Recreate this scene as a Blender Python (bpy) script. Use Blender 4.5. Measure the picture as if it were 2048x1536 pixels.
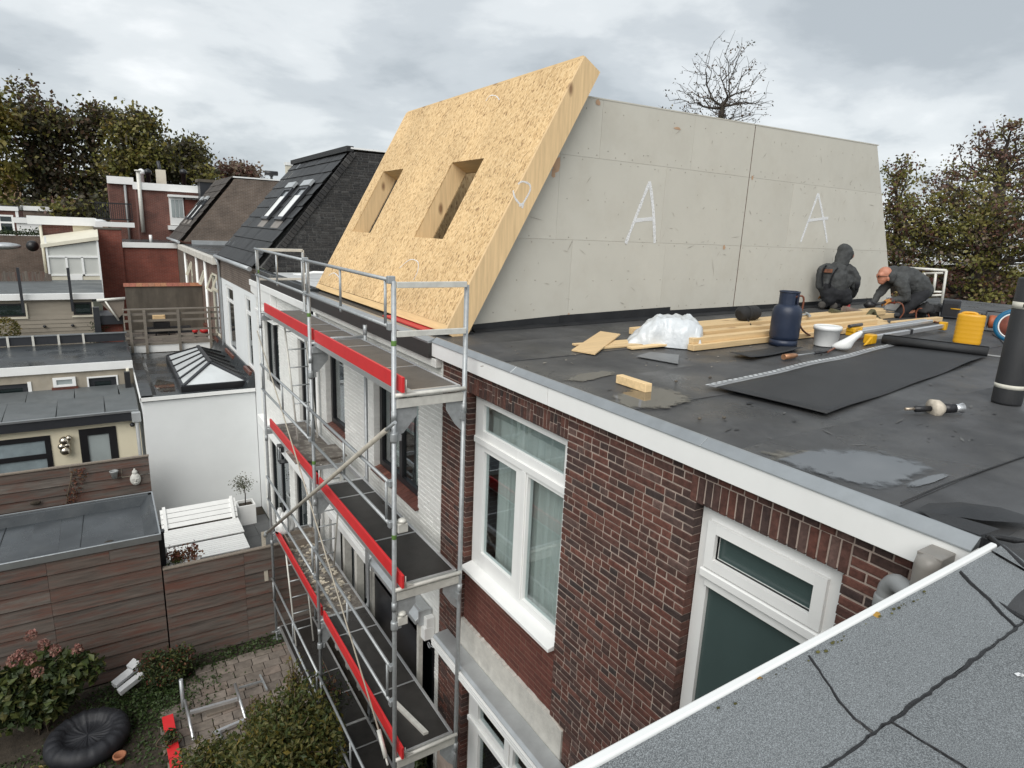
import bpy, bmesh, math, random
import numpy as np
from mathutils import Vector, Matrix, Euler
random.seed(11)
rng = np.random.default_rng(5)
for o in list(bpy.data.objects): bpy.data.objects.remove(o)
SC = bpy.context.scene
COL = SC.collection
rad = math.radians
# ------------------------------------------------------------------ camera
CAMH = 8.0
FPX = 1268.5
RC = np.array([[ 0.843607,-0.535323, 0.041905],[-0.092169,-0.221247,-0.970853],[ 0.528991, 0.815156,-0.235986]])
cam_d = bpy.data.cameras.new("camera")
cam_d.sensor_width = 36.0; cam_d.lens = 36.0*FPX/2048; cam_d.clip_start = .05; cam_d.clip_end = 2000
cam = bpy.data.objects.new("camera", cam_d); COL.objects.link(cam)
M = Matrix.Identity(4)
for i in range(3):
    M[i][0] = RC[0, i]; M[i][1] = -RC[1, i]; M[i][2] = -RC[2, i]
M[2][3] = CAMH
cam.matrix_world = M
SC.camera = cam
# ------------------------------------------------------------------ world: pale overcast sky with banks of cloud
SUN_DIR = Vector((-0.62, -0.50, 0.72)).normalized()
W = bpy.data.worlds.new("World"); SC.world = W; W.use_nodes = True
nt = W.node_tree; nt.nodes.clear()
def wn(t, **k):
    n = nt.nodes.new(t)
    for a, b in k.items(): setattr(n, a, b)
    return n
wo = wn('ShaderNodeOutputWorld'); bg = wn('ShaderNodeBackground'); bg.inputs[1].default_value = 1.0
sky = wn('ShaderNodeTexSky'); sky.sky_type = 'NISHITA'; sky.sun_disc = False
sky.sun_elevation = math.asin(SUN_DIR.z); sky.sun_rotation = math.atan2(SUN_DIR.x, SUN_DIR.y)
skym = wn('ShaderNodeVectorMath', operation='SCALE'); skym.inputs[3].default_value = 0.07
nt.links.new(sky.outputs[0], skym.inputs[0])
tc = wn('ShaderNodeTexCoord'); sx = wn('ShaderNodeSeparateXYZ'); nt.links.new(tc.outputs['Generated'], sx.inputs[0])
def mth(op, a, b=None, c=None):
    n = wn('ShaderNodeMath', operation=op)
    for i, v in enumerate((a, b, c)):
        if v is None: continue
        if isinstance(v, (int, float)): n.inputs[i].default_value = v
        else: nt.links.new(v, n.inputs[i])
    return n.outputs[0]
zz = mth('MAXIMUM', sx.outputs[2], 0.0)
den = mth('ADD', zz, 0.30)
px_ = mth('DIVIDE', sx.outputs[0], den); py_ = mth('DIVIDE', sx.outputs[1], den)
cx = wn('ShaderNodeCombineXYZ'); nt.links.new(px_, cx.inputs[0]); nt.links.new(py_, cx.inputs[1]); nt.links.new(mth('MULTIPLY', sx.outputs[2], 3.0), cx.inputs[2])
mp = wn('ShaderNodeMapping'); mp.inputs['Rotation'].default_value = (0, 0, rad(35)); mp.inputs['Scale'].default_value = (1.5, 1.6, 1.3); mp.inputs['Location'].default_value = (3.4, 1.7, 0)
nt.links.new(cx.outputs[0], mp.inputs[0])
n1 = wn('ShaderNodeTexNoise'); n1.inputs['Scale'].default_value = 1.35; n1.inputs['Detail'].default_value = 9; n1.inputs['Roughness'].default_value = .54; n1.inputs['Distortion'].default_value = .12
nt.links.new(mp.outputs[0], n1.inputs['Vector'])
n2 = wn('ShaderNodeTexNoise'); n2.inputs['Scale'].default_value = .33; n2.inputs['Detail'].default_value = 3
nt.links.new(mp.outputs[0], n2.inputs['Vector'])
mixn = mth('ADD', mth('MULTIPLY', n1.outputs[0], .62), mth('MULTIPLY', n2.outputs[0], .38))
cr = wn('ShaderNodeValToRGB'); cr.color_ramp.interpolation = 'EASE'
els = cr.color_ramp.elements
els[0].position = .38; els[0].color = (.285, .312, .333, 1)
els[1].position = .67; els[1].color = (.59, .604, .610, 1)
e = els.new(.475); e.color = (.365, .392, .411, 1)
e = els.new(.555); e.color = (.462, .486, .498, 1)
nt.links.new(mixn, cr.inputs[0])
mx = wn('ShaderNodeMix', data_type='RGBA'); mx.inputs[0].default_value = .93
nt.links.new(skym.outputs[0], mx.inputs[6]); nt.links.new(cr.outputs[0], mx.inputs[7])
nt.links.new(mx.outputs[2], bg.inputs[0]); nt.links.new(bg.outputs[0], wo.inputs[0])
# ------------------------------------------------------------------ sun behind the cloud
sd = bpy.data.lights.new("sun", 'SUN'); sd.energy = 1.5; sd.angle = rad(50); sd.color = (1.0, .965, .91)
sun = bpy.data.objects.new("sun", sd); COL.objects.link(sun)
sun.rotation_euler = (-SUN_DIR).to_track_quat('-Z', 'Y').to_euler()
sun.location = (0, 0, 40)
SC.view_settings.view_transform = 'Standard'; SC.view_settings.look = 'None'
SC.view_settings.exposure = 0.84; SC.view_settings.gamma = 1.0; SC.view_settings.use_curve_mapping = False
SC.render.engine = 'CYCLES'; SC.cycles.max_bounces = 6; SC.cycles.diffuse_bounces = 3; SC.cycles.transparent_max_bounces = 12
# ------------------------------------------------------------------ measuring: a sight line met with a known plane of the place
def D(px, py):
    v = RC.T @ np.array([(px-1024)/FPX, (py-768)/FPX, 1.0])
    return Vector(v.tolist())
CP = Vector((0, 0, CAMH))
def P(px, py, x=None, y=None, z=None):
    d = D(px, py)
    t = x/d.x if x is not None else (y/d.y if y is not None else (z-CAMH)/d.z)
    return CP + d*t
def PP(px, py, p0, n):
    d = D(px, py); return CP + d*((Vector(p0)-CP).dot(n)/d.dot(n))
def proj(p):
    c = RC @ (np.array(p) - np.array([0, 0, CAMH])); return FPX*c[0]/c[2]+1024, FPX*c[1]/c[2]+768, c[2]
SLOPE = .0155
def roofz(x): return 6.70 + SLOPE*(max(x, 3.3)-3.3)
RN = Vector((-SLOPE, 0, 1)).normalized()
def RP(px, py, dz=0): return PP(px, py, (3.3, 0, 6.70+dz), RN)
# ------------------------------------------------------------------ mesh helpers
class MB:
    def __init__(s): s.v = []; s.f = []; s.m = []; s.sm = []
    def add(s, vs, fs, mi=0, smooth=False):
        b = len(s.v); s.v += [tuple(p) for p in vs]
        for q in fs: s.f.append(tuple(b+i for i in q)); s.m.append(mi); s.sm.append(smooth)
        return s
    def box(s, x0, x1, y0, y1, z0, z1, mi=0):
        return s.add([(x0,y0,z0),(x1,y0,z0),(x1,y1,z0),(x0,y1,z0),(x0,y0,z1),(x1,y0,z1),(x1,y1,z1),(x0,y1,z1)],
                     [(0,3,2,1),(4,5,6,7),(0,1,5,4),(1,2,6,5),(2,3,7,6),(3,0,4,7)], mi)
    def obox(s, c, ax, ay, az, mi=0):       # centre and three half axes
        c = Vector(c); ax, ay, az = Vector(ax), Vector(ay), Vector(az)
        if ax.cross(ay).dot(az) < 0: ax = -ax
        V = [c+ax*i+ay*j+az*k for k in (-1,1) for j, i in ((-1,-1),(-1,1),(1,1),(1,-1))]
        return s.add(V, [(0,3,2,1),(4,5,6,7),(0,1,5,4),(1,2,6,5),(2,3,7,6),(3,0,4,7)], mi)
    def bar(s, a, b, w, h, up=(0,0,1), mi=0):
        a, b = Vector(a), Vector(b); d = (b-a); u = Vector(up); sdx = d.cross(u)
        if sdx.length < 1e-6: sdx = d.cross(Vector((1,0,0)))
        sdx.normalize(); u2 = sdx.cross(d).normalized()
        return s.obox((a+b)/2, d/2, sdx*w/2, u2*h/2, mi)
    def tube(s, pts, r, n=8, mi=0, cap=True, smooth=True):
        pts = [Vector(p) for p in pts]; rs = r if isinstance(r, (list, tuple)) else [r]*len(pts)
        b = len(s.v); up = None
        for i, p in enumerate(pts):
            d = (pts[min(i+1, len(pts)-1)]-pts[max(i-1, 0)]).normalized()
            if up is None: up = Vector((0,0,1)) if abs(d.z) < .9 else Vector((1,0,0))
            a = d.cross(up)
            if a.length < 1e-5: a = d.cross(Vector((0,1,0)))
            a.normalize(); c = a.cross(d).normalized(); up = c
            for k in range(n):
                t = 2*math.pi*k/n; s.v.append(tuple(p+(a*math.cos(t)+c*math.sin(t))*rs[i]))
        for i in range(len(pts)-1):
            for k in range(n):
                k2 = (k+1) % n
                s.f.append((b+i*n+k, b+(i+1)*n+k, b+(i+1)*n+k2, b+i*n+k2)); s.m.append(mi); s.sm.append(smooth)
        if cap:
            s.f.append(tuple(b+k for k in range(n))); s.m.append(mi); s.sm.append(False)
            l = b+(len(pts)-1)*n; s.f.append(tuple(l+k for k in reversed(range(n)))); s.m.append(mi); s.sm.append(False)
        return s
    def lathe(s, prof, c=(0,0,0), n=20, mi=0, smooth=True, M=None, sq=1.0, ring=False):
        b = len(s.v); c = Vector(c)
        if ring: prof = list(prof)+[prof[0]]
        for r, z in prof:
            for k in range(n):
                t = 2*math.pi*k/n; p = Vector((r*math.cos(t), r*math.sin(t)*sq, z))
                if M: p = M @ p
                s.v.append(tuple(c+p))
        for i in range(len(prof)-1):
            for k in range(n):
                k2 = (k+1) % n
                s.f.append((b+i*n+k, b+i*n+k2, b+(i+1)*n+k2, b+(i+1)*n+k)); s.m.append(mi); s.sm.append(smooth)
        if prof[0][0] > 1e-4 and not ring: s.f.append(tuple(b+k for k in reversed(range(n)))); s.m.append(mi); s.sm.append(False)
        if prof[-1][0] > 1e-4 and not ring: s.f.append(tuple(b+(len(prof)-1)*n+k for k in range(n))); s.m.append(mi); s.sm.append(False)
        return s
    def prism(s, poly, off, mi=0):          # planar polygon (3-D points) pushed along off
        p = [Vector(q) for q in poly]; n = len(p); off = Vector(off)
        nn = (p[1]-p[0]).cross(p[2]-p[1])
        if nn.dot(off) > 0: p = p[::-1]
        b = [q+off for q in p]
        return s.add(p+b, [tuple(range(n)), tuple(reversed(range(n, 2*n)))]+[(i, i+n, (i+1) % n+n, (i+1) % n) for i in range(n)], mi)
    def quad(s, a, b, c, d, mi=0): return s.add([a,b,c,d], [(0,1,2,3)], mi)
    def ball(s, c, r, n=10, m=7, mi=0, sc=(1,1,1), M=None):
        prof = [(max(1e-5, math.sin(math.pi*i/m)*r), -math.cos(math.pi*i/m)*r) for i in range(m+1)]
        S = Matrix.Diagonal(Vector(sc)); MM = (M @ S) if M else S
        return s.lathe(prof, c, n, mi, True, MM)
    def grid_holes(s, fn, u0, u1, v0, v1, holes, d0, d1, mi=0):   # slab with rectangular holes; fn(u,v,d)->point
        us = sorted({u0, u1, *[min(max(h[0], u0), u1) for h in holes], *[min(max(h[1], u0), u1) for h in holes]})
        vs = sorted({v0, v1, *[min(max(h[2], v0), v1) for h in holes], *[min(max(h[3], v0), v1) for h in holes]})
        for a, b in zip(us, us[1:]):
            if b-a < 1e-6: continue
            for c, d in zip(vs, vs[1:]):
                if d-c < 1e-6: continue
                um, vm = (a+b)/2, (c+d)/2
                if any(h[0] < um < h[1] and h[2] < vm < h[3] for h in holes): continue
                q = [fn(uu, vv, dd) for dd in (d0, d1) for uu, vv in ((a,c),(b,c),(b,d),(a,d))]
                ctr = sum((Vector(p) for p in q), Vector())/8
                for face in [(0,3,2,1),(4,5,6,7),(0,1,5,4),(1,2,6,5),(2,3,7,6),(3,0,4,7)]:
                    pts = [Vector(q[i]) for i in face]
                    nrm = (pts[1]-pts[0]).cross(pts[2]-pts[0])
                    if nrm.dot(pts[0]-ctr) < 0: pts = pts[::-1]
                    s.add(pts, [(0,1,2,3)], mi)
        return s
def mesh_from(name, mb, mats, off=None):
    me = bpy.data.meshes.new(name)
    v = mb.v if off is None else [(p[0]-off[0], p[1]-off[1], p[2]-off[2]) for p in mb.v]
    me.from_pydata(v, [], mb.f)
    for m in (mats if isinstance(mats, (list, tuple)) else [mats]): me.materials.append(m)
    if mb.f:
        me.polygons.foreach_set('material_index', mb.m); me.polygons.foreach_set('use_smooth', mb.sm)
    me.update(); return me
def wloc(o):
    v = Vector((0,0,0))
    while o is not None: v += o.location; o = o.parent
    return v
def obj(name, mb, mat, parent=None, bevel=0, label=None, kind=None, seg=1):
    """one mesh object from world-space geometry; top-level ones get their origin at the middle of their base"""
    if parent is not None: off = wloc(parent)
    else:
        a = np.array(mb.v); off = ((a[:,0].min()+a[:,0].max())/2, (a[:,1].min()+a[:,1].max())/2, a[:,2].min())
    o = bpy.data.objects.new(name, mesh_from(name, mb, mat, off)); COL.objects.link(o)
    if parent is not None: o.parent = parent
    else: o.location = off
    if bevel:
        b = o.modifiers.new('bevel', 'BEVEL'); b.width = bevel; b.segments = seg; b.limit_method = 'ANGLE'; b.angle_limit = rad(40)
    if label: o['label'] = label
    if kind: o['kind'] = kind
    return o
def thing(name, label, cat, loc=(0,0,0), group=None, rz=0):
    o = bpy.data.objects.new(name, None); COL.objects.link(o); o.location = loc; o.rotation_euler = (0,0,rz)
    o.empty_display_size = .1
    o['label'] = label; o['category'] = cat
    if group: o['group'] = group
    return o
def tag(o, label, cat, group=None):
    o['label'] = label; o['category'] = cat
    if group: o['group'] = group
    return o
def inst(name, me, parent, loc, rot=None, scale=None):
    o = bpy.data.objects.new(name, me); COL.objects.link(o); o.parent = parent
    o.location = Vector(loc) - wloc(parent)
    if rot is not None: o.rotation_euler = rot
    if scale is not None: o.scale = scale
    return o
def dup_tree(src, loc=None, rz=None):
    def cp(o, par):
        c = o.copy(); COL.objects.link(c); c.parent = par
        for ch in o.children: cp(ch, c)
        return c
    c = cp(src, None)
    if loc is not None: c.location = loc
    if rz is not None: c.rotation_euler = (0,0,rz)
    return c
# ------------------------------------------------------------------ materials
MATS = {}
def mk(name, col, var=.14, sc=3.0, rough=.6, met=0, bump=0, bsc=40, rnd=.08, col2=None, stretch=(1,1,1), dirt=0, dcol=(.05,.045,.04), dsc=1.2, rvar=0, spec=.5, det=6):
    m = bpy.data.materials.new(name); m.use_nodes = True; t = m.node_tree; N = t.nodes; L = t.links
    b = N['Principled BSDF']; b.inputs['Roughness'].default_value = rough; b.inputs['Metallic'].default_value = met
    b.inputs['Specular IOR Level'].default_value = spec
    tcn = N.new('ShaderNodeTexCoord'); oi = N.new('ShaderNodeObjectInfo')
    va = N.new('ShaderNodeVectorMath'); va.operation = 'MULTIPLY_ADD'
    cmb = N.new('ShaderNodeCombineXYZ')
    for i in range(3): L.new(oi.outputs['Random'], cmb.inputs[i])
    va.inputs[1].default_value = (37, 53, 71); L.new(cmb.outputs[0], va.inputs[0]); L.new(tcn.outputs['Object'], va.inputs[2])
    mpn = N.new('ShaderNodeMapping'); mpn.inputs['Scale'].default_value = stretch; L.new(va.outputs[0], mpn.inputs[0])
    vec = mpn.outputs[0]
    nz = N.new('ShaderNodeTexNoise'); nz.inputs['Scale'].default_value = sc; nz.inputs['Detail'].default_value = det; nz.inputs['Roughness'].default_value = .6
    L.new(vec, nz.inputs['Vector'])
    mr = N.new('ShaderNodeMapRange'); mr.inputs[1].default_value = .3; mr.inputs[2].default_value = .7; L.new(nz.outputs[0], mr.inputs[0])
    mix = N.new('ShaderNodeMix'); mix.data_type = 'RGBA'; L.new(mr.outputs[0], mix.inputs[0])
    c1 = [c*(1-var) for c in col]; c2 = list(col2) if col2 else [min(1, c*(1+var)) for c in col]
    mix.inputs[6].default_value = (*c1, 1); mix.inputs[7].default_value = (*c2, 1)
    out = mix.outputs[2]
    geo = N.new('ShaderNodeNewGeometry')
    ad = N.new('ShaderNodeMath'); ad.operation = 'ADD'; L.new(oi.outputs['Random'], ad.inputs[0]); L.new(geo.outputs['Random Per Island'], ad.inputs[1])
    fr = N.new('ShaderNodeMath'); fr.operation = 'FRACT'; L.new(ad.outputs[0], fr.inputs[0])
    if rnd:
        m2 = N.new('ShaderNodeMapRange'); m2.inputs[3].default_value = 1-rnd; m2.inputs[4].default_value = 1+rnd; L.new(fr.outputs[0], m2.inputs[0])
        vs = N.new('ShaderNodeVectorMath'); vs.operation = 'SCALE'; L.new(out, vs.inputs[0]); L.new(m2.outputs[0], vs.inputs[3]); out = vs.outputs[0]
    if dirt:
        dn = N.new('ShaderNodeTexNoise'); dn.inputs['Scale'].default_value = dsc; dn.inputs['Detail'].default_value = 8; dn.inputs['Roughness'].default_value = .68
        L.new(va.outputs[0], dn.inputs['Vector'])
        dr = N.new('ShaderNodeMapRange'); dr.inputs[1].default_value = .48; dr.inputs[2].default_value = .75; dr.inputs[4].default_value = dirt; L.new(dn.outputs[0], dr.inputs[0])
        dm = N.new('ShaderNodeMix'); dm.data_type = 'RGBA'; L.new(dr.outputs[0], dm.inputs[0]); L.new(out, dm.inputs[6]); dm.inputs[7].default_value = (*dcol, 1); out = dm.outputs[2]
    L.new(out, b.inputs['Base Color'])
    if rvar:
        rr = N.new('ShaderNodeMapRange'); rr.inputs[1].default_value = .35; rr.inputs[2].default_value = .65
        rr.inputs[3].default_value = max(.03, rough-rvar); rr.inputs[4].default_value = min(1, rough+rvar)
        rn_ = N.new('ShaderNodeTexNoise'); rn_.inputs['Scale'].default_value = 1.1; rn_.inputs['Detail'].default_value = 4; L.new(va.outputs[0], rn_.inputs['Vector'])
        L.new(rn_.outputs[0], rr.inputs[0]); L.new(rr.outputs[0], b.inputs['Roughness'])
    if bump:
        bn = N.new('ShaderNodeTexNoise'); bn.inputs['Scale'].default_value = bsc; bn.inputs['Detail'].default_value = 5; L.new(vec, bn.inputs['Vector'])
        bp = N.new('ShaderNodeBump'); bp.inputs['Strength'].default_value = bump; bp.inputs['Distance'].default_value = .01
        L.new(bn.outputs[0], bp.inputs['Height']); L.new(bp.outputs[0], b.inputs['Normal'])
    m['frac'] = 1
    MATS[name] = m
    m_nodes[name] = (t, b, out, va.outputs[0], fr.outputs[0])
    return m
m_nodes = {}
def ramp_mat(name, cols, rough=.8, bump=.3, bsc=60, nsc=25, nvar=.35, pos=None):
    """colour picked per piece from a ramp, with fine mottling"""
    m = mk(name, (.5,.5,.5), var=nvar, sc=nsc, rough=rough, bump=bump, bsc=bsc, rnd=0)
    t, b, out, vec, fr = m_nodes[name]; N = t.nodes; L = t.links
    r = N.new('ShaderNodeValToRGB'); e = r.color_ramp.elements; r.color_ramp.interpolation = 'LINEAR'
    n = len(cols)
    e[0].color = (*cols[0], 1); e[1].color = (*cols[-1], 1); e[0].position = 0; e[1].position = 1
    for i in range(1, n-1):
        q = e.new(pos[i] if pos else i/(n-1)); q.color = (*cols[i], 1)
    L.new(fr, r.inputs[0])
    vm = N.new('ShaderNodeVectorMath'); vm.operation = 'MULTIPLY'; L.new(r.outputs[0], vm.inputs[0])
    sc2 = N.new('ShaderNodeVectorMath'); sc2.operation = 'SCALE'; sc2.inputs[3].default_value = 2.0; L.new(out, sc2.inputs[0]); L.new(sc2.outputs[0], vm.inputs[1])
    L.new(vm.outputs[0], b.inputs['Base Color'])
    return m
def glass_mat(name, tint=(.75,.8,.8), rough=.02, opacity=.0, ocol=(.02,.03,.03)):
    m = bpy.data.materials.new(name); m.use_nodes = True; t = m.node_tree; N = t.nodes; L = t.links; N.clear()
    o = N.new('ShaderNodeOutputMaterial'); g = N.new('ShaderNodeBsdfGlossy'); g.inputs['Roughness'].default_value = rough; g.inputs['Color'].default_value = (.95,.97,1,1)
    tr = N.new('ShaderNodeBsdfTransparent'); tr.inputs[0].default_value = (*tint, 1)
    df = N.new('ShaderNodeBsdfDiffuse'); df.inputs[0].default_value = (*ocol, 1)
    m0 = N.new('ShaderNodeMixShader'); m0.inputs[0].default_value = opacity; L.new(tr.outputs[0], m0.inputs[1]); L.new(df.outputs[0], m0.inputs[2])
    lw = N.new('ShaderNodeLayerWeight'); lw.inputs[0].default_value = .5; pw = N.new('ShaderNodeMath'); pw.operation = 'POWER'; pw.inputs[1].default_value = 4.0; L.new(lw.outputs['Facing'], pw.inputs[0])
    fz = N.new('ShaderNodeMapRange'); fz.inputs[3].default_value = .06; fz.inputs[4].default_value = 1.0; L.new(pw.outputs[0], fz.inputs[0])
    mx_ = N.new('ShaderNodeMixShader'); L.new(fz.outputs[0], mx_.inputs[0]); L.new(m0.outputs[0], mx_.inputs[1]); L.new(g.outputs[0], mx_.inputs[2])
    L.new(mx_.outputs[0], o.inputs[0]); return m
def brick_tex(name, c1, c2, mortar, rough=.85, sc=1.0, flip='x'):
    """far brickwork: too small to build brick by brick"""
    m = bpy.data.materials.new(name); m.use_nodes = True; t = m.node_tree; N = t.nodes; L = t.links; b = N['Principled BSDF']; b.inputs['Roughness'].default_value = rough
    tcn = N.new('ShaderNodeTexCoord'); sp = N.new('ShaderNodeSeparateXYZ'); L.new(tcn.outputs['Object'], sp.inputs[0])
    cb = N.new('ShaderNodeCombineXYZ')
    s_ = N.new('ShaderNodeMath'); s_.operation = 'ADD'; L.new(sp.outputs[0], s_.inputs[0]); L.new(sp.outputs[1], s_.inputs[1])
    L.new(s_.outputs[0], cb.inputs[0]); L.new(sp.outputs[2], cb.inputs[1])
    bt = N.new('ShaderNodeTexBrick'); L.new(cb.outputs[0], bt.inputs[0])
    bt.inputs['Color1'].default_value = (*c1,1); bt.inputs['Color2'].default_value = (*c2,1); bt.inputs['Mortar'].default_value = (*mortar,1)
    bt.inputs['Scale'].default_value = sc; bt.inputs['Mortar Size'].default_value = .006; bt.inputs['Brick Width'].default_value = .21; bt.inputs['Row Height'].default_value = .0625
    nz = N.new('ShaderNodeTexNoise'); nz.inputs['Scale'].default_value = 1.3; nz.inputs['Detail'].default_value = 8; nz.inputs['Roughness'].default_value = .65; L.new(tcn.outputs['Object'], nz.inputs['Vector'])
    mr = N.new('ShaderNodeMapRange'); mr.inputs[1].default_value = .3; mr.inputs[2].default_value = .72; mr.inputs[3].default_value = .6; mr.inputs[4].default_value = 1.25; L.new(nz.outputs[0], mr.inputs[0])
    vs = N.new('ShaderNodeVectorMath'); vs.operation = 'SCALE'; L.new(bt.outputs[0], vs.inputs[0]); L.new(mr.outputs[0], vs.inputs[3])
    L.new(vs.outputs[0], b.inputs['Base Color'])
    bp = N.new('ShaderNodeBump'); bp.inputs['Strength'].default_value = .5; bp.inputs['Distance'].default_value = .01; bp.invert = True; L.new(bt.outputs['Fac'], bp.inputs['Height']); L.new(bp.outputs[0], b.inputs['Normal'])
    return m
def speckle_mat(name, base, light, sc=320, thr=.5, rough=.85, var=.25, seam=0):
    """mineral felt: pale and dark granules"""
    m = mk(name, base, var=var, sc=1.2, rough=rough, rnd=.05, bump=.25, bsc=sc*.8)
    t, b, out, vec, fr = m_nodes[name]; N = t.nodes; L = t.links
    v = N.new('ShaderNodeTexNoise'); v.inputs['Scale'].default_value = sc; v.inputs['Detail'].default_value = 2; v.inputs['Roughness'].default_value = .8; L.new(vec, v.inputs['Vector'])
    mr = N.new('ShaderNodeMapRange'); mr.inputs[1].default_value = thr-.1; mr.inputs[2].default_value = thr+.14; L.new(v.outputs[0], mr.inputs[0])
    mx_ = N.new('ShaderNodeMix'); mx_.data_type = 'RGBA'; L.new(mr.outputs[0], mx_.inputs[0]); L.new(out, mx_.inputs[6]); mx_.inputs[7].default_value = (*light, 1)
    L.new(mx_.outputs[2], b.inputs['Base Color']); return m
def osb_mat(name, tone=1.0):
    m = bpy.data.materials.new(name); m.use_nodes = True; t = m.node_tree; N = t.nodes; L = t.links; b = N['Principled BSDF']; b.inputs['Roughness'].default_value = .7
    tcn = N.new('ShaderNodeTexCoord'); oi = N.new('ShaderNodeObjectInfo'); va = N.new('ShaderNodeVectorMath'); va.operation = 'MULTIPLY_ADD'
    cmb = N.new('ShaderNodeCombineXYZ')
    for i in range(3): L.new(oi.outputs['Random'], cmb.inputs[i])
    va.inputs[1].default_value = (17, 23, 31); L.new(cmb.outputs[0], va.inputs[0]); L.new(tcn.outputs['Object'], va.inputs[2])
    prev = None
    for i, (rz, sc_) in enumerate(((25, 1.0), (-35, 1.15), (80, .9))):
        mpn = N.new('ShaderNodeMapping'); mpn.inputs['Rotation'].default_value = (rad(rz), rad(-29), 0); mpn.inputs['Scale'].default_value = (46*sc_, 50*sc_, 15*sc_); mpn.inputs['Location'].default_value = (i*7.1, i*3.3, i)
        L.new(va.outputs[0], mpn.inputs[0])
        vo = N.new('ShaderNodeTexVoronoi'); vo.inputs['Scale'].default_value = 1.0; L.new(mpn.outputs[0], vo.inputs['Vector'])
        sp = N.new('ShaderNodeSeparateColor'); L.new(vo.outputs['Color'], sp.inputs[0])
        cr_ = N.new('ShaderNodeValToRGB'); e = cr_.color_ramp.elements
        cs = [(.27,.155,.065),(.56,.37,.175),(.67,.465,.235),(.74,.54,.295)]
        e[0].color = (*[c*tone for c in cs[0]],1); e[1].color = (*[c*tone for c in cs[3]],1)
        q = e.new(.2); q.color = (*[c*tone for c in cs[1]],1); q = e.new(.6); q.color = (*[c*tone for c in cs[2]],1)
        L.new(sp.outputs[0], cr_.inputs[0])
        if prev is None: prev = cr_.outputs[0]
        else:
            mx_ = N.new('ShaderNodeMix'); mx_.data_type = 'RGBA'
            st = N.new('ShaderNodeMath'); st.operation = 'GREATER_THAN'; st.inputs[1].default_value = .52; L.new(sp.outputs[1], st.inputs[0]); L.new(st.outputs[0], mx_.inputs[0])
            L.new(prev, mx_.inputs[6]); L.new(cr_.outputs[0], mx_.inputs[7]); prev = mx_.outputs[2]
    nz = N.new('ShaderNodeTexNoise'); nz.inputs['Scale'].default_value = .9; nz.inputs['Detail'].default_value = 5; L.new(va.outputs[0], nz.inputs['Vector'])
    mr = N.new('ShaderNodeMapRange'); mr.inputs[1].default_value = .3; mr.inputs[2].default_value = .7; mr.inputs[3].default_value = .88; mr.inputs[4].default_value = 1.1; L.new(nz.outputs[0], mr.inputs[0])
    vs = N.new('ShaderNodeVectorMath'); vs.operation = 'SCALE'; L.new(prev, vs.inputs[0]); L.new(mr.outputs[0], vs.inputs[3]); L.new(vs.outputs[0], b.inputs['Base Color'])
    bp = N.new('ShaderNodeBump'); bp.inputs['Strength'].default_value = .25; bp.inputs['Distance'].default_value = .004; L.new(prev, bp.inputs['Height']); L.new(bp.outputs[0], b.inputs['Normal'])
    return m
def wood_mat(name, col, dark, along='y', knots=True, sc=1.0, rough=.65, rnd=.1):
    st = {'x': (.6, 9, 9), 'y': (9, .6, 9), 'z': (9, 9, .6)}[along]
    m = mk(name, col, var=.16, sc=4*sc, rough=rough, stretch=st, bump=.12, bsc=8, rnd=rnd, col2=[min(1, c*1.1) for c in col])
    if knots:
        t, b, out, vec, fr = m_nodes[name]; N = t.nodes; L = t.links
        v = N.new('ShaderNodeTexVoronoi'); v.inputs['Scale'].default_value = 4.2; v.inputs['Randomness'].default_value = 1
        mpn = N.new('ShaderNodeMapping'); s3 = {'x': (.45, 1, 1), 'y': (1, .45, 1), 'z': (1, 1, .45)}[along]; mpn.inputs['Scale'].default_value = s3; L.new(vec, mpn.inputs[0]); L.new(mpn.outputs[0], v.inputs['Vector'])
        spc = N.new('ShaderNodeSeparateColor'); L.new(v.outputs['Color'], spc.inputs[0])
        gt = N.new('ShaderNodeMath'); gt.operation = 'GREATER_THAN'; gt.inputs[1].default_value = .5; L.new(spc.outputs[0], gt.inputs[0])
        mr = N.new('ShaderNodeMapRange'); mr.inputs[1].default_value = .08; mr.inputs[2].default_value = .21; mr.inputs[3].default_value = .8; mr.inputs[4].default_value = 0; L.new(v.outputs['Distance'], mr.inputs[0])
        gm = N.new('ShaderNodeMath'); gm.operation = 'MULTIPLY'; L.new(mr.outputs[0], gm.inputs[0]); L.new(gt.outputs[0], gm.inputs[1])
        mx_ = N.new('ShaderNodeMix'); mx_.data_type = 'RGBA'; L.new(gm.outputs[0], mx_.inputs[0]); L.new(out, mx_.inputs[6]); mx_.inputs[7].default_value = (*dark, 1); L.new(mx_.outputs[2], b.inputs['Base Color'])
    return m
def leaf_mat(name, cols, rough=.55):
    m = ramp_mat(name, cols, rough=rough, bump=0, nsc=8, nvar=.2)
    t, b, *_ = m_nodes[name]; N = t.nodes; L = t.links
    tl = N.new('ShaderNodeBsdfTranslucent'); src = b.inputs['Base Color'].links[0].from_socket; L.new(src, tl.inputs[0])
    mx_ = N.new('ShaderNodeMixShader'); mx_.inputs[0].default_value = .3; o = N['Material Output']
    L.new(b.outputs[0], mx_.inputs[1]); L.new(tl.outputs[0], mx_.inputs[2]); L.new(mx_.outputs[0], o.inputs[0]); return m
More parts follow.
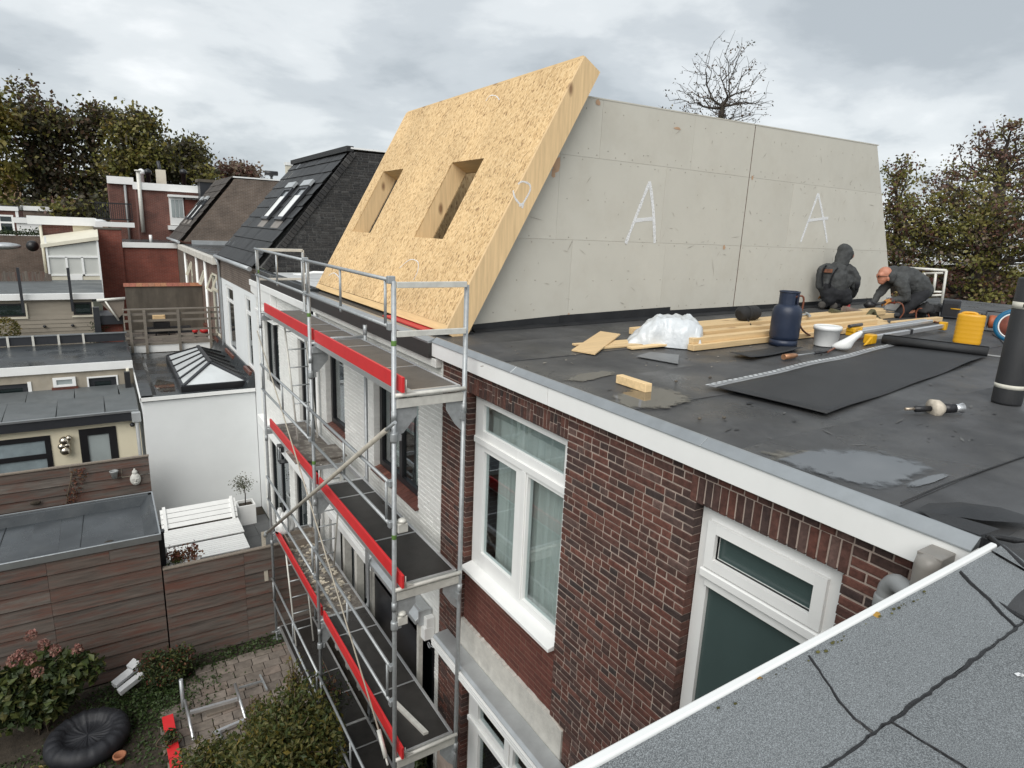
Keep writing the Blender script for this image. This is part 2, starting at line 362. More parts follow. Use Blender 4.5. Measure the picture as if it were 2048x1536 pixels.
# ------------------------------------------------------------------ the materials of the place
mortar = mk('mortar', (.43,.345,.295), var=.2, sc=9, rough=.95, bump=.4, bsc=90, rnd=0, dirt=.25, dcol=(.26,.21,.18))
brick_m = ramp_mat('red_brick', [(.038,.029,.027),(.080,.034,.026),(.122,.045,.032),(.060,.034,.028),(.140,.056,.041),(.090,.043,.034),(.050,.032,.029),(.125,.074,.062)], rough=.85, bump=.5, bsc=70, nsc=22, nvar=.4)
brick_new = ramp_mat('plain_red_brick', [(.10,.032,.024),(.135,.042,.030),(.115,.036,.027),(.15,.05,.036)], rough=.85, bump=.4, bsc=70, nsc=22, nvar=.25)
mort_new = mk('brown_mortar', (.20,.12,.09), var=.15, sc=9, rough=.95, rnd=0)
wbrick = mk('white_painted_brick', (.74,.74,.71), var=.05, sc=5, rough=.55, bump=.35, bsc=45, rnd=.05, dirt=.22, dcol=(.42,.41,.38), dsc=1.7)
white_m = mk('white_paint', (.85,.855,.84), var=.03, sc=3, rough=.4, rnd=.03, dirt=.08, dcol=(.6,.59,.56), dsc=2)
cream_m = mk('cream_paint', (.70,.66,.54), var=.05, sc=3, rough=.5, rnd=.03, dirt=.2, dcol=(.45,.42,.34))
render_m = mk('white_render', (.74,.76,.76), var=.03, sc=1.2, rough=.8, bump=.15, bsc=120, rnd=0, dirt=.10, dcol=(.55,.57,.57), dsc=.8)
yrender = mk('cream_render', (.72,.66,.50), var=.05, sc=1.2, rough=.85, bump=.15, bsc=100, rnd=0, dirt=.2, dcol=(.52,.45,.33))
plaster = mk('raw_plaster', (.60,.58,.53), var=.12, sc=7, rough=.95, bump=.6, bsc=28, rnd=0, dirt=.55, dcol=(.36,.35,.33), dsc=5)
grey_plaster = mk('grey_mortar_render', (.34,.30,.24), var=.15, sc=3, rough=.95, bump=.4, bsc=40, rnd=0, dirt=.6, dcol=(.50,.47,.40), dsc=.9)
metal_trim = mk('roof_trim_metal', (.42,.44,.45), var=.08, sc=6, rough=.35, met=.8, rnd=.04, dirt=.3, dcol=(.30,.30,.29), dsc=4)
zinc = mk('zinc', (.50,.52,.53), var=.12, sc=5, rough=.45, met=.6, rnd=.05)
galv = mk('galvanised_steel', (.40,.42,.43), var=.14, sc=22, rough=.46, met=.45, rnd=.10, bump=.05, bsc=60, dirt=.25, dcol=(.36,.36,.34), dsc=9)
galv_old = mk('chalky_scaffold_steel', (.66,.65,.60), var=.12, sc=12, rough=.6, met=.25, rnd=.08)
alu = mk('aluminium', (.72,.73,.74), var=.06, sc=12, rough=.33, met=.8, rnd=.05)
red_p = mk('red_toe_board', (.62,.026,.030), var=.08, sc=6, rough=.45, rnd=.05, dirt=.15, dcol=(.35,.05,.045), dsc=6)
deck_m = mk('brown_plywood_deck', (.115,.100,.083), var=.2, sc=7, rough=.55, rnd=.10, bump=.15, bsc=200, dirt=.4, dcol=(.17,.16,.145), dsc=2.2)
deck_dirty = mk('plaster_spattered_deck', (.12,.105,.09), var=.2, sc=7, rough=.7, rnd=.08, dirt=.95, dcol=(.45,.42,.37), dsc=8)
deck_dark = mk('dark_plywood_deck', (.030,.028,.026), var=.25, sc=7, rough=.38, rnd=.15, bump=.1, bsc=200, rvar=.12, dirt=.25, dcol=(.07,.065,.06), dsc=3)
bitumen = mk('wet_bitumen', (.056,.057,.059), var=.4, sc=1.6, rough=.46, bump=.4, bsc=210, rnd=.10, rvar=.22, dirt=.45, dcol=(.135,.132,.126), dsc=1.9, spec=.45)
bit_black = mk('new_black_bitumen', (.016,.017,.019), var=.25, sc=3, rough=.5, bump=.2, bsc=160, rnd=.1, dirt=.15, dcol=(.06,.06,.06), dsc=3)
felt_black = mk('unrolled_bitumen_sheet', (.022,.023,.025), var=.2, sc=3, rough=.55, bump=.45, bsc=260, rnd=.05, dirt=.2, dcol=(.045,.045,.046), dsc=5)
epdm = mk('rubber_roofing', (.032,.037,.041), var=.25, sc=1.4, rough=.30, bump=.08, bsc=30, rnd=.12, rvar=.16, dirt=.35, dcol=(.10,.105,.105), dsc=1.3)
grey_roof = mk('grey_felt_roofing', (.105,.115,.118), var=.15, sc=2, rough=.55, bump=.15, bsc=120, rnd=.06, rvar=.2, dirt=.35, dcol=(.18,.19,.19), dsc=.9)
felt_m = speckle_mat('grey_mineral_felt', (.085,.092,.097), (.30,.325,.337), sc=300, thr=.52)
seam_m = mk('black_bitumen_seam', (.012,.012,.013), var=.2, rough=.45, rnd=.05, bump=.4, bsc=90)
puddle_m = mk('rain_water', (.034,.033,.030), var=.15, sc=2, rough=.03, rnd=0)
_t, _b, *_ = m_nodes['rain_water']; _b.inputs['IOR'].default_value = 4.0
_at = _t.nodes.new('ShaderNodeAttribute'); _at.attribute_name = 'wet'
_nz = _t.nodes.new('ShaderNodeTexNoise'); _nz.inputs['Scale'].default_value = 9; _nz.inputs['Detail'].default_value = 5
_ma = _t.nodes.new('ShaderNodeMath'); _ma.operation = 'MULTIPLY_ADD'; _ma.inputs[1].default_value = 1.5; _ma.inputs[2].default_value = -.75
_t.links.new(_nz.outputs[0], _ma.inputs[0])
_ad = _t.nodes.new('ShaderNodeMath'); _ad.operation = 'ADD'; _t.links.new(_at.outputs['Fac'], _ad.inputs[0]); _t.links.new(_ma.outputs[0], _ad.inputs[1])
_mr = _t.nodes.new('ShaderNodeMapRange'); _mr.inputs[1].default_value = .25; _mr.inputs[2].default_value = .75; _t.links.new(_ad.outputs[0], _mr.inputs[0]); _t.links.new(_mr.outputs[0], _b.inputs['Alpha'])
gap_m = mk('dark_gap', (.01,.01,.01), rough=.9, rnd=0)
black_p = mk('black_paint', (.014,.014,.016), var=.15, sc=6, rough=.38, rnd=.1)
anth = mk('anthracite_paint', (.028,.030,.035), var=.1, sc=6, rough=.4, rnd=.08)
black_fascia = mk('dark_brown_fascia', (.028,.025,.024), var=.15, sc=6, rough=.5, rnd=.05, dirt=.2, dcol=(.06,.055,.05))
cement_b = mk('cement_fibre_board', (.56,.54,.475), var=.035, sc=1.5, rough=.85, bump=.08, bsc=60, rnd=.025, dirt=.28, dcol=(.40,.36,.29), dsc=1.6)
chalk_m = mk('white_spray_paint', (.86,.87,.88), rough=.8, rnd=0, var=.05)
_t, _b, *_ = m_nodes['white_spray_paint']; _nz = _t.nodes.new('ShaderNodeTexNoise'); _nz.inputs['Scale'].default_value = 38; _nz.inputs['Detail'].default_value = 4
_mr = _t.nodes.new('ShaderNodeMapRange'); _mr.inputs[1].default_value = .30; _mr.inputs[2].default_value = .62; _mr.inputs[3].default_value = .45; _mr.inputs[4].default_value = .95
_t.links.new(_nz.outputs[0], _mr.inputs[0]); _t.links.new(_mr.outputs[0], _b.inputs['Alpha'])
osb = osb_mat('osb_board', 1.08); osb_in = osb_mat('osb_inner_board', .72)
pine_z = wood_mat('pine_beam', (.80,.57,.31), (.16,.07,.03), 'z', sc=.8)
pine_y = wood_mat('pine_beam_y', (.72,.50,.25), (.16,.07,.03), 'y', sc=.8)
pine_x = wood_mat('pine_beam_x', (.72,.52,.28), (.30,.16,.07), 'x', sc=.8, rnd=.14)
ply_m = wood_mat('plywood', (.70,.50,.27), (.5,.3,.13), 'x', sc=.7)
oldwood = wood_mat('old_grey_timber', (.22,.185,.15), (.1,.08,.06), 'y', knots=False)
pole_wood = wood_mat('timber_pole', (.42,.38,.31), (.2,.16,.1), 'y', knots=False)
def fence_mat(name, cs, along='x'):
    m = ramp_mat(name, cs, rough=.85, bump=.35, bsc=9, nsc=3.2, nvar=.35)
    t, b, out, vec, fr = m_nodes[name]; N = t.nodes; L = t.links
    for n in N:
        if n.type == 'MAPPING': n.inputs['Scale'].default_value = {'x': (.55, 7, 7), 'z': (7, 7, .55), 'y': (7, .55, 7)}[along]
    src = b.inputs['Base Color'].links[0].from_socket
    nz = N.new('ShaderNodeTexNoise'); nz.inputs['Scale'].default_value = 2.6; nz.inputs['Detail'].default_value = 7; nz.inputs['Roughness'].default_value = .7
    mpn = N.new('ShaderNodeMapping'); mpn.inputs['Scale'].default_value = {'x': (.5, 3, 3), 'z': (3, 3, .5), 'y': (3, .5, 3)}[along]; L.new(vec, mpn.inputs[0]); L.new(mpn.outputs[0], nz.inputs['Vector'])
    mr = N.new('ShaderNodeMapRange'); mr.inputs[1].default_value = .46; mr.inputs[2].default_value = .66; mr.inputs[4].default_value = .85; L.new(nz.outputs[0], mr.inputs[0])
    mx_ = N.new('ShaderNodeMix'); mx_.data_type = 'RGBA'; L.new(mr.outputs[0], mx_.inputs[0]); L.new(src, mx_.inputs[6]); mx_.inputs[7].default_value = (.125,.050,.034,1)
    L.new(mx_.outputs[2], b.inputs['Base Color']); return m
fence_m = fence_mat('weathered_fence_board', [(.085,.072,.063),(.115,.096,.083),(.10,.078,.065),(.135,.117,.102)])
slat_m = mk('grey_slat', (.20,.175,.145), var=.2, sc=4, rough=.85, stretch=(.6,8,8), rnd=.12)
tile_black = mk('black_roof_tile', (.020,.021,.022), var=.3, sc=6, rough=.55, rnd=.3, bump=.3, bsc=60, dirt=.25, dcol=(.06,.055,.05), dsc=3)
tile_brown = mk('brown_roof_tile', (.055,.045,.038), var=.3, sc=5, rough=.8, rnd=.3, bump=.3, bsc=60, dirt=.5, dcol=(.11,.10,.085), dsc=3)
dark_brick = ramp_mat('black_brick', [(.022,.022,.023),(.035,.034,.034),(.045,.042,.04),(.028,.027,.027),(.075,.073,.07)], rough=.8, bump=.4, nvar=.3)
dark_mort = mk('grey_mortar', (.16,.16,.155), var=.3, sc=4, rough=.95, rnd=0, dirt=.6, dcol=(.04,.04,.04), dsc=1.5)
brown_bt = brick_tex('brown_brickwork', (.165,.122,.095), (.13,.095,.075), (.25,.225,.195))
pink_bt = brick_tex('pale_brown_brickwork', (.21,.135,.105), (.17,.108,.085), (.27,.235,.20))
red_bt = brick_tex('bright_red_brickwork', (.24,.062,.040), (.19,.048,.033), (.22,.12,.095))
deepred_bt = brick_tex('deep_red_brickwork', (.17,.058,.042), (.12,.042,.033), (.20,.155,.13))
orange_bt = brick_tex('orange_brickwork', (.33,.20,.11), (.27,.155,.085), (.34,.27,.2))
old_bt = brick_tex('sooty_brickwork', (.17,.12,.095), (.13,.09,.07), (.21,.19,.16))
sidings = mk('grey_brown_siding', (.30,.265,.215), var=.1, sc=3, rough=.8, rnd=.08, stretch=(.5,4,4))
concrete = mk('stained_concrete', (.105,.090,.072), var=.3, sc=2, rough=.95, bump=.3, bsc=30, rnd=0, stretch=(1.6,1.6,.35), dirt=.5, dcol=(.055,.05,.042), dsc=1.4)
coping = ramp_mat('red_coping_tile', [(.32,.11,.07),(.26,.09,.06),(.36,.17,.08),(.22,.10,.07)], rough=.8)
tilesill = ramp_mat('brown_red_sill_tile', [(.13,.045,.03),(.10,.035,.026),(.16,.06,.04)], rough=.45, nsc=8)
glass = glass_mat('window_glass', (.80,.85,.85)); glass_dk = glass_mat('dark_glass', (.35,.42,.42), opacity=.35, ocol=(.03,.05,.05))
frosted = mk('frosted_glass', (.055,.085,.083), var=.08, sc=1.5, rough=.22, rnd=0, spec=.55)
pale_glass = mk('obscured_glass', (.33,.37,.37), var=.12, sc=1.2, rough=.18, rnd=.05, spec=.6)
sky_glass = mk('rooflight_glass', (.10,.115,.125), var=.1, sc=1, rough=.05, rnd=.05, spec=1.0)
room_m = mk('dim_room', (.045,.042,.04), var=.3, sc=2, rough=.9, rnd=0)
curtain = mk('grey_curtain', (.82,.80,.77), var=.06, sc=3, rough=.9, rnd=.05)
blind_m = mk('roller_blind', (.55,.56,.53), var=.04, sc=3, rough=.8, rnd=.03)
plastic_w = mk('white_plastic', (.80,.81,.80), var=.03, rough=.35, rnd=.03)
pvc_g = mk('grey_pvc', (.30,.31,.31), var=.08, sc=8, rough=.4, rnd=.04, dirt=.2, dcol=(.2,.19,.17))
box_m = mk('grey_brown_hopper', (.235,.22,.20), var=.1, sc=8, rough=.4, rnd=0, dirt=.35, dcol=(.32,.31,.29), dsc=6)
paver = ramp_mat('paving_stone', [(.20,.17,.14),(.16,.135,.115),(.235,.20,.17),(.185,.145,.12)], rough=.85, bump=.4, bsc=50, nsc=7, nvar=.3)
slate_p = mk('dark_patio_slab', (.095,.098,.10), var=.12, sc=3, rough=.6, rnd=.08, dirt=.25, dcol=(.15,.15,.145))
soil = mk('soil', (.045,.036,.026), var=.4, sc=8, rough=1, bump=.8, bsc=40, rnd=0)
ground_m = mk('far_ground', (.06,.065,.045), var=.3, sc=.06, rough=1, rnd=0)
# ------------------------------------------------------------------ ground
g = MB().quad((-260,-60,-.03),(260,-60,-.03),(260,460,-.03),(-260,460,-.03))
obj('ground', g, ground_m, kind='structure')
# ------------------------------------------------------------------ brickwork laid course by course
PITCH = .062
def lay(u0, u1, ztop, zbot, holes, r, bond=.44, jl=.012):
    out = []; z = ztop; i = 0
    while z - PITCH > zbot - .001:
        zc = z - PITCH/2
        cuts = sorted([(h[0], h[1]) for h in holes if h[2]-.004 < zc < h[3]+.004])
        spans = []; a = u0
        for c0, c1 in cuts:
            if c0 > a: spans.append((a, min(c0, u1)))
            a = max(a, c1)
        if a < u1: spans.append((a, u1))
        for s0, s1 in spans:
            u = s0; first = True
            while u < s1 - .03:
                if first: L = .10 if i % 2 else .20
                elif i == 0: L = .10
                else: L = .20 if r.random() < bond else .10
                first = False
                L *= r.uniform(.94,1.05)
                if s1-(u+L) < .05: L = s1-u
                if L > .26: L *= .5
                L = min(L, s1-u)
                out.append((u+L/2, zc+r.uniform(-.0012,.0012), L-jl+r.uniform(-.003,.002), PITCH-.0115+r.uniform(-.002,.0015))); u += L
        z -= PITCH; i += 1
    return out
def brick_geo(mb, L, H, Dp=.1, ch=.005, fn=None, c=(0,0), jit=0, r=None, tilt=0):
    a, b = L/2, H/2
    t = tilt
    vs = [(-a+ch,-b+ch,0),(a-ch,-b+ch,0),(a-ch,b-ch,0),(-a+ch,b-ch,0),(-a,-b,ch),(a,-b,ch),(a,b,ch),(-a,b,ch),(-a,-b,Dp),(a,-b,Dp),(a,b,Dp),(-a,b,Dp)]
    fs = [(0,3,2,1),(0,1,5,4),(1,2,6,5),(2,3,7,6),(3,0,4,7),(4,5,9,8),(5,6,10,9),(6,7,11,10),(7,4,8,11)]
    pts = [fn(c[0]+u, c[1]+w+u*t, d+jit) for u, w, d in vs]
    mb.add(pts, fs)
_bm = {}
def brick_mesh(name, L, H, mat, Dp=.1, ch=.005):
    k = (name, round(L/.005), round(H/.005), mat.name, Dp)
    if k not in _bm:
        mb = MB(); brick_geo(mb, L, H, Dp, ch, lambda u, w, d: (d, u, w)); mb.f = [tuple(reversed(q)) for q in mb.f]
        _bm[k] = mesh_from(name, mb, mat)
    return _bm[k]
def lay_on(parent, bricks, mat, fn, seed, nparts=300, name='brick', ch=.005, rough=.0025, rot=None, Dp=.1):
    """largest-in-view bricks are parts, the rest one part of kind stuff"""
    r = random.Random(seed); sc_ = []
    for i, b in enumerate(bricks):
        p = fn(b[0], b[1], 0); x, y, dpt = proj(p)
        vis = dpt > .2 and -20 < x < 2070 and -20 < y < 1560
        sc_.append((-(b[2]*b[3])/(dpt*dpt) if vis else 1, i))
    sc_.sort(); parts = {i for s_, i in sc_[:nparts] if s_ < 0}
    rest = MB(); off = wloc(parent)
    for i, b in enumerate(bricks):
        jit = r.uniform(-rough, rough); tl = r.uniform(-.012, .012)
        if i in parts:
            me = brick_mesh(name, b[2], b[3], mat, Dp, ch)
            inst(name, me, parent, fn(b[0], b[1], jit), rot=(tl, 0, rot or 0))
        else: brick_geo(rest, b[2], b[3], Dp, ch, fn, (b[0], b[1]), jit, r, tl)
    if rest.f: obj(name, rest, mat, parent, kind='stuff')
def sash(parent, x, y0, y1, z0, z1, fr, cells, mf, mg, depth=.07, gdep=.035, name='window', gname='pane', label=None, mull=.05):
    """frame with panes in plane x facing the garden; cells are (y0,y1,z0,z1) glass openings"""
    w = obj(name, MB().grid_holes(lambda u, v, d: (x+d, u, v), y0, y1, z0, z1, cells, 0, depth), mf, parent, bevel=.006, label=label)
    for c in cells:
        obj(gname, MB().box(x+gdep, x+gdep+.006, c[0]-.004, c[1]+.004, c[2]-.004, c[3]+.004), mg, w)
    return w
def folds(x, y0, y1, z0, z1, amp=.03, per=.12, n=60, r=random):
    mb = MB(); ph = [r.uniform(.7, 1.3) for _ in range(8)]
    row = []
    for i in range(n+1):
        y = y0+(y1-y0)*i/n; row.append((x+amp*math.sin(6.283*(y-y0)/per*(1+.15*math.sin(y*3)))+amp*.5*math.sin(y*31), y))
    for (xa, ya), (xb, yb) in zip(row, row[1:]): mb.add([(xa,ya,z0),(xb,yb,z0),(xb,yb,z1),(xa,ya,z1)], [(0,1,2,3)], 0, True)
    return mb
XF = 3.25
fF = lambda u, w, d: (XF+d, u, w)
# ================================================================== the red brick house whose roof is being worked on
H1 = thing('brick_house', 'dark red brick house with white fascia, tall white windows and wet black flat roof', 'house', (9.5, 3.8, 0))
y0, y1 = 1.0, 6.50
W1 = (4.10, 5.87, 4.16, 6.258); W2 = (1.63, 2.655, 3.3, 6.258); PNL = (4.10, 5.90, 3.46, 4.16); PLS = (3.88, 5.90, 3.06, 3.47); GF = (3.3, 5.84, .35, 2.6)
wallb = MB().grid_holes(lambda u, v, d: (XF+.009+d, u, v), y0, y1, 0, 6.60, [(h[0]-.014, h[1]+.014, h[2], h[3]+.012) for h in (W1, W2, GF, PNL)], 0, .26)
obj('wall', wallb, mortar, H1)
hs = [W1, W2, PNL, PLS, GF, (W1[0]-.0, W1[1]+.05, 6.255, 6.446), (W2[0]-.03, W2[1]+.03, 6.255, 6.446)]
lay_on(H1, lay(y0, y1, 6.505, 1.2, hs, random.Random(3)), brick_m, fF, 4, 300)
def smooth3(cp, n=5):
    cp = [Vector(c) for c in cp]; out = []
    for i in range(len(cp)-1):
        p0, p1, p2, p3 = cp[max(i-1,0)], cp[i], cp[i+1], cp[min(i+2,len(cp)-1)]
        for k in range(n):
            t = k/n; out.append(.5*((2*p1)+(p2-p0)*t+(2*p0-5*p1+4*p2-p3)*t*t+(3*p1-p0-3*p2+p3)*t**3))
    return out+[cp[-1]]
# soldier courses over the two windows
r = random.Random(8); rows = []
yy = W2[0]-.03
while yy < W2[1]+.02: rows.append((yy+.031, 6.350, .051, .182)); yy += .0624
lay_on(H1, rows, brick_m, fF, 5, 60, name='lintel_brick')
rows = []; yy = W1[0]
while yy < W1[1]+.03:
    k = r.choice((0, 1, 1, 2))
    if k == 0: rows.append((yy+.026, 6.350, .043, .182))
    elif k == 1: rows += [(yy+.026, 6.397, .043, .086), (yy+.026, 6.303, .043, .086)]
    else: rows += [(yy+.026, 6.411, .043, .060), (yy+.026, 6.317, .043, .114)]
    yy += .0535
lay_on(H1, rows, brick_m, fF, 6, 90, name='lintel_brick')
# plain newer brick panel below the window, raw plaster band, dark joint
obj('panel_backing', MB().box(XF+.034, XF+.10, PNL[0]-.002, PNL[1], PNL[2], PNL[3]), mort_new, H1)
lay_on(H1, lay(PNL[0]+.004, PNL[1], 4.15, 3.46, [], random.Random(9), .7, .008), brick_new, lambda u, w, d: (XF+.028+d, u, w), 10, 120, name='panel_brick', rough=.001, ch=.003, Dp=.05)
pm = MB(); n = 60; r = random.Random(4); top = []
for i in range(n+1):
    y = PLS[0]+(PLS[1]-PLS[0])*i/n; top.append((y, PLS[3]+r.uniform(-.012, .012)-.02*(i < 3)))
for (a, za), (b, zb) in zip(top, top[1:]):
    x = XF-.012
    pm.add([(x,a,PLS[2]),(x,b,PLS[2]),(x,b,zb),(x,a,za),(x+.06,a,za),(x+.06,b,zb)], [(3,2,1,0),(3,4,5,2)])
pm.add([(XF-.012,PLS[0],PLS[2]),(XF-.012,PLS[0],top[0][1]),(XF+.06,PLS[0],top[0][1]),(XF+.06,PLS[0],PLS[2])], [(0,1,2,3)])
obj('plaster_band', pm, plaster, H1)
# white window of the first floor: one light above, two below
x = 3.335
w = sash(H1, x, W1[0], W1[1]-.03, W1[2]+.06, W1[3], .1, [(4.22, 5.68, 5.86, 6.16), (4.99, 5.64, 4.42, 5.64), (4.20, 4.78, 4.31, 5.66)], white_m, glass, label='white wooden window with a top light and two tall panes')
obj('glazing_bead', MB().box(x-.022, x, W1[0]+.002, W1[1]-.032, 5.70, 5.775).box(x-.018, x, 4.80, 4.88, 4.30, 5.70), white_m, w, bevel=.006)
obj('sill', MB().prism([(3.19,W1[0]-.06,4.165),(3.19,W1[1]-.02,4.165),(3.19,W1[1]-.02,4.215),(3.36,W1[1]-.02,4.245),(3.36,W1[0]+.0,4.245),(3.19,W1[0]-.06,4.215)][0:0] or [(3.19,W1[0]+.004,4.165),(3.19,W1[0]+.004,4.205),(3.37,W1[0]+.004,4.24),(3.37,W1[0]+.004,4.165)], (0,W1[1]-W1[0]-.03,0)), white_m, H1, bevel=.005)
obj('curtain', folds(3.50, 4.10, 4.86, 3.7, 5.80, .022, .10), curtain, H1)
obj('curtain', folds(3.56, 4.86, 5.70, 3.7, 5.80, .03, .17), curtain, H1)
obj('curtain', folds(3.52, 4.10, 5.86, 5.60, 6.08, .025, .13), curtain, H1)
obj('blind', MB().box(3.50, 3.51, 4.12, 5.84, 6.0, 6.26), blind_m, H1)
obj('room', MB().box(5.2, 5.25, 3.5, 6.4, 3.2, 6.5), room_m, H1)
# second window, partly hidden by the near roof
x = 3.335
w = sash(H1, x, W2[0], W2[1], 3.3, W2[3], .1, [(1.80, 2.51, 5.885, 6.075), (1.76, 2.555, 3.5, 5.66)], white_m, frosted, label='white plastic window with frosted glass and small top light', gdep=.03)
obj('top_sash', MB().grid_holes(lambda u, v, d: (x-.03+d, u, v), 1.725, 2.58, 5.81, 6.15, [(1.80, 2.51, 5.885, 6.075)], 0, .05), white_m, w, bevel=.008)
obj('transom', MB().box(x-.045, x+.01, 1.70, 2.60, 5.735, 5.80).box(x-.02, x+.01, 1.74, 2.57, 5.665, 5.73), white_m, w, bevel=.008)
# fascia in two lengths with a shadow gap, metal trim above
for a, b in ((1.045, 4.302), (4.310, 6.63)):
    obj('fascia_board', MB().box(3.165, 3.25, a, b, 6.526, 6.690), white_m, H1, bevel=.003)
obj('fascia_gap', MB().box(3.175, 3.25, 4.30, 4.312, 6.53, 6.69), gap_m, H1)
for a, b in ((1.045, 2.6), (2.602, 4.9), (4.902, 6.63)):
    obj('roof_trim', MB().prism([(3.155,a,6.688),(3.157,a,6.698),(3.222,a,6.745),(3.236,a,6.745),(3.236,a,6.69),(3.17,a,6.688)], (0,b-a,0)), metal_trim, H1, bevel=.002)
# body of the house and its roof laid in one-metre felt strips
obj('house_body', MB().box(3.6, 16.2, 1.03, 1.3, 0, 6.5).box(15.9, 16.2, 1.3, 6.9, 0, 6.75).box(3.52, 16.2, 6.51, 6.9, 0, 6.5), old_bt, H1)
ys = [1.04, 1.47, 2.44, 3.42, 4.36, 5.32, 6.28, 7.06]
for i, (a, b) in enumerate(zip(ys, ys[1:])):
    lift = .0035*(i % 2)
    nx = 26; mb = MB(); r = random.Random(i)
    for k in range(nx):
        xa, xb = 3.236+(16.2-3.236)*k/nx, 3.236+(16.2-3.236)*(k+1)/nx
        za, zb = roofz(xa)-.008+lift, roofz(xb)-.008+lift
        o2 = .05
        ja, jb = [.012*math.sin(q*3.1+i)+.006*math.sin(q*11+i*2) for q in (xa, xb)]
        mb.add([(xa,a+ja,za+.004),(xb,a+jb,zb+.004),(xb,b+o2+jb,zb),(xa,b+o2+ja,za),(xa,a+ja,za-.05),(xb,a+jb,zb-.05)], [(0,1,2,3),(0,4,5,1)], 0, False)
    mb.box(3.50, 16.2, a, b, 6.45, 6.60)
    obj('roof_felt_strip', mb, bitumen, H1)
obj('edge_flashing', MB().prism([(3.236,1.04,6.742),(3.33,1.04,6.703),(3.33,1.04,6.66),(3.236,1.04,6.66)], (0,5.99,0)), bit_black, H1)
obj('seam_line', MB().tube([(3.4+.5*i, ys[1]+.012*math.sin(i*1.5), roofz(3.4+.5*i)) for i in range(24)], .006, 5), seam_m, H1)
# rainwater hopper and pipe beside the second window
hp = obj('rain_hopper', MB().box(3.03, 3.163, 1.10, 1.205, 6.53, 6.655), box_m, H1, bevel=.004)
obj('hopper_spout', MB().lathe([(.050,6.40),(.052,6.44),(.054,6.60),(.048,6.64),(.02,6.652),(.001,6.652)], (3.03,1.152,0), 20), box_m, hp)
obj('downpipe', MB().tube(smooth3([(3.03,1.152,6.47),(3.035,1.16,6.43),(3.06,1.20,6.415),(3.12,1.295,6.41),(3.147,1.338,6.36),(3.15,1.345,6.31),(3.15,1.345,6.24),(3.15,1.345,6.1),(3.15,1.345,5.8)]), .046, 16).lathe([(.050,6.20),(.054,6.21),(.054,6.225),(.049,6.23),(.054,6.24),(.054,6.30),(.049,6.31)], (3.15,1.345,0), 18), pvc_g, H1)
obj('roof_edge_patch', MB().add([(3.30,1.36,6.728),(3.34,1.24,6.748),(3.42,1.12,6.752),(3.56,1.02,6.752),(3.75,.98,6.735),(3.74,1.16,6.735),(3.64,1.30,6.728),(3.48,1.38,6.722),(3.50,1.20,6.775)], [(0,1,8),(1,2,8),(2,3,8),(3,4,8),(4,5,8),(5,6,8),(6,7,8),(7,0,8)], 0, True), bit_black, H1)
obj('roof_edge_patch', MB().add([(3.235,1.25,6.744),(3.235,1.05,6.750),(3.38,1.03,6.757),(3.36,1.2,6.752),(3.31,1.34,6.735)], [(0,1,2,3),(0,3,4)], 0, False), felt_black, H1)
obj('roof_side', MB().box(3.26, 16.2, -1.5, 1.05, 6.5, 6.694).box(3.1,3.26,-1.5,.80,6.5,6.66), bitumen, H1)
r = random.Random(17)
obj('wet_lap', MB().tube([(3.24+.0*i,1.03,6.752) if i == 0 else (3.24+.055*i, 1.03-.030*i+.01*math.sin(i*2), 6.752-.006*i) for i in range(9)], [.008+.004*(i % 3) for i in range(9)], 6), seam_m, H1)
obj('wet_lap', MB().tube([(3.25,1.02,6.75),(3.20,.93,6.735),(3.15,.86,6.72),(3.12,.80,6.712),(3.12,.6,6.70)], [.014,.012,.016,.012,.012], 6), seam_m, H1)
# ground-floor window under the awning
x = 3.335
w = sash(H1, x, 3.3, 5.80, .35, 2.6, .1, [(4.98, 5.58, 2.22, 2.50), (3.5, 4.80, 2.22, 2.50), (4.99, 5.56, .5, 2.04), (3.5, 4.78, .5, 2.04)], white_m, glass, label='white ground floor window frame under the awning box', depth=.08)
obj('glazing_bead', MB().box(x-.03, x, 3.3, 5.79, 2.09, 2.16).box(x-.02, x, 4.86, 4.93, .36, 2.55), white_m, w, bevel=.006)
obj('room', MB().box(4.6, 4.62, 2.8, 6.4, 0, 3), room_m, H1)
# awning box: a thing screwed to the wall
AW = thing('awning_box', 'silver awning cassette fixed to the brick wall above the ground floor window', 'awning', (3.1, 4.6, 2.9))
obj('cassette', MB().prism([(3.235,2.6,3.065),(3.235,2.6,3.13),(3.06,2.6,3.115),(3.035,2.6,3.085),(3.035,2.6,2.965),(3.07,2.6,2.93),(3.235,2.6,2.93)], (0,3.62,0)), zinc, AW, bevel=.004)
obj('front_rail', MB().box(3.005,3.034,2.6,6.21,2.985,3.012).box(3.005,3.034,2.6,6.21,3.02,3.047).box(3.005,3.034,2.6,6.21,3.055,3.078), white_m, AW, bevel=.003)
obj('crank_eye', MB().tube([(3.01+.0*i, 6.28+.035*math.cos(i*.7), 2.93+.035*math.sin(i*.7)) for i in range(10)], .006, 6).tube([(3.03,6.18,2.95),(3.01,6.25,2.94)], .006, 6), galv, AW)
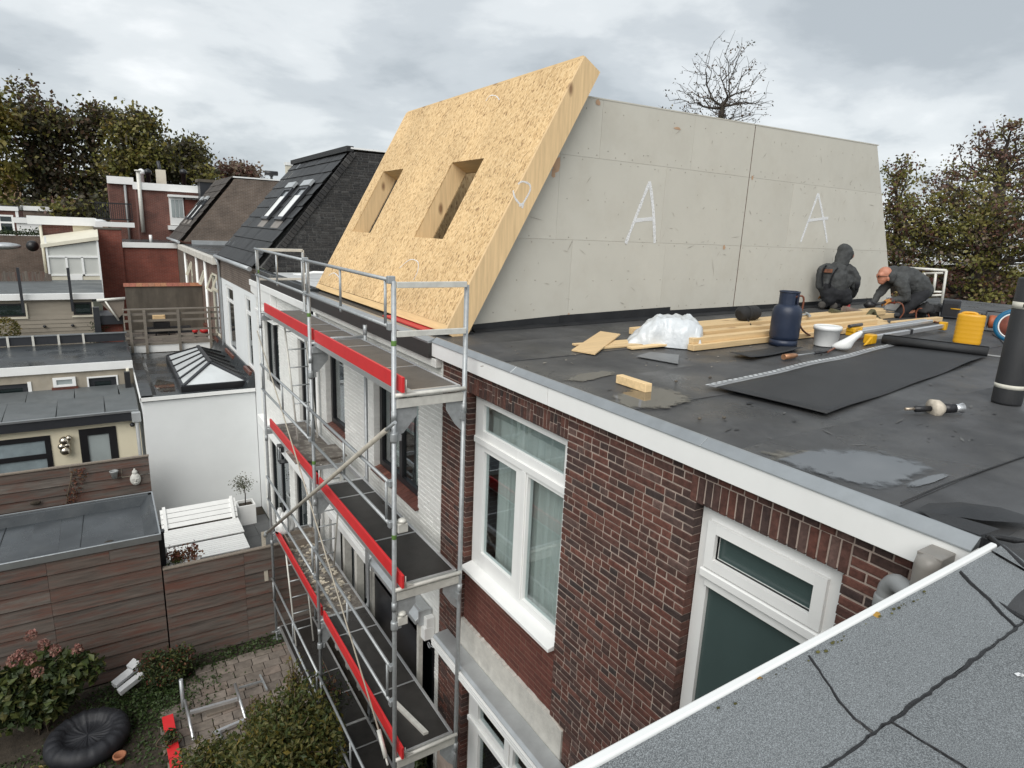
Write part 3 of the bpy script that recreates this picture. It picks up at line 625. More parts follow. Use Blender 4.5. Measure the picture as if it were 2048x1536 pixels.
# ------------------------------------------------------------------ the roof the picture is taken from
H0 = thing('near_roof_house', 'near flat roof of grey granulated felt with white edge trim in the corner', 'roof', (2.2, -1.0, 0))
obj('wall', MB().box(-3.0, 3.24, -4.0, .93, 0, 6.60), old_bt, H0)
def nz_(y):
    return 6.745 - .055*min(1, max(0, (1.0-y)/.27))**.8 if y < 1.0 else 6.745
def felt_sheet(x0, x1, ya, yb, lift, seed, cor=0):
    mb = MB(); nx = max(4, int((x1-x0)/.12)); ny = 8; r = random.Random(seed)
    for j in range(ny+1):
        for i in range(nx+1):
            xx = x0+(x1-x0)*i/nx; yv = ya+(yb-ya)*j/ny
            mb.v.append((xx, yv, nz_(yv)+lift+.004*math.sin(xx*2.3+yv*3+seed)))
    for j in range(ny):
        for i in range(nx):
            a = j*(nx+1)+i; mb.f.append((a, a+1, a+nx+2, a+nx+1)); mb.m.append(0); mb.sm.append(True)
    return mb
obj('felt_sheet', felt_sheet(-3, 3.12, .735, 1.0, -.001, 1), felt_m, H0)
obj('felt_sheet', felt_sheet(-3, 1.76, -1.0, .73, .001, 3), felt_m, H0)
obj('felt_sheet', felt_sheet(1.765, 3.12, -1.0, .73, .003, 4), felt_m, H0)
obj('felt_sheet', MB().add([(3.12,.735,nz_(.735)+.0),(3.13,.735,nz_(.735)+.005),(3.17,.86,nz_(.86)+.005),(3.235,.995,nz_(.995)+.005),(3.12,.995,nz_(.995)+.005),(3.12,.86,nz_(.86)+.005)], [(0,1,2,5),(5,2,3,4)]), felt_m, H0)
obj('deck_edge', MB().box(-3, 3.25, .985, 1.0, 6.60, 6.735).box(-3, 3.25, -4, .9, 6.60, 6.66), bit_black, H0)
def wob(a, b, n, amp, r, r0=.007, r1=.013):
    a, b = Vector(a), Vector(b); d = (b-a); s_ = Vector((-d.y, d.x, 0)).normalized(); pts = []; rs = []
    for i in range(n+1):
        p = a+d*i/n+s_*r.uniform(-amp, amp); pts.append((p.x, p.y, nz_(p.y)-.0015)); rs.append(r.uniform(r0, r1))
    return pts, rs
r = random.Random(2)
def flat_seam(pts, rs, h=.007):
    mb = MB(); q = [Vector(p) for p in pts]
    for i in range(len(q)-1):
        d = (q[i+1]-q[i]); s_ = Vector((-d.y, d.x, 0)).normalized()
        a, b = q[i], q[i+1]; u = Vector((0,0,h)); k = Vector((0,0,-.004))
        A = [a-s_*rs[i]+k, a-s_*rs[i]*.3+u, a+s_*rs[i]*.3+u, a+s_*rs[i]+k]; B = [b-s_*rs[i+1]+k, b-s_*rs[i+1]*.3+u, b+s_*rs[i+1]*.3+u, b+s_*rs[i+1]+k]
        for t in range(3): mb.add([A[t], B[t], B[t+1], A[t+1]], [(0,3,2,1) if False else (0,1,2,3)], 0, True)
    mb.f = [tuple(reversed(f_)) for f_ in mb.f]
    return mb
for a, b, n_, am in (((.2,.735,0),(3.1,.732,0),110,.004), ((1.765,.73,0),(1.775,.2,0),24,.0025)):
    pts, rs = wob(a, b, n_, am, r, .004 if n_ == 24 else .005, .007 if n_ == 24 else .012); obj('felt_seam', flat_seam(pts, rs), seam_m, H0)
def curve_seam(ctrl, n=14):
    pts = []
    for i in range(n+1):
        t = i/n; k = min(len(ctrl)-2, int(t*(len(ctrl)-1))); f_ = t*(len(ctrl)-1)-k
        a, b = Vector(ctrl[k]), Vector(ctrl[k+1]); p = a.lerp(b, f_); pts.append((p.x+r.uniform(-.003,.003), p.y, nz_(p.y)))
    return flat_seam(pts, [r.uniform(.005,.010) for _ in pts])
obj('felt_seam', curve_seam([(1.755,.985,0),(1.735,.93,0),(1.695,.86,0),(1.67,.79,0),(1.675,.735,0)]), seam_m, H0)
obj('felt_seam', curve_seam([(2.80,.985,0),(2.765,.93,0),(2.725,.85,0),(2.67,.78,0),(2.645,.735,0)]), seam_m, H0)
pc = P(2055, 1207, z=6.73)
obj('round_felt_patch', MB().lathe([(.20,-.006),(.20,.006),(.001,.009)], (2.93,.72,nz_(.72)+.004), 40), mk('patch_felt', (.055,.057,.060), var=.15, sc=5, rough=.8, bump=.4, bsc=250, rnd=0), H0)
obj('patch_seam', MB().tube([(2.93+.20*math.cos(t*.1745), .72+.20*math.sin(t*.1745), nz_(.72)+.004) for t in range(37)], [r.uniform(.007,.014) for _ in range(37)], 5), seam_m, H0)
obj('edge_trim', MB().prism([(-3,1.0,6.70),(-3,1.0,6.752),(-3,1.006,6.757),(-3,1.024,6.757),(-3,1.028,6.752),(-3,1.028,6.66),(-3,1.02,6.66),(-3,1.02,6.70)], (6.185,0,0)), plastic_w, H0, bevel=.002)
mossm = mk('moss', (.075,.07,.02), var=.5, sc=40, rough=1, bump=1, bsc=60, rnd=.3)
mb = MB(); r = random.Random(21)
for _ in range(26):
    xx = r.choice((r.gauss(1.9,.5), r.gauss(2.1,.3), r.gauss(1.75,.15))); mb.ball((xx, .985-abs(r.gauss(0,.012)), 6.748), r.uniform(.002,.006), 6, 4, sc=(1.6,1,.6))
obj('moss', mb, mossm, H0, kind='stuff')
leafl = leaf_mat('fallen_leaf', [(.35,.16,.03),(.45,.26,.05),(.25,.12,.03)])
for (px, py) in ((1510,1352),(1745,1229)):
    p = P(px, py, z=6.74); mb = MB(); r2 = random.Random(px)
    pts = [(p.x+.02*math.cos(t)*r2.uniform(.6,1.2), p.y-.012+.014*math.sin(t)*r2.uniform(.6,1.2), nz_(p.y-.012)+.012+r2.uniform(0,.012)) for t in [i*.785 for i in range(8)]]
    mb.add(pts+[(p.x, p.y-.012, nz_(p.y)+.016)], [(i, (i+1) % 8, 8) for i in range(8)])
    tag(obj('fallen_leaf', mb, leafl), 'small yellow-brown leaf by the near edge, '+('below the frosted window' if px < 1600 else 'left of the grey downpipe'), 'leaf', 'fallen leaves on the near roof edge')
p = P(2000, 1340, z=6.69); mb = MB()
for k in range(3): mb.quad(*[(p.x+dx*(1.2-.3*k)+k*.009, p.y+dy*(1-.25*k)-k*.011+.004*(k==1), nz_(p.y)+.006) for dx, dy in ((0,0),(.018,-.008),(.022,.006),(.006,.012))])
obj('paint_mark', mb, chalk_m, H0)
an = .0126; pv_ = Vector((3.2,1.0,0)); rel = H0.location-pv_; H0.rotation_euler = (0,0,an)
H0.location = pv_+Vector((rel.x*math.cos(an)-rel.y*math.sin(an), rel.x*math.sin(an)+rel.y*math.cos(an)-.034, rel.z))
# ================================================================== white painted house under the new dormer
H2 = thing('white_house', 'white painted brick house with black framed windows standing behind the scaffold', 'house', (9.5, 9.2, 0))
ya, yb = 6.51, 12.0
A1 = (7.19, 8.80, 4.36, 5.98); A2 = (10.19, 11.25, 4.36, 5.98); AG1 = (6.62, 8.3, .1, 2.62); AG2 = (8.75, 11.3, .1, 2.75)
def wall_of(parent, ya, yb, holes, ztop=6.5, x=XF, mat=None):
    return obj('wall', MB().grid_holes(lambda u, v, d: (x+.0045+d, u, v), ya, yb, 0, ztop, [(h[0]-.012, h[1]+.012, h[2], h[3]+.01) for h in holes], 0, .26), mat or wbrick, parent)
wall_of(H2, ya, yb, [A1, A2, AG1, AG2])
lay_on(H2, lay(ya, yb, 6.40, .3, [A1, A2, AG1, AG2, (6.5, 12.1, 2.72, 3.08)], random.Random(13), .55, .009), wbrick, fF, 14, 300, rough=.0035, ch=.008)
for h in (A1, A2):
    ym = (h[0]+h[1])/2; x = 3.35
    cells = [(h[0]+.09, h[1]-.09, h[2]+.14, h[3]-.09)] if h is A2 else [(h[0]+.09, ym-.05, h[2]+.14, h[3]-.09), (ym+.05, h[1]-.09, h[2]+.14, h[3]-.09)]
    sash(H2, x, h[0], h[1], h[2]+.05, h[3], .09, cells, black_p, glass, label='black framed upstairs window')
    sl = thing
    n = int((h[1]-h[0]+.1)/.105)
    for k in range(n):
        a = h[0]-.04+k*.105
        obj('sill_tile', MB().prism([(3.20,a,h[2]-.03),(3.20,a,h[2]-.005),(3.36,a,h[2]+.045),(3.36,a,h[2]-.02)], (0,.099,0)), tilesill, H2, bevel=.003)
    obj('curtain', folds(3.58, h[0]+.02, h[0]+(h[1]-h[0])*.42, h[2], h[3], .03, .15), curtain, H2)
    obj('curtain', folds(3.62, h[1]-.32, h[1], h[2], h[3], .03, .13), curtain, H2)
obj('blind', MB().box(3.52,3.53,A1[0]+.75,A1[1]-.05,5.1,5.98), plastic_w, H2)
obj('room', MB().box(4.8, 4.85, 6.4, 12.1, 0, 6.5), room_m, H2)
for nm, b, m_ in (('cornice', (3.17, 3.25, ya+.02, 11.9, 6.40, 6.50), wbrick), ('gutter_fascia', (3.12, 3.28, 6.635, 11.95, 6.50, 6.685), black_fascia)):
    obj(nm, MB().box(*b), m_, H2, bevel=.004)
obj('roof_trim', MB().prism([(3.115,6.635,6.68),(3.115,6.635,6.70),(3.2,6.635,6.735),(3.26,6.635,6.735),(3.26,6.635,6.68)], (0,5.3,0)), metal_trim, H2)
obj('storey_band', MB().box(3.10, 3.25, ya+.1, 11.85, 2.74, 2.92).box(3.13, 3.25, ya+.1, 11.85, 2.92, 3.06).box(3.06, 3.12, 8.6, 11.8, 2.90, 2.94), white_m, H2, bevel=.006)
# black garden doors and the open-slatted bits of the ground floor
for h in (AG2,):
    sash(H2, 3.30, h[0], h[1], h[2], h[3], .1, [(h[0]+.15+k*.82, h[0]+.15+k*.82+.62, .5, 2.4) for k in range(3)], black_p, glass_dk, label='black garden doors of the white house')
sash(H2, 3.30, AG1[0], AG1[1], AG1[2], AG1[3], .1, [(6.78, 7.4, .5, 2.4), (7.55, 8.15, .5, 2.4)], black_p, glass_dk, label='black garden door beside the sun screen')
for k in range(4):
    obj('door_post', MB().box(3.10, 3.22, 8.62+.0*k+k*.62, 8.74+k*.62, .1, 2.73), galv_old if k < 3 else white_m, H2)
obj('downpipe', MB().tube([(3.18,11.80,6.5),(3.18,11.80,0)], .05, 12), black_p, H2)
for z in (5.55, 3.9): obj('pipe_bracket', MB().lathe([(.065,z),(.065,z+.05)], (3.18,11.8,0), 12).box(3.15,3.26,11.72,11.88,z+.01,z+.04), black_p, H2)
obj('downpipe', MB().tube([(3.19,11.58,6.4),(3.19,11.58,.0)], .03, 10), white_m, H2)
obj('house_body', MB().box(3.6, 16.2, 11.86, 12.0, 0, 6.5), old_bt, H2)
obj('roof_deck', MB().box(3.25, 16.2, 7.06, 12.0, 6.45, 6.685), bitumen, H2)
# sun screen cassette beside the garden door
SS = thing('sun_screen', 'black vertical sun screen with silver cassette on the white wall behind the scaffold', 'sun screen', (3.1, 7.2, 0))
obj('cassette', MB().prism([(3.24,6.72,3.07),(3.24,6.72,3.13),(3.10,6.72,3.13),(3.10,6.72,3.08),(3.02,6.72,3.0),(3.02,6.72,2.94)], (0,1.75,0)), zinc, SS, bevel=.004)
obj('cassette_end', MB().box(3.06,3.24,6.69,6.72,2.93,3.14), zinc, SS)
obj('screen_cloth', MB().box(3.10,3.11,6.80,8.42,.3,2.93), black_p, SS)
for a in (6.72, 8.43): obj('side_guide', MB().box(3.07,3.13,a,a+.06,.1,2.93), galv_old, SS)
obj('bottom_bar', MB().box(3.08,3.13,6.8,8.42,.27,.31), alu, SS)
# ================================================================== second white house, at the far end of the scaffold
H3 = thing('white_house', 'second white painted house with a pale flat roof beyond the wooden dormer', 'house', (9.5, 14.6, 0))
B1 = (14.9, 16.35, 4.05, 5.68); B2 = (12.55, 13.2, 3.35, 5.68); BG = (12.9, 13.9, .1, 2.7); BG2 = (14.4, 16.4, .1, 2.7)
wall_of(H3, 12.0, 17.2, [B1, B2, BG, BG2])
lay_on(H3, lay(12.0, 17.2, 6.40, .3, [B1, B2, BG, BG2], random.Random(15), .55, .009), wbrick, fF, 16, 0, rough=.003, ch=.008)
sash(H3, 3.32, *B1, .08, [(B1[0]+.09, 15.58, 4.15, 5.58), (15.68, B1[1]-.09, 4.15, 5.58)], black_p, glass_dk, label='black framed window seen through the ladder')
sash(H3, 3.32, *B2, .08, [(B2[0]+.09, B2[1]-.09, 3.45, 5.58)], black_p, glass_dk, label='narrow black stair window')
sash(H3, 3.30, *BG, .08, [(BG[0]+.12, BG[1]-.12, .4, 2.55)], black_p, glass_dk, label='narrow black ground floor door')
sash(H3, 3.30, *BG2, .08, [(BG2[0]+.12, 15.35, .4, 2.55), (15.45, BG2[1]-.12, .4, 2.55)], black_p, glass_dk, label='black ground floor doors')
obj('room', MB().box(4.4, 4.45, 12.1, 17.1, 0, 6.5), room_m, H3)
obj('gutter_fascia', MB().box(3.12, 3.28, 12.05, 17.0, 6.52, 6.665), black_fascia, H3, bevel=.004)
obj('cornice', MB().box(3.10, 3.25, 12.02, 17.15, 6.38, 6.52), white_m, H3, bevel=.006)
obj('cornice_block', MB().prism([(3.12,17.1,6.38),(3.12,14.9,6.38),(3.12,14.9,6.02),(3.12,15.4,6.05),(3.12,17.1,6.22)], (.13,0,0)), white_m, H3, bevel=.004)
obj('window_head', MB().box(3.13, 3.25, 14.75, 16.6, 5.70, 5.80).box(3.10, 3.25, 14.7, 16.65, 5.80, 5.86), white_m, H3, bevel=.005)
obj('storey_band', MB().box(3.10, 3.25, 12.05, 17.0, 2.78, 3.02), white_m, H3, bevel=.006)
roof_w = mk('white_roof_sheet', (.62,.63,.63), var=.06, sc=3, rough=.5, rnd=0, dirt=.5, dcol=(.34,.34,.33), dsc=2.5)
mb = MB().box(3.35, 9.0, 12.06, 16.9, 6.5, 6.70)
obj('roof_sheet', mb, roof_w, H3)
obj('roof_kerb', MB().box(3.26, 3.42, 12.06, 16.95, 6.66, 6.78), epdm, H3, bevel=.01)
obj('house_body', MB().box(3.6, 16.2, 17.05, 17.18, 0, 6.5), old_bt, H3)
r = random.Random(31)
t = tag(obj('roof_pipe', MB().tube([(3.75,15.3,6.78),(3.9,15.1,6.79),(4.1,14.9,6.86),(4.6,14.7,6.86),(5.0,14.5,6.80)], .03, 8), plastic_w), 'white bent plastic pipe lying on the pale roof behind the scaffold rail', 'pipe')
for k in range(6):
    xx, yv = r.uniform(3.6, 5.4), r.uniform(12.6, 15.2)
    obj('roof_seam', MB().tube([(xx, yv, 6.702), (xx+r.uniform(.2,.6), yv+r.uniform(-.6,.6), 6.702)], .006, 5), pvc_g, H3)
vt = thing('roof_vent', 'small black cowl vent on the pale roof next to the dormer', 'vent', (4.35, 13.3, 6.7))
obj('pipe', MB().tube([(4.35,13.3,6.7),(4.35,13.3,6.86)], .055, 12), black_p, vt); obj('cowl', MB().tube([(4.22,13.3,6.90),(4.5,13.25,6.93)], .075, 12), black_p, vt)
# ================================================================== mansard houses farther along the row
def slope_pt(x0, z0, x1, z1):
    d = Vector((x1-x0, 0, z1-z0)); L = d.length; return d/L, L
def mansard(H, ya, yb, tmat, gable_mat, seed, tile_w=.34, rows=10, xe=3.22, ze=6.80, xt=5.80, zt=9.86, back=14.5):
    d, L = slope_pt(xe, ze, xt, zt); n = Vector((-d.z, 0, d.x))
    obj('roof_body', MB().prism([(xe+.14,ya,ze),(xt+.1,ya,zt-.06),(12.6,ya,zt-.02),(back,ya,ze)], (0,yb-ya,0)), gable_mat, H)
    th = L/rows; r = random.Random(seed); nc = int((yb-ya)/tile_w)
    tw = (yb-ya)/nc
    tm = MB(); a = Vector((0,0,0))
    up = d*(th+.05); o_ = n*.035
    tm.add([Vector((0,0,0))+o_, Vector((0,tw-.008,0))+o_, Vector((0,tw-.008,0))+up+n*.008, up+n*.008, Vector((0,0,0)), Vector((0,tw-.008,0))], [(3,2,1,0),(0,1,5,4)])
    me = mesh_from('roof_tile', tm, tmat)
    for j in range(rows):
        for k in range(nc):
            p = Vector((xe,0,ze))+d*(j*th)+n*(.02+r.uniform(0,.008)); p.y = ya+k*tw
            inst('roof_tile', me, H, p)
    return d, n, L
def roof_window(H, ya, yb, s0, s1, d, n, xe=3.22, ze=6.80):
    fr = lambda u, v, w: (Vector((xe,0,ze))+d*v+n*(.06+w)+Vector((0,u,0)))
    w = obj('roof_window', MB().grid_holes(lambda u, v, q: fr(u, v, q), ya, yb, s0, s1, [(ya+.07, yb-.07, s0+.1, s1-.08)], 0, .07), anth, H)
    obj('pane', MB().grid_holes(lambda u, v, q: fr(u, v, q), ya+.07, yb-.07, s0+.1, s1-.08, [], .03, .036), sky_glass, w)
    obj('roller_box', MB().grid_holes(lambda u, v, q: fr(u, v, q), ya-.02, yb+.02, s1, s1+.2, [], .03, .10), zinc, w)
    obj('blind', MB().grid_holes(lambda u, v, q: fr(u, v, q), ya+.07, yb-.07, s0+.1, s0+.1+(s1-s0)*.66, [], .037, .041), plastic_w, w)
    obj('lead_apron', MB().grid_holes(lambda u, v, q: fr(u, v, q), ya+.02, yb-.02, s0-.24, s0, [], -.01, .0), mk('lead_%d' % int(ya*100), (.22,.20,.18), rough=.6, rnd=.1), w)
H4 = thing('mansard_house', 'house with a black tiled mansard roof and black brick gable beyond the wooden dormer', 'house', (9.0, 20.0, 0))
d4, n4, L4 = mansard(H4, 17.06, 22.7, tile_black, dark_mort, 41)
obj('gable_mortar', MB().prism([(3.45,17.0,6.70),(5.83,17.0,9.80),(12.5,17.0,9.84),(14.4,17.0,6.70)], (0,.05,0)), dark_mort, H4)
gb = []
for b in lay(3.3, 9.4, 9.80, 6.70, [], random.Random(17), .6, .014):
    xl = 3.50+(b[1]-6.8)*(5.80-3.42)/(9.8-6.8)
    if b[0]-b[2]/2 > xl: gb.append(b)
    elif b[0]+b[2]/2 > xl+.04: gb.append(((xl+b[0]+b[2]/2)/2, b[1], b[0]+b[2]/2-xl, b[3]))
lay_on(H4, gb, dark_brick, lambda u, w, dd: (u, 16.985+dd, w), 18, 300, rough=.003, rot=rad(90))
# the raking edge of header bricks
mb = MB(); dd_, LL = slope_pt(3.44, 6.80, 5.79, 9.80); nn = Vector((-dd_.z,0,dd_.x)); r = random.Random(6)
k = 0
while k*.105 < LL-.05:
    c = Vector((3.44,16.99,6.80))+dd_*(k*.105+.05)-nn*.03
    mb.obox(c, dd_*.046, Vector((0,.045,0)), nn*.075); k += 1
obj('raking_brick_edge', mb, dark_brick, H4, kind='stuff')
obj('ridge_trim', MB().box(5.72, 12.7, 16.94, 22.75, 9.86, 9.90), white_m, H4)
obj('ridge_cap', MB().box(5.62, 5.80, 16.95, 22.75, 9.80, 9.93), tile_black, H4)
roof_window(H4, 17.72, 18.6, 1.48, 2.66, d4, n4); roof_window(H4, 19.45, 20.3, 1.48, 2.66, d4, n4)
obj('gutter', MB().tube([(3.12,17.1,6.77),(3.12,22.8,6.77)], .06, 8), zinc, H4)
obj('rainwater_pipe', MB().tube([(3.12,22.6,6.75),(3.2,22.65,6.5),(3.19,22.65,0)], .045, 8), zinc, H4)
C1 = (18.0, 18.75, 3.95, 5.95); C2 = (20.6, 21.9, 3.9, 5.95)
wall_of(H4, 17.2, 22.7, [C1, C2], 6.1, mat=render_m)
obj('brick_frieze', MB().box(3.25, 3.5, 17.2, 22.7, 6.1, 6.75), brown_bt, H4)
for h in (C1, C2):
    sash(H4, 3.27, *h, .08, [(h[0]+.08, h[1]-.08, h[2]+.08, h[3]-.5), (h[0]+.08, h[1]-.08, h[3]-.42, h[3]-.08)], white_m, glass_dk, label='white window frame of the rendered house')
    obj('sill', MB().box(3.12, 3.3, h[0]-.05, h[1]+.05, h[2]-.1, h[2]), tilesill, H4)
obj('room', MB().box(3.8, 3.85, 17.3, 22.6, 0, 6.5), room_m, H4)
# two plain brown brick houses with cream windows
def plain_house(name, label, ya, yb, wins, mat, frame, seed):
    H = thing(name, label, 'house', (9.0, (ya+yb)/2, 0))
    wall_of(H, ya, yb, wins, 6.55, mat=mat)
    r = random.Random(seed)
    for h in wins:
        w = sash(H, 3.27, *h, .08, [(h[0]+.09, h[1]-.09, h[2]+.09, h[3]-.62), (h[0]+.09, h[1]-.09, h[3]-.54, h[3]-.08)], frame, glass_dk)
        if r.random() < .6:        # top light standing open
            c = Vector((3.2, (h[0]+h[1])/2, h[3]-.31)); ax = Vector((-.16,0,-.25))
            obj('open_light', MB().bar(Vector((3.26,h[0]+.1,h[3]-.07)), Vector((3.07,h[0]+.1,h[3]-.55)), .05, .05).bar(Vector((3.26,h[1]-.1,h[3]-.07)), Vector((3.07,h[1]-.1,h[3]-.55)), .05, .05).bar(Vector((3.07,h[0]+.08,h[3]-.55)), Vector((3.07,h[1]-.08,h[3]-.55)), .05, .05), frame, w)
        obj('sill', MB().box(3.12, 3.3, h[0]-.05, h[1]+.05, h[2]-.1, h[2]), tilesill, H)
    obj('room', MB().box(3.8, 3.85, ya, yb, 0, 6.4), room_m, H)
    obj('gutter_board', MB().box(3.02, 3.24, ya, yb, 6.5, 6.72), mk('worn_white_board_%d' % seed, (.60,.575,.52), var=.1, sc=4, rough=.6, rnd=0, dirt=.6, dcol=(.33,.30,.26), dsc=3), H, bevel=.008)
    obj('roof', MB().box(3.2, 14.5, ya, yb, 6.45, 6.74), epdm, H)
    return H
H5 = plain_house('brown_brick_house', 'pale brown brick house with cream window frames and open top lights behind the terrace', 22.7, 27.8, [(23.6, 24.9, 3.9, 6.1), (26.2, 26.9, 4.0, 6.1)], pink_bt, cream_m, 51)
H6 = plain_house('brown_brick_house', 'farther brown brick house with cream frames between the flat roof and the red extension', 27.8, 33.2, [(28.6, 29.5, 3.9, 6.1), (30.4, 31.1, 3.9, 6.1), (32.0, 32.7, 3.9, 6.1)], pink_bt, cream_m, 52)
for yv in (25.4, 27.75, 31.6): obj('drain_pipe', MB().tube([(3.14,yv,6.5),(3.14,yv,.5)], .05, 8), white_m, H5 if yv < 27.8 else H6)
obj('skirting_roll', MB().box(3.6, 12, 33.02, 33.14, 6.7, 6.92), zinc, H6)
H7 = thing('mansard_house', 'house with a brown brick gable and worn brown tiled mansard behind the black tiled one', 'house', (9.0, 35.6, 0))
d7, n7, L7 = mansard(H7, 33.2, 38.4, tile_brown, brown_bt, 43, rows=9, tile_w=.6, xe=3.15, ze=6.85, xt=5.55, zt=9.84)
obj('gable', MB().prism([(3.62,33.14,6.74),(5.62,33.14,9.78),(12.4,33.14,9.82),(14.2,33.14,6.74)], (0,.2,0)), brown_bt, H7)
obj('ridge_trim', MB().box(5.55, 12.5, 33.1, 38.4, 9.82, 9.88), white_m, H7)
obj('wall', MB().box(3.25, 3.5, 33.2, 38.4, 0, 6.7), brown_bt, H7)
obj('gutter', MB().tube([(3.06,33.1,6.82),(3.06,38.4,6.82)], .07, 8), zinc, H7)
for a in (34.6, 36.3):
    roof_window(H7, a, a+.8, 1.2, 2.4, d7, n7, 3.15, 6.85)
# chimneys and vents on the skyline
def chimney(name, label, cat, loc, parts, mat):
    t = thing(name, label, cat, loc)
    for nm, b, m_ in parts: obj(nm, MB().box(*[loc[i//2]+b[i] for i in range(6)]), m_, t)
    return t
q = P(578, 345, y=26.0)
chimney('chimney', 'slim white chimney just behind the black tiled mansard', 'chimney', (q.x, q.y, 6.7), [('stack', (-.11,.11,-.11,.11,0,q.z-6.7+.25), cream_m), ('cap', (-.14,.14,-.14,.14,q.z-6.7+.25,q.z-6.7+.36), white_m)], cream_m)
q = P(543, 355, y=34.0)
vp_ = thing('roof_vent', 'black T-shaped vent pipe on the roof of the brown gabled house', 'vent', (q.x, 34.0, 9.84))
obj('pipe', MB().tube([(q.x,34,9.84),(q.x,34,q.z+.1)], .06, 8), black_p, vp_); obj('cowl', MB().tube([(q.x-.3,34,q.z+.2),(q.x+.3,34,q.z+.2)], .11, 8).tube([(q.x,34,q.z+.05),(q.x,34,q.z+.25)], .1, 8), black_p, vp_)
# ================================================================== prefabricated wooden dormer front (leaning panel of strand board)
B0 = Vector((3.47, 6.90, 6.80)); TD = Vector((1.85, 0, 3.34)); PL = TD.length; TD.normalize(); PN = Vector((-TD.z, 0, TD.x))   # up-slope, outward
PT = .30
def pl_uv(px, py):
    p = PP(px, py, B0, PN); q = p-B0; return q.y, q.dot(TD)
UL = (pl_uv(632, 578)[0]+pl_uv(815, 222)[0])/2
H_ = []
for cs in (((905,324.7),(970,316),(884,477.6),(826.6,473.9)), ((767,343),(808.8,337),(739,465.5),(703.9,463))):
    q = [pl_uv(*c) for c in cs]; H_.append((min(q[1][0],q[2][0]) if 0 else (q[1][0]+q[2][0])/2, (q[0][0]+q[3][0])/2, (q[2][1]+q[3][1])/2, (q[0][1]+q[1][1])/2))
DP = thing('dormer_panel', 'big leaning dormer front of golden strand board with two window openings', 'roof panel', (4.4, 6.9+UL/2, 6.72))
fp = lambda u, v, d: B0+Vector((0,u,0))+TD*v-PN*d
seams = [0.0]
for (a, b) in (((1010,262),(895,520)), ((815,245),(745,560))):
    pass
s1 = pl_uv(899, 208)[0]; s2 = pl_uv(980, 190)[0]
sms = sorted([0.0, pl_uv(985, 186)[0]*.98, pl_uv(897, 212)[0], UL])
print('UL', UL, 'holes', H_, 'seams', sms)
for i, (a, b) in enumerate(zip(sms, sms[1:])):
    obj('strand_board', MB().grid_holes(fp, a+.003, b-.006, .055 if i else .05, PL-.02, H_, 0, .018), osb, DP, bevel=.002)
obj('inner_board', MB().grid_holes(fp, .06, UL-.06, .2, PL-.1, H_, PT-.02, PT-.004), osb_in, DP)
obj('end_beam', MB().grid_holes(fp, -.045, -.001, -.05, PL, [], .0, PT), pine_z, DP, bevel=.006)
obj('end_beam', MB().grid_holes(fp, UL+.001, UL+.045, -.05, PL, [], .0, PT), pine_z, DP, bevel=.006)
obj('bottom_beam', MB().grid_holes(fp, .0, UL, -.05, .048, [], .002, PT), pine_y, DP, bevel=.006)
obj('top_beam', MB().grid_holes(fp, .0, UL, PL-.018, PL+.02, [], .0, PT), pine_y, DP)
for h in H_:
    for nm, (u0, u1, v0, v1) in {'a': (h[0]-.045,h[0]-.001,h[2]-.045,h[3]+.045), 'b': (h[1]+.001,h[1]+.045,h[2]-.045,h[3]+.045), 'c': (h[0],h[1],h[2]-.045,h[2]-.001), 'd': (h[0],h[1],h[3]+.001,h[3]+.045)}.items():
        obj('reveal_board', MB().grid_holes(fp, u0, u1, v0, v1, [], .019, PT-.021), pine_z if nm in 'ab' else pine_y, DP)
obj('red_membrane', MB().box(3.325, 3.6, 7.1, 8.6, 6.722, 6.738), mk('red_sealing_strip', (.55,.04,.04), rough=.5, rnd=0), DP)
obj('sole_plate', MB().box(3.28, 3.9, 6.95, 6.9+UL, 6.70, 6.722), bit_black, DP)
def stroke(name, parent, pts, w, n, up=.003, mat=chalk_m):
    """flat painted stroke through 3-D points lying on a surface with normal n"""
    pts = [Vector(p) for p in pts]; n = Vector(n).normalized(); mb = MB(); L_ = []; R_ = []
    for i, p in enumerate(pts):
        d = (pts[min(i+1,len(pts)-1)]-pts[max(i-1,0)]).normalized(); s_ = d.cross(n).normalized(); ww = w*random.uniform(.75,1.2)/2
        L_.append(p+s_*ww+n*up); R_.append(p-s_*ww+n*up)
    for i in range(len(pts)-1):
        q = [L_[i], R_[i], R_[i+1], L_[i+1]]
        if (q[1]-q[0]).cross(q[2]-q[0]).dot(n) < 0: q = q[::-1]
        mb.add(q, [(0,1,2,3)])
    return obj(name, mb, mat, parent)
def smooth(cp, n=6):
    cp = [Vector(c) for c in cp]; out = []
    for i in range(len(cp)-1):
        p0, p1, p2, p3 = cp[max(i-1,0)], cp[i], cp[i+1], cp[min(i+2,len(cp)-1)]
        for k in range(n):
            t = k/n; out.append(.5*((2*p1)+(p2-p0)*t+(2*p0-5*p1+4*p2-p3)*t*t+(3*p1-p0-3*p2+p3)*t**3))
    return out+[cp[-1]]
_up = [0]
def pmark(pix, w, p0, n, name='chalk_mark', parent=None, k=5): _up[0] = (_up[0]+1) % 4; stroke(name, parent, smooth([PP(x, y, p0, n) for x, y in pix], k), w, n, .003+.001*_up[0])
pmark([(972,203),(980,192),(992,192),(999,200)], .016, B0, PN, parent=DP)
pmark([(658,551),(668,546),(676,552),(681,560)], .018, B0, PN, parent=DP)
pmark([(800,536),(820,520),(836,524),(836,542),(828,560)], .015, B0, PN, parent=DP)
EB = B0+Vector((0,-.045,0)); EN = Vector((0,-1,0))
pmark([(1026,381),(1030,396),(1042,409),(1050,400),(1060,380),(1058,368),(1044,363),(1036,368)], .024, EB, EN, parent=DP)
pmark([(1038,412),(1046,408),(1044,416)], .03, EB, EN, parent=DP)
BB = fp(0, -.05, 0); BN = -TD
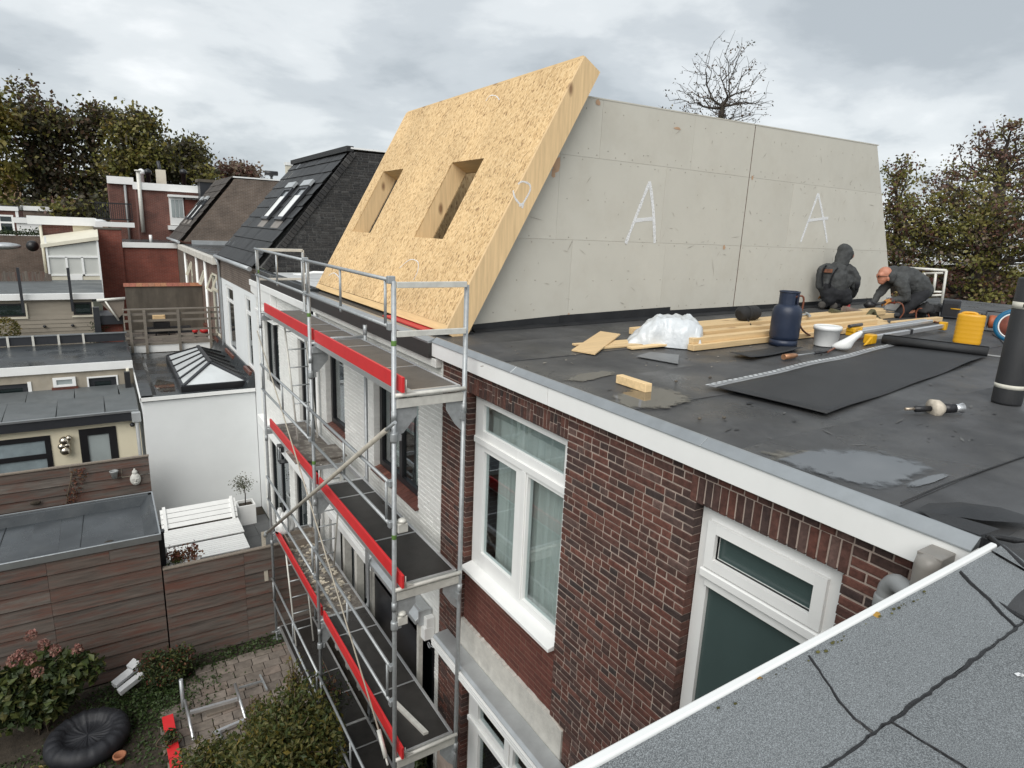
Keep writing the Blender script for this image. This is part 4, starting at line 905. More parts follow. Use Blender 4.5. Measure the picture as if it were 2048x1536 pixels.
# ================================================================== the grey party-wall panel
GY = 7.10
GP = thing('gable_panel', 'long grey cement board wall with sloping ends and two painted letters A behind the workers', 'wall panel', (9.2, 7.2, 6.7))
xb0, xb1, xt0, xt1, zb, zt = 3.92, 14.25, 5.55, 12.66, 6.72, 9.79
lx = lambda z: xb0+(z-6.72)*(xt0-xb0)/(zt-6.72)
rx = lambda z: xb1+(z-6.72)*(xt1-xb1)/(zt-6.72)
ztop = lambda x: 9.735+.0155*(x-5.5)
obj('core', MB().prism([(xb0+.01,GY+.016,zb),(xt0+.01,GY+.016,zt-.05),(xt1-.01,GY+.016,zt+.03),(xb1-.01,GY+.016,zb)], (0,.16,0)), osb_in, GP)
zj1 = [P(1110,317,y=GY).z, P(1760,380,y=GY).z]; zj2 = [P(1105,490,y=GY).z, P(1788,495,y=GY).z]
print('joints', zj1, zj2, P(1508,250,y=GY), P(1470,615,y=GY))
J1 = sum(zj1)/2; J2 = sum(zj2)/2; SM = (P(1508,250,y=GY).x+P(1472,600,y=GY).x)/2
def clip_poly(poly, f):          # keep f(p) >= 0
    out = []
    for a, b in zip(poly, poly[1:]+poly[:1]):
        fa, fb = f(a), f(b)
        if fa >= 0: out.append(a)
        if fa*fb < 0:
            t = fa/(fa-fb); out.append((a[0]+(b[0]-a[0])*t, a[1]+(b[1]-a[1])*t))
    return out
rowsx = {0: [P(1203,260,y=GY).x, P(1385,300,y=GY).x, SM], 1: [P(1105,380,y=GY).x+.1, P(1325,430,y=GY).x, SM, SM+1.2], 2: [P(1140,560,y=GY).x, P(1325,560,y=GY).x, SM, SM+2.4]}
r = random.Random(77)
for i, (z0, z1) in enumerate(((J1, 10.2), (J2, J1), (6.6, J2))):
    xs_ = [2.0]+rowsx[i]+[16.0]
    for a, b in zip(xs_, xs_[1:]):
        ga = .011 if abs(a-SM) < .01 else .0013; gb_ = .011 if abs(b-SM) < .01 else .0013
        poly = [(a+ga, z0+.0012), (b-gb_, z0+.0012), (b-gb_, z1-.0012), (a+ga, z1-.0012)]
        for f in (lambda p: p[0]-lx(p[1]), lambda p: rx(p[1])-p[0], lambda p: ztop(p[0])-p[1], lambda p: p[1]-zb):
            poly = clip_poly(poly, f) if poly else []
        if len(poly) < 3: continue
        dy = r.uniform(0, .0025)
        obj('cement_board', MB().prism([(p[0], GY+dy, p[1]) for p in poly], (0, .014, 0)), cement_b, GP, bevel=.0006)
obj('top_strip', MB().prism([(xt0-.02,GY-.004,9.735),(xt1+.02,GY-.004,9.845),(xt1+.02,GY-.004,9.862),(xt0-.02,GY-.004,9.752)], (0,.19,0)), cement_b, GP)
obj('seam_rust', MB().box(SM-.009, SM+.009, GY+.006, GY+.012, 6.8, 9.77), mk('rusty_gap', (.10,.06,.045), rough=.9, rnd=0), GP)
NW = Vector((0,-1,0)); PW = Vector((0,GY,0))
for pix in (([(1251,487),(1272,432),(1299,363)], [(1299,363),(1306,420),(1309,486)], [(1268,441),(1308,437)]), ([(1601,484),(1617,440),(1636,387)], [(1636,387),(1646,435),(1654,485)], [(1615,441),(1656,436)])):
    for s_ in pix: pmark(s_, .052, PW, NW, 'painted_letter_stroke', GP, 4)
scr = mk('board_scuff', (.36,.33,.28), rough=.9, rnd=.2); org = mk('orange_stain', (.52,.34,.22), rough=.9, rnd=.1)
r = random.Random(5); mb = MB()
for _ in range(130):
    x = r.uniform(4.6, 14); z = r.uniform(6.9, 9.6)
    if lx(z)+.1 < x < rx(z)-.1:
        L = abs(r.gauss(0,.05))+.006; a = r.uniform(0,3.14); w = r.uniform(.002,.006)
        dx, dz = math.cos(a)*L, math.sin(a)*L; nx, nz2 = -math.sin(a)*w, math.cos(a)*w
        mb.add([(x-dx,GY-.003,z-dz),(x+nx,GY-.003,z+nz2),(x+dx,GY-.003,z+dz),(x-nx,GY-.003,z-nz2)], [(0,1,2,3),(3,2,1,0)][1:] )
obj('scuffs', mb, scr, GP, kind='stuff')
mb = MB()
for zr in (J1-.04, J1+.04, J2-.04, J2+.04, 6.95, 9.6, (J1+J2)/2, 7.35, 9.1):
    x = 3.9+r.uniform(0,.3)
    while x < 14.2:
        if lx(zr)+.05 < x < rx(zr)-.05 and r.random() < .8: mb.ball((x+r.uniform(-.02,.02), GY-.001, zr+r.uniform(-.012,.012)), .009, 6, 4, sc=(1,.3,1))
        x += .33
obj('screw_heads', mb, scr, GP, kind='stuff')
mb = MB()
for (px, py, w, h) in ((1112,330,9,16),(1107,345,5,8),(1448,495,4,5),(1137,632,3,8),(1197,205,7,5),(1505,355,4,5),(1355,257,12,3)):
    c = P(px, py, y=GY-.003); s_ = c.y*1.06/FPX*1.5
    mb.add([(c.x+w*s_*math.cos(t)*r.uniform(.5,1.1), c.y, c.z+h*s_*math.sin(t)*r.uniform(.5,1.1)) for t in [i*.7854 for i in range(8)]], [tuple(range(8))])
obj('stains', mb, org, GP, kind='stuff')
# black felt turned up against its foot, in overlapping lengths
cuts = [3.95, 5.35, 7.45, 9.4, 13.3]; hts = [.085, .135, .16, .10, .09]
for i, (a, b) in enumerate(zip(cuts, cuts[1:])):
    z0a, z0b = roofz(a), roofz(b); h0, h1 = hts[i], hts[i+1]
    if i == 2: h0 = .105
    obj('felt_upstand', MB().prism([(a,GY-.012-.004*(i%2),z0a-.02),(b+.06,GY-.012-.004*(i%2),z0b-.02),(b+.06,GY-.012-.004*(i%2),z0b+h1),(a,GY-.012-.004*(i%2),z0a+h0)], (0,.009,0)), bit_black, GP)
    obj('felt_skirt', MB().prism([(a,GY-.016,z0a+.03),(a,GY-.10,z0a+.003),(a,GY-.10,z0a-.02),(a,GY-.016,z0a-.02)], (b-a+.05,0,z0b-z0a)), bit_black, GP)
# far party wall of the new storey, seen through the openings
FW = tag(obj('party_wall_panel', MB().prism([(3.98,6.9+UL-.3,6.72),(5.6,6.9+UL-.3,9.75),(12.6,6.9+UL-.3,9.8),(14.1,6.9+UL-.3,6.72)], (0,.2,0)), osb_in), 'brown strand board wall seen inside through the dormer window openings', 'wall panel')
# ================================================================== the scaffold
SX0, SX1 = 2.24, 3.0; SY = [5.51, 8.42, 11.55]; LV = [6.45, 4.38, 2.28, .25]
SF = thing('scaffold', 'galvanised scaffold with red toe boards and four platform levels along the white house', 'scaffold', (2.6, 8.5, 0))
def tubeo(nm, a, b, rr, m=galv, par=SF, n=10): return obj(nm, MB().tube([a, b], rr, n), m, par)
tops = {(0,0): 7.50, (1,0): 7.46, (0,1): 7.50, (1,1): 6.64, (0,2): 7.52, (1,2): 7.46}
green = mk('green_tag', (.11,.22,.05), rough=.5, rnd=.1)
for (i, j), zt_ in tops.items():
    x, y = (SX0, SX1)[i], SY[j]
    mb = MB().tube([(x,y,.14),(x,y,zt_)], .0245, 12)
    for z in (2.02, 4.10, 6.16):
        mb.lathe([(.029,z),(.029,z+.10)], (x,y,0), 12)
    st = obj('standard', mb, galv, SF)
    obj('base_jack', MB().tube([(x,y,.0),(x,y,.2)], .017, 8).box(x-.075,x+.075,y-.075,y+.075,.0,.012).lathe([(.045,.15),(.045,.17)], (x,y,0), 6).bar((x-.09,y,.16),(x+.09,y,.16),.02,.02), galv, SF)
    if i == 0 and j < 2:
        for z in (6.9-.12*j, 4.92-.2*j): obj('green_tag', MB().lathe([(.0252,z),(.0256,z+.004),(.0256,z+.046),(.0252,z+.05)], (x,y,0), 12), green, st)
    if i == 0 and j == 2: obj('green_tag', MB().lathe([(.0255,7.1),(.0255,7.16)], (x,y,0), 12), green, st)
for L_, z in enumerate(LV):
    for j, y in enumerate(SY):
        mb = MB().box(SX0+.02, SX1-.02, y-.022, y+.022, z-.16, z-.07)
        mb.tube([(SX0,y-.028*(j==0),z-.028),(SX1,y-.028*(j==0),z-.028)], .022, 10)
        obj('transom', mb, galv_old if j == 0 else galv, SF, bevel=.003)
        if j < 2 and L_ < 3:
            obj('gusset', MB().prism([(SX0+.025,y+.004,z-.16),(SX0+.24,y+.004,z-.16),(SX0+.24,y+.004,z-.26),(SX0+.10,y+.004,z-.42),(SX0+.025,y+.004,z-.44)], (0,.006,0)), galv, SF)
            obj('gusset', MB().prism([(SX1-.025,y+.004,z-.16),(SX1-.20,y+.004,z-.16),(SX1-.20,y+.004,z-.24),(SX1-.10,y+.004,z-.40),(SX1-.025,y+.004,z-.48)], (0,.006,0)), galv, SF)
            obj('coupler', MB().lathe([(.036,z-.50),(.040,z-.48),(.040,z-.42),(.036,z-.40)], (SX0,y,0), 10).box(SX0+.03,SX0+.07,y-.02,y+.02,z-.49,z-.43).box(SX1-.05,SX1-.02,y-.06,y+.02,z-.35,z-.27), galv, SF)
    # platforms: side rails with plywood panels between
    for bay, (a, b) in enumerate(((SY[0], SY[1]), (SY[1], SY[2]))):
        js = [a+.02, a+1.02, a+2.38, b-.02] if bay == 0 else [a+.02, a+.74, a+1.38, b-.02]
        pf = obj('platform', MB().box(SX0+.05, SX0+.085, a, b, z-.06, z+.004).box(SX1-.075, SX1-.04, a, b, z-.06, z+.004), alu, SF, bevel=.002)
        for k in js[1:-1]: obj('cross_rib', MB().box(SX0+.085, SX1-.075, k-.011, k+.011, z-.05, z+.004), alu, pf)
        for k in (a+.012, b-.012): obj('cross_rib', MB().box(SX0+.085, SX1-.075, k-.012, k+.012, z-.05, z+.004), alu, pf)
        for q, (c, d_) in enumerate(zip(js, js[1:])):
            if bay == 1 and L_ == 1 and q == 0: continue
            if bay == 1 and L_ in (0, 2) and q == 3: continue
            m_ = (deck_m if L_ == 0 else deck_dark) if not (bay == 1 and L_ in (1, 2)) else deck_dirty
            obj('deck_panel', MB().box(SX0+.087, SX1-.077, c+.013, d_-.013, z-.014, z), m_, pf)
        # red toe boards
        if L_ < 3:
            ta, tb = (a-.09, b-.06) if bay == 0 else (a+.05, b-.12)
            x = SX0+.045
            obj('toe_board', MB().box(x, x+.028, ta, tb, z+.008, z+.16), red_p, SF, bevel=.003)
            obj('toe_clip', MB().tube([(x+.05,ta+.02,z),(x+.05,ta+.02,z+.13)], .006, 6).prism([(x+.04,ta+.03,z+.005),(x+.15,ta+.03,z+.005),(x+.04,ta+.03,z+.06)], (0,.012,0)), galv_old, SF)
        # guard rail frame: two rails and three short uprights
        if L_ < 4:
            za, zb_ = (z+.63, z+1.06) if L_ == 0 else ((z+.70, z+1.14) if L_ < 3 else (.88, 1.33))
            x = SX0-.035; ym = (a+b)/2
            mb = MB().tube([(x,a+.02,zb_),(x,b-.02,zb_)], .019, 10).tube([(x,a+.02,za),(x,b-.02,za)], .019, 10)
            for yv in (a+.12, ym, b-.10): mb.tube([(x,yv,za),(x,yv,zb_)], .0145, 8)
            if L_ < 3: mb.tube([(x,ym,za),(x,ym,za-.05)], .0145, 8)
            gr = obj('guardrail', mb, galv, SF)
            obj('wedge_coupler', MB().box(x-.02,x+.05,a-.01,a+.05,zb_-.035,zb_+.035).box(x-.02,x+.05,a-.01,a+.05,za-.035,za+.035), galv, gr, bevel=.006)
# end guards
obj('end_guard', MB().box(SX0+.02,SX1-.02,SY[0]-.045,SY[0]-.015,7.44,7.495).box(SX0+.02,SX1-.02,SY[0]-.045,SY[0]-.015,6.985,7.04), galv_old, SF, bevel=.003)
obj('end_guard', MB().box(SX0,SX1,SY[2]-.02,SY[2]+.02,7.47,7.52).box(SX0,SX1,SY[2]-.02,SY[2]+.02,6.98,7.02).box(SX1-.02,SX1+.02,SY[2]-.02,SY[2]+.02,6.45,7.5).box(SX0-.02,SX0+.02,SY[2]+.03,SY[2]+.06,6.6,7.5), galv_old, SF, bevel=.003)
obj('inner_rail', MB().tube([(SX1,SY[1],6.5),(SX1,SY[1],6.64)], .028, 10).tube([(SX0+.1,SY[1]+.02,6.475),(SX1,SY[1]+.02,6.475)], .018, 8), galv, SF)
for z in (4.38, 2.28):
    obj('inner_upright', MB().tube([(SX1,SY[1]+.05,z-2.0),(SX1,SY[1]+.05,z)], .0245, 10), galv, SF)
# ladders between the levels
def ladder(x0, x1, ya, za, yb, zb_):
    a, b = Vector((0,ya,za)), Vector((0,yb,zb_)); mb = MB(); n = int((a-b).length/.28)
    for x in (x0, x1): mb.tube([(x,ya,za),(x,yb,zb_)], .0155, 8)
    l = obj('ladder', mb, galv_old, SF)
    for k in range(1, n):
        p = a.lerp(b, k/n); obj('rung', MB().tube([(x0,p.y,p.z),(x1,p.y,p.z)], .012, 8), galv, l)
ladder(2.53, 2.86, 11.15, 6.45, 10.45, 4.40); ladder(2.56, 2.88, 9.22, 4.38, 9.78, 2.30); ladder(2.42, 2.74, 11.35, 2.3, 10.75, .27)
obj('hatch_cover', MB().obox((2.62,9.68,4.40),(.40,0,0),(0,.30,.0),(0,0,.012)), deck_dirty, SF)
# braces and ties
obj('tie_strap', MB().tube([(2.19,11.62,6.10),(2.19,9.9,5.02),(2.185,8.4,4.07),(2.18,5.78,2.36)], .010, 6), pole_wood, SF)
obj('turnbuckle', MB().tube([(2.18,5.84,2.40),(2.18,5.62,2.20)], .026, 8).tube([(2.18,5.62,2.20),(2.18,5.56,2.15)], .012, 6), galv_old, SF)
obj('raking_tube', MB().tube([(2.165,11.66,2.22),(2.165,5.52,6.08)], .0265, 10), mk('dusty_tube', (.42,.39,.33), var=.15, sc=8, rough=.6, met=.1, rnd=0), SF)
obj('tube_coupler', MB().tube([(2.165,5.6,6.03),(2.165,5.3,6.22)], .018, 8).tube([(2.16,11.72,2.15),(2.165,11.6,2.27)], .04, 8), galv, SF)
for z in (4.98, 3.92):      # small wall-tie boxes on the near standard
    obj('tie_box', MB().box(SX0+.03,SX0+.14,SY[0]-.03,SY[0]+.06,z,z+.10).lathe([(.04,z+.10),(.05,z+.13),(.02,z+.15)], (SX0+.085,SY[0],0), 8), galv_old, SF, bevel=.006)
r = random.Random(12); mb = MB()
for _ in range(170):
    yv = r.uniform(8.6, 10.9); x = r.uniform(2.36, 2.86); s_ = r.uniform(.008, .035)
    mb.obox((x,yv,2.285+s_*.3),(s_,s_*r.uniform(-.5,.5),0),(s_*r.uniform(-.5,.5),s_*.7,0),(0,0,s_*.35))
obj('plaster_chips', mb, mk('plaster_chip', (.52,.47,.38), var=.2, rough=.95, rnd=.3), SF, kind='stuff')
# loose things on the scaffold
tag(obj('timber_offcut', MB().obox((2.13,11.72,1.72),(.035,0,0),(0,.04,.50),(0,.012,-.004)), pole_wood), 'pale timber lath hanging down outside the far corner of the scaffold', 'timber')
tag(obj('aluminium_profile', MB().obox((2.60,5.98,2.30),(.03,.0,0),(-.07,.36,0),(0,0,.016)), galv_old), 'short aluminium profile lying on the lowest red boarded platform', 'profile')
for _o in SF.children_recursive:
    if _o.name.split('.')[0] in ('coupler','wedge_coupler','tube_coupler','base_jack','inner_rail','end_guard'): _o['kind'] = 'stuff'
tb = thing('tool_tray', 'grey mason\'s tray with rubble on the far end of a scaffold platform', 'tray', (2.62, 10.95, 2.29))
obj('tray', MB().grid_holes(lambda u, v, d: (u, v, 2.30+d), 2.36, 2.90, 10.72, 11.12, [(2.38,2.88,10.74,11.10)], 0, .13).box(2.36,2.90,10.72,11.12,2.285,2.30), oldwood, tb)
obj('filling', MB().box(2.38,2.88,10.74,11.10,2.31,2.36), deck_dirty, tb)
def crumple(mb, c, rx_, ry_, rz_, seed, n=22, m=14, k=.28, top=1.0, mi=0):
    r = random.Random(seed); off = Vector((r.uniform(0,50), r.uniform(0,50), r.uniform(0,50)))
    from mathutils import noise as nz
    base = len(mb.v)
    for i in range(m+1):
        t = math.pi*i/m
        for j in range(n):
            f = 2*math.pi*j/n; d = Vector((math.sin(t)*math.cos(f), math.sin(t)*math.sin(f), -math.cos(t)))
            s_ = 1+k*nz.noise(d*2.1+off)+k*.7*abs(nz.noise(d*5.3+off))-k*.35*abs(nz.noise(d*11+off))
            p = Vector((d.x*rx_, d.y*ry_, max(d.z*rz_, -rz_*.0+0) if d.z < 0 else d.z*rz_))*s_
            mb.v.append((c[0]+p.x, c[1]+p.y, c[2]+max(p.z, 0 if i < m//2 else .0)))
    for i in range(m):
        for j in range(n):
            a = base+i*n+j; b = base+i*n+(j+1) % n
            mb.f.append((a, b, b+n, a+n)); mb.m.append(mi); mb.sm.append(True)
    return mb
mb = MB(); crumple(mb, (2.42,11.22,2.42), .16,.12,.30, 3, k=.5)
crumple(mb, (2.36,11.30,2.68), .07,.06,.16, 8, 12, 8, k=.6)
tag(obj('plastic_bag', mb, plastic_w), 'crumpled white plastic bag at the far end of the scaffold', 'bag')
# ================================================================== things lying on the black roof
def rz(p, dz=0): return (p.x, p.y, p.z+dz)
# rain puddles: thin irregular sheets of water
def puddle(pix, label, dz=.003):
    pts = [RP(x, y) for x, y in pix]; pts = smooth(pts+[pts[0]], 6)[:-1]
    c = sum(pts, Vector())/len(pts); n = len(pts); mb = MB(); al = []
    for k, (f, a) in enumerate(((1.16, 0.0), (.86, .62), (.62, 1.0), (.0, 1.0))):
        for i, p in enumerate(pts):
            q = c+(p-c)*(f+(.03*math.sin(i*1.3) if f else 0)); mb.v.append((q.x, q.y, roofz(q.x)+dz-.0025)); al.append(a)
    for k in range(3):
        for i in range(n): mb.f.append((k*n+i, k*n+(i+1) % n, (k+1)*n+(i+1) % n, (k+1)*n+i)); mb.m.append(0); mb.sm.append(False)
    v = [Vector(mb.v[q]) for q in mb.f[0]]
    if (v[1]-v[0]).cross(v[2]-v[0]).z < 0: mb.f = [tuple(reversed(q)) for q in mb.f]
    o = obj('puddle', mb, puddle_m, kind='structure')
    at = o.data.attributes.new('wet', 'FLOAT', 'POINT'); at.data.foreach_set('value', al); return o
puddle([(1545,905),(1600,900),(1675,900),(1740,902),(1800,915),(1850,926),(1862,940),(1835,955),(1800,968),(1755,980),(1720,975),(1680,962),(1640,950),(1590,935),(1540,918)], '', .006)
puddle([(1900,952),(1870,965),(1830,975),(1812,970),(1850,955),(1885,948)], '', .007)
puddle([(1215,795),(1260,780),(1310,772),(1370,788),(1382,800),(1340,815),(1290,820),(1240,812)], '', .006)
puddle([(1130,760),(1160,748),(1215,742),(1232,748),(1200,756),(1160,765)], '', .006)
# unrolled strip of roofing felt with its welded edge
c00, c10, c11, c01 = RP(1410,778), RP(1652,834), RP(1972,716), RP(1775,690)
US = thing('felt_roll', 'half unrolled sheet of new black roofing felt with a white speckled edge', 'roofing felt', rz((c00+c11)/2))
def bil(u, v): return c00*(1-u)*(1-v)+c10*u*(1-v)+c11*u*v+c01*(1-u)*v
mb = MB(); nu, nv = 10, 30; r = random.Random(3)
for j in range(nv+1):
    for i in range(nu+1):
        u, v = .10+.90*i/nu, j/nv; p = bil(u, v)
        h = .016+.010*math.sin(v*6+u*2)+.02*max(0, 1-v*9)*(1-u)+.006*math.sin(v*17)
        mb.v.append((p.x+.01*math.sin(v*13)*(i == nu), p.y, p.z+h))
for j in range(nv):
    for i in range(nu):
        a = j*(nu+1)+i; mb.f.append((a, a+1, a+nu+2, a+nu+1)); mb.m.append(0); mb.sm.append(True)
n0 = len(mb.v)
sh = obj('sheet', mb, felt_black, US); so = sh.modifiers.new('solid', 'SOLIDIFY'); so.thickness = .005; so.offset = 1
mb = MB()
for j in range(nv):
    q = []
    for v in (j/nv, (j+1)/nv):
        for u in (0, .102):
            p = bil(u, v); q.append((p.x, p.y, p.z+.015+.010*math.sin(v*6+u*2)+.02*max(0,1-v*9)*(1-u)+.006*math.sin(v*17)))
    mb.quad(q[0], q[1], q[3], q[2])
o = obj('selvedge', mb, mk('pale_selvedge', (.27,.28,.29), var=.3, sc=14, rough=.5, rnd=0, dirt=.4, dcol=(.07,.07,.07), dsc=9), US); so = o.modifiers.new('solid', 'SOLIDIFY'); so.thickness = .004; so.offset = 1
mb = MB(); r = random.Random(7)
for j in range(46):
    for rr in range(2):
        v = (j+.5*rr)/46; p = bil(.022+.028*rr+.0, v); d = (bil(0, 1)-bil(0, 0)).normalized(); s_ = Vector((-d.y, d.x, 0))
        hh = .026+.010*math.sin(v*6)+.02*max(0,1-v*9)+.006*math.sin(v*17)
        mb.add([p+d*(.036*math.cos(t))+s_*(.011*math.sin(t))+Vector((0,0,hh)) for t in [k*1.047 for k in range(6)]], [tuple(range(6))])
obj('edge_dots', mb, mk('white_dots', (.55,.57,.58), rough=.6, rnd=.2), US, kind='stuff')
ra, rb = c01+Vector((-.05,.05,.07)), c11+Vector((.02,.0,.07)); dd = (rb-ra)
spi = [];
mb = MB(); ax = dd.normalized(); s1 = Vector((0,0,1)); s2 = ax.cross(s1).normalized()
n = 40; ring = []
for k in range(n+1):
    t = k/n*4*math.pi; rr = .042+.022*k/n
    ring.append((s1*math.cos(t)+s2*math.sin(t))*rr)
for k in range(n+1):
    mb.v.append(tuple(ra+ring[k])); mb.v.append(tuple(rb+ring[k]))
for k in range(n): mb.f.append((2*k, 2*k+1, 2*k+3, 2*k+2)); mb.m.append(0); mb.sm.append(True)
o = obj('roll', mb, felt_black, US); so = o.modifiers.new('solid', 'SOLIDIFY'); so.thickness = .006; so.offset = 1
# upright roll at the right edge, with paper bands
b0 = RP(2012, 806); UR = thing('felt_roll', 'tall black felt roll standing upright with two pale paper bands', 'roofing felt', rz(b0))
obj('roll', MB().lathe([(.105,0),(.108,.02),(.108,1.04),(.100,1.05),(.03,1.05),(.03,.9)], rz(b0), 32), felt_black, UR, bevel=.003)
for z, h in ((.135, .035), (.80, .055)):
    obj('paper_band', MB().lathe([(.1088,z),(.1092,z),(.1092,z+h),(.1088,z+h)], rz(b0), 32, ring=True), mk('paper_band_%d' % int(z*100), (.62,.60,.52), var=.1, sc=20, rough=.7, rnd=0), UR)
fc = (CP-b0); a0 = math.atan2(fc.y, fc.x)
ink = mk('black_ink', (.02,.02,.02), rough=.7, rnd=0)
def band_letter(segs, ang, z0, sc_):
    mb = MB()
    for (u0, v0, u1, v1) in segs:
        n = 3
        for k in range(n):
            q = []
            for t in (k/n, (k+1)/n):
                u, v = u0+(u1-u0)*t, v0+(v1-v0)*t
                dx, dy = (v1-v0), -(u1-u0); l = math.hypot(dx, dy); dx, dy = dx/l*.11, dy/l*.11
                for s_ in (1, -1):
                    th = ang+(u+dx*s_)*sc_/.11; zz_ = z0+(v+dy*s_)*sc_
                    q.append((b0.x+.1098*math.cos(th), b0.y+.1098*math.sin(th), b0.z+zz_))
            mb.quad(q[0], q[1], q[3], q[2])
    mb.f += [tuple(reversed(f_)) for f_ in mb.f]; mb.m *= 2; mb.sm *= 2
    obj('print', mb, ink, UR)
for k, sg in enumerate(([(0,0,0,1),(0,.45,.7,1),(.15,.5,.7,0)], [(0,0,0,1),(0,0,.6,0)], [(0,0,0,1),(0,0,.6,0),(0,.5,.5,.5),(0,1,.6,1)])):
    band_letter(sg, a0-.30+k*.34, .812, .030)
# gas bottle
b0 = RP(1565, 690)
GB = thing('gas_bottle', 'dark blue steel gas bottle standing in front of the stacked timber', 'gas bottle', rz(b0))
navy = mk('navy_paint', (.013,.022,.048), var=.2, sc=5, rough=.42, rnd=0, dirt=.25, dcol=(.06,.07,.08), dsc=5)
R_ = .172
obj('body', MB().lathe([(R_*.8,.06),(R_*.97,.085),(R_,.12),(R_,.38),(R_*.985,.42),(R_*.9,.47),(R_*.7,.50),(R_*.45,.515),(.05,.52),(.001,.52)], rz(b0), 32), navy, GB)
obj('foot_ring', MB().lathe([(R_*.93,0),(R_*.95,0),(R_*.95,.075),(R_*.93,.075)], rz(b0), 32, ring=True), navy, GB)
mb = MB()
for k in range(20):
    if k in (4, 14): continue
    t0, t1 = k*.314, (k+1)*.314; rr = R_*.66
    mb.prism([(b0.x+rr*math.cos(t0),b0.y+rr*math.sin(t0),b0.z+.485),(b0.x+rr*math.cos(t1),b0.y+rr*math.sin(t1),b0.z+.485),(b0.x+rr*math.cos(t1),b0.y+rr*math.sin(t1),b0.z+.655),(b0.x+rr*math.cos(t0),b0.y+rr*math.sin(t0),b0.z+.655)], (-.004*math.cos(t0+.15),-.004*math.sin(t0+.15),0))
mb.tube([(b0.x+R_*.66*math.cos(t*.314),b0.y+R_*.66*math.sin(t*.314),b0.z+.655) for t in range(21)], .010, 6)
obj('collar', mb, navy, GB)
obj('valve', MB().lathe([(.022,.50),(.022,.58),(.035,.585),(.035,.61),(.001,.615)], rz(b0), 10), mk('brass', (.45,.32,.12), met=.8, rough=.35, rnd=0), GB)
hose = mk('rust_red_hose', (.17,.055,.028), var=.2, rough=.5, rnd=0)
def hose_obj(label, pix, dzs, rr=.011, m=hose, parent=None, name='hose', cat='hose'):
    pts = [RP(x, y, dz) if not isinstance(dz, tuple) else None for (x, y), dz in zip(pix, dzs)]
    o = obj(name, MB().tube(smooth(pts, 7), rr, 7), m, parent)
    if label: tag(o, label, cat)
    return o
tag(obj('hose', MB().tube(smooth([Vector(rz(b0,.55)), Vector(rz(b0,.60))+Vector((.1,-.12,0)), RP(1600,650,.25), RP(1622,672,.02), RP(1640,676,.02), RP(1680,660,.05), RP(1720,655,.02), RP(1735,672,.02), RP(1690,690-4,.02), RP(1655,704,.03)], 7), .012, 7), hose), 'rust red gas hose running from the blue bottle round the white tub', 'hose')
# white tub, folded white bag, torch
b0 = RP(1650, 691); TB = thing('mixing_tub', 'white plastic tub with lid rim beside the blue gas bottle', 'tub', rz(b0))
obj('tub', MB().lathe([(.14,0),(.145,.01),(.165,.225),(.172,.225),(.172,.20),(.176,.20),(.176,.245),(.165,.25),(.155,.245),(.13,.02),(.001,.02)], rz(b0), 28, sq=.9), plastic_w, TB)
obj('rim_lid', MB().lathe([(.155,.235),(.15,.242),(.001,.244)], rz(b0), 28, sq=.9), plastic_w, TB)
b0 = RP(1690, 702); mb = MB(); v = (b0-CP); v.z = 0; v.normalize(); u = Vector((v.y,-v.x,0))
F = lambda a, b, c: b0+u*a+v*b+Vector((0,0,c))
rows = [[F(-.20,-.05,.0),F(.06,-.09,0),F(.10,.10,0),F(-.14,.12,0)],[F(-.19,-.05,.06),F(.04,-.10,.10),F(.10,.08,.10),F(-.14,.10,.07)],[F(-.05,-.03,.14),F(.12,-.05,.19),F(.17,.04,.19),F(.0,.05,.14)],[F(.08,-.01,.25),F(.16,-.02,.27),F(.18,.02,.27),F(.10,.02,.25)]]
for rr in rows: mb.v += [tuple(p) for p in rr]
for i in range(3):
    for k in range(4): mb.f.append((i*4+k, i*4+(k+1) % 4, i*4+4+(k+1) % 4, i*4+4+k)); mb.m.append(0); mb.sm.append(True)
mb.f += [(3,2,1,0),(12,13,14,15)]; mb.m += [0,0]; mb.sm += [False]*2
o = obj('paper_sack', mb, plastic_w); sb = o.modifiers.new('s', 'SUBSURF'); sb.levels = 2; sb.render_levels = 2
tag(o, 'folded white sack slumped in front of the white tub', 'sack')
def torch(label, a, b, bell):
    t = thing('gas_torch', label, 'gas torch', rz(RP(*a)))
    pa, pb = RP(*a, .03), RP(*b, .04); d = (pb-pa).normalized()
    L = (pb-pa).length
    obj('handle', MB().tube([pa, pa+d*L*.30], .018, 8), black_p, t)
    obj('lance', MB().tube([pa+d*L*.28, pa+d*L*.72], .008, 8), galv, t)
    brass = mk('bell_metal_%d' % a[0], bell, met=.7, rough=.4, rnd=0, var=.3, sc=20)
    obj('bell', MB().tube([pa+d*L*.70, pa+d*L*.74, pa+d*L*.80, pb], [.012,.024,.030,.031], 14), brass, t)
    return t
torch('gas torch with copper bell lying between the felt scrap and the white sack', (1655,703), (1567,714), (.42,.22,.12))
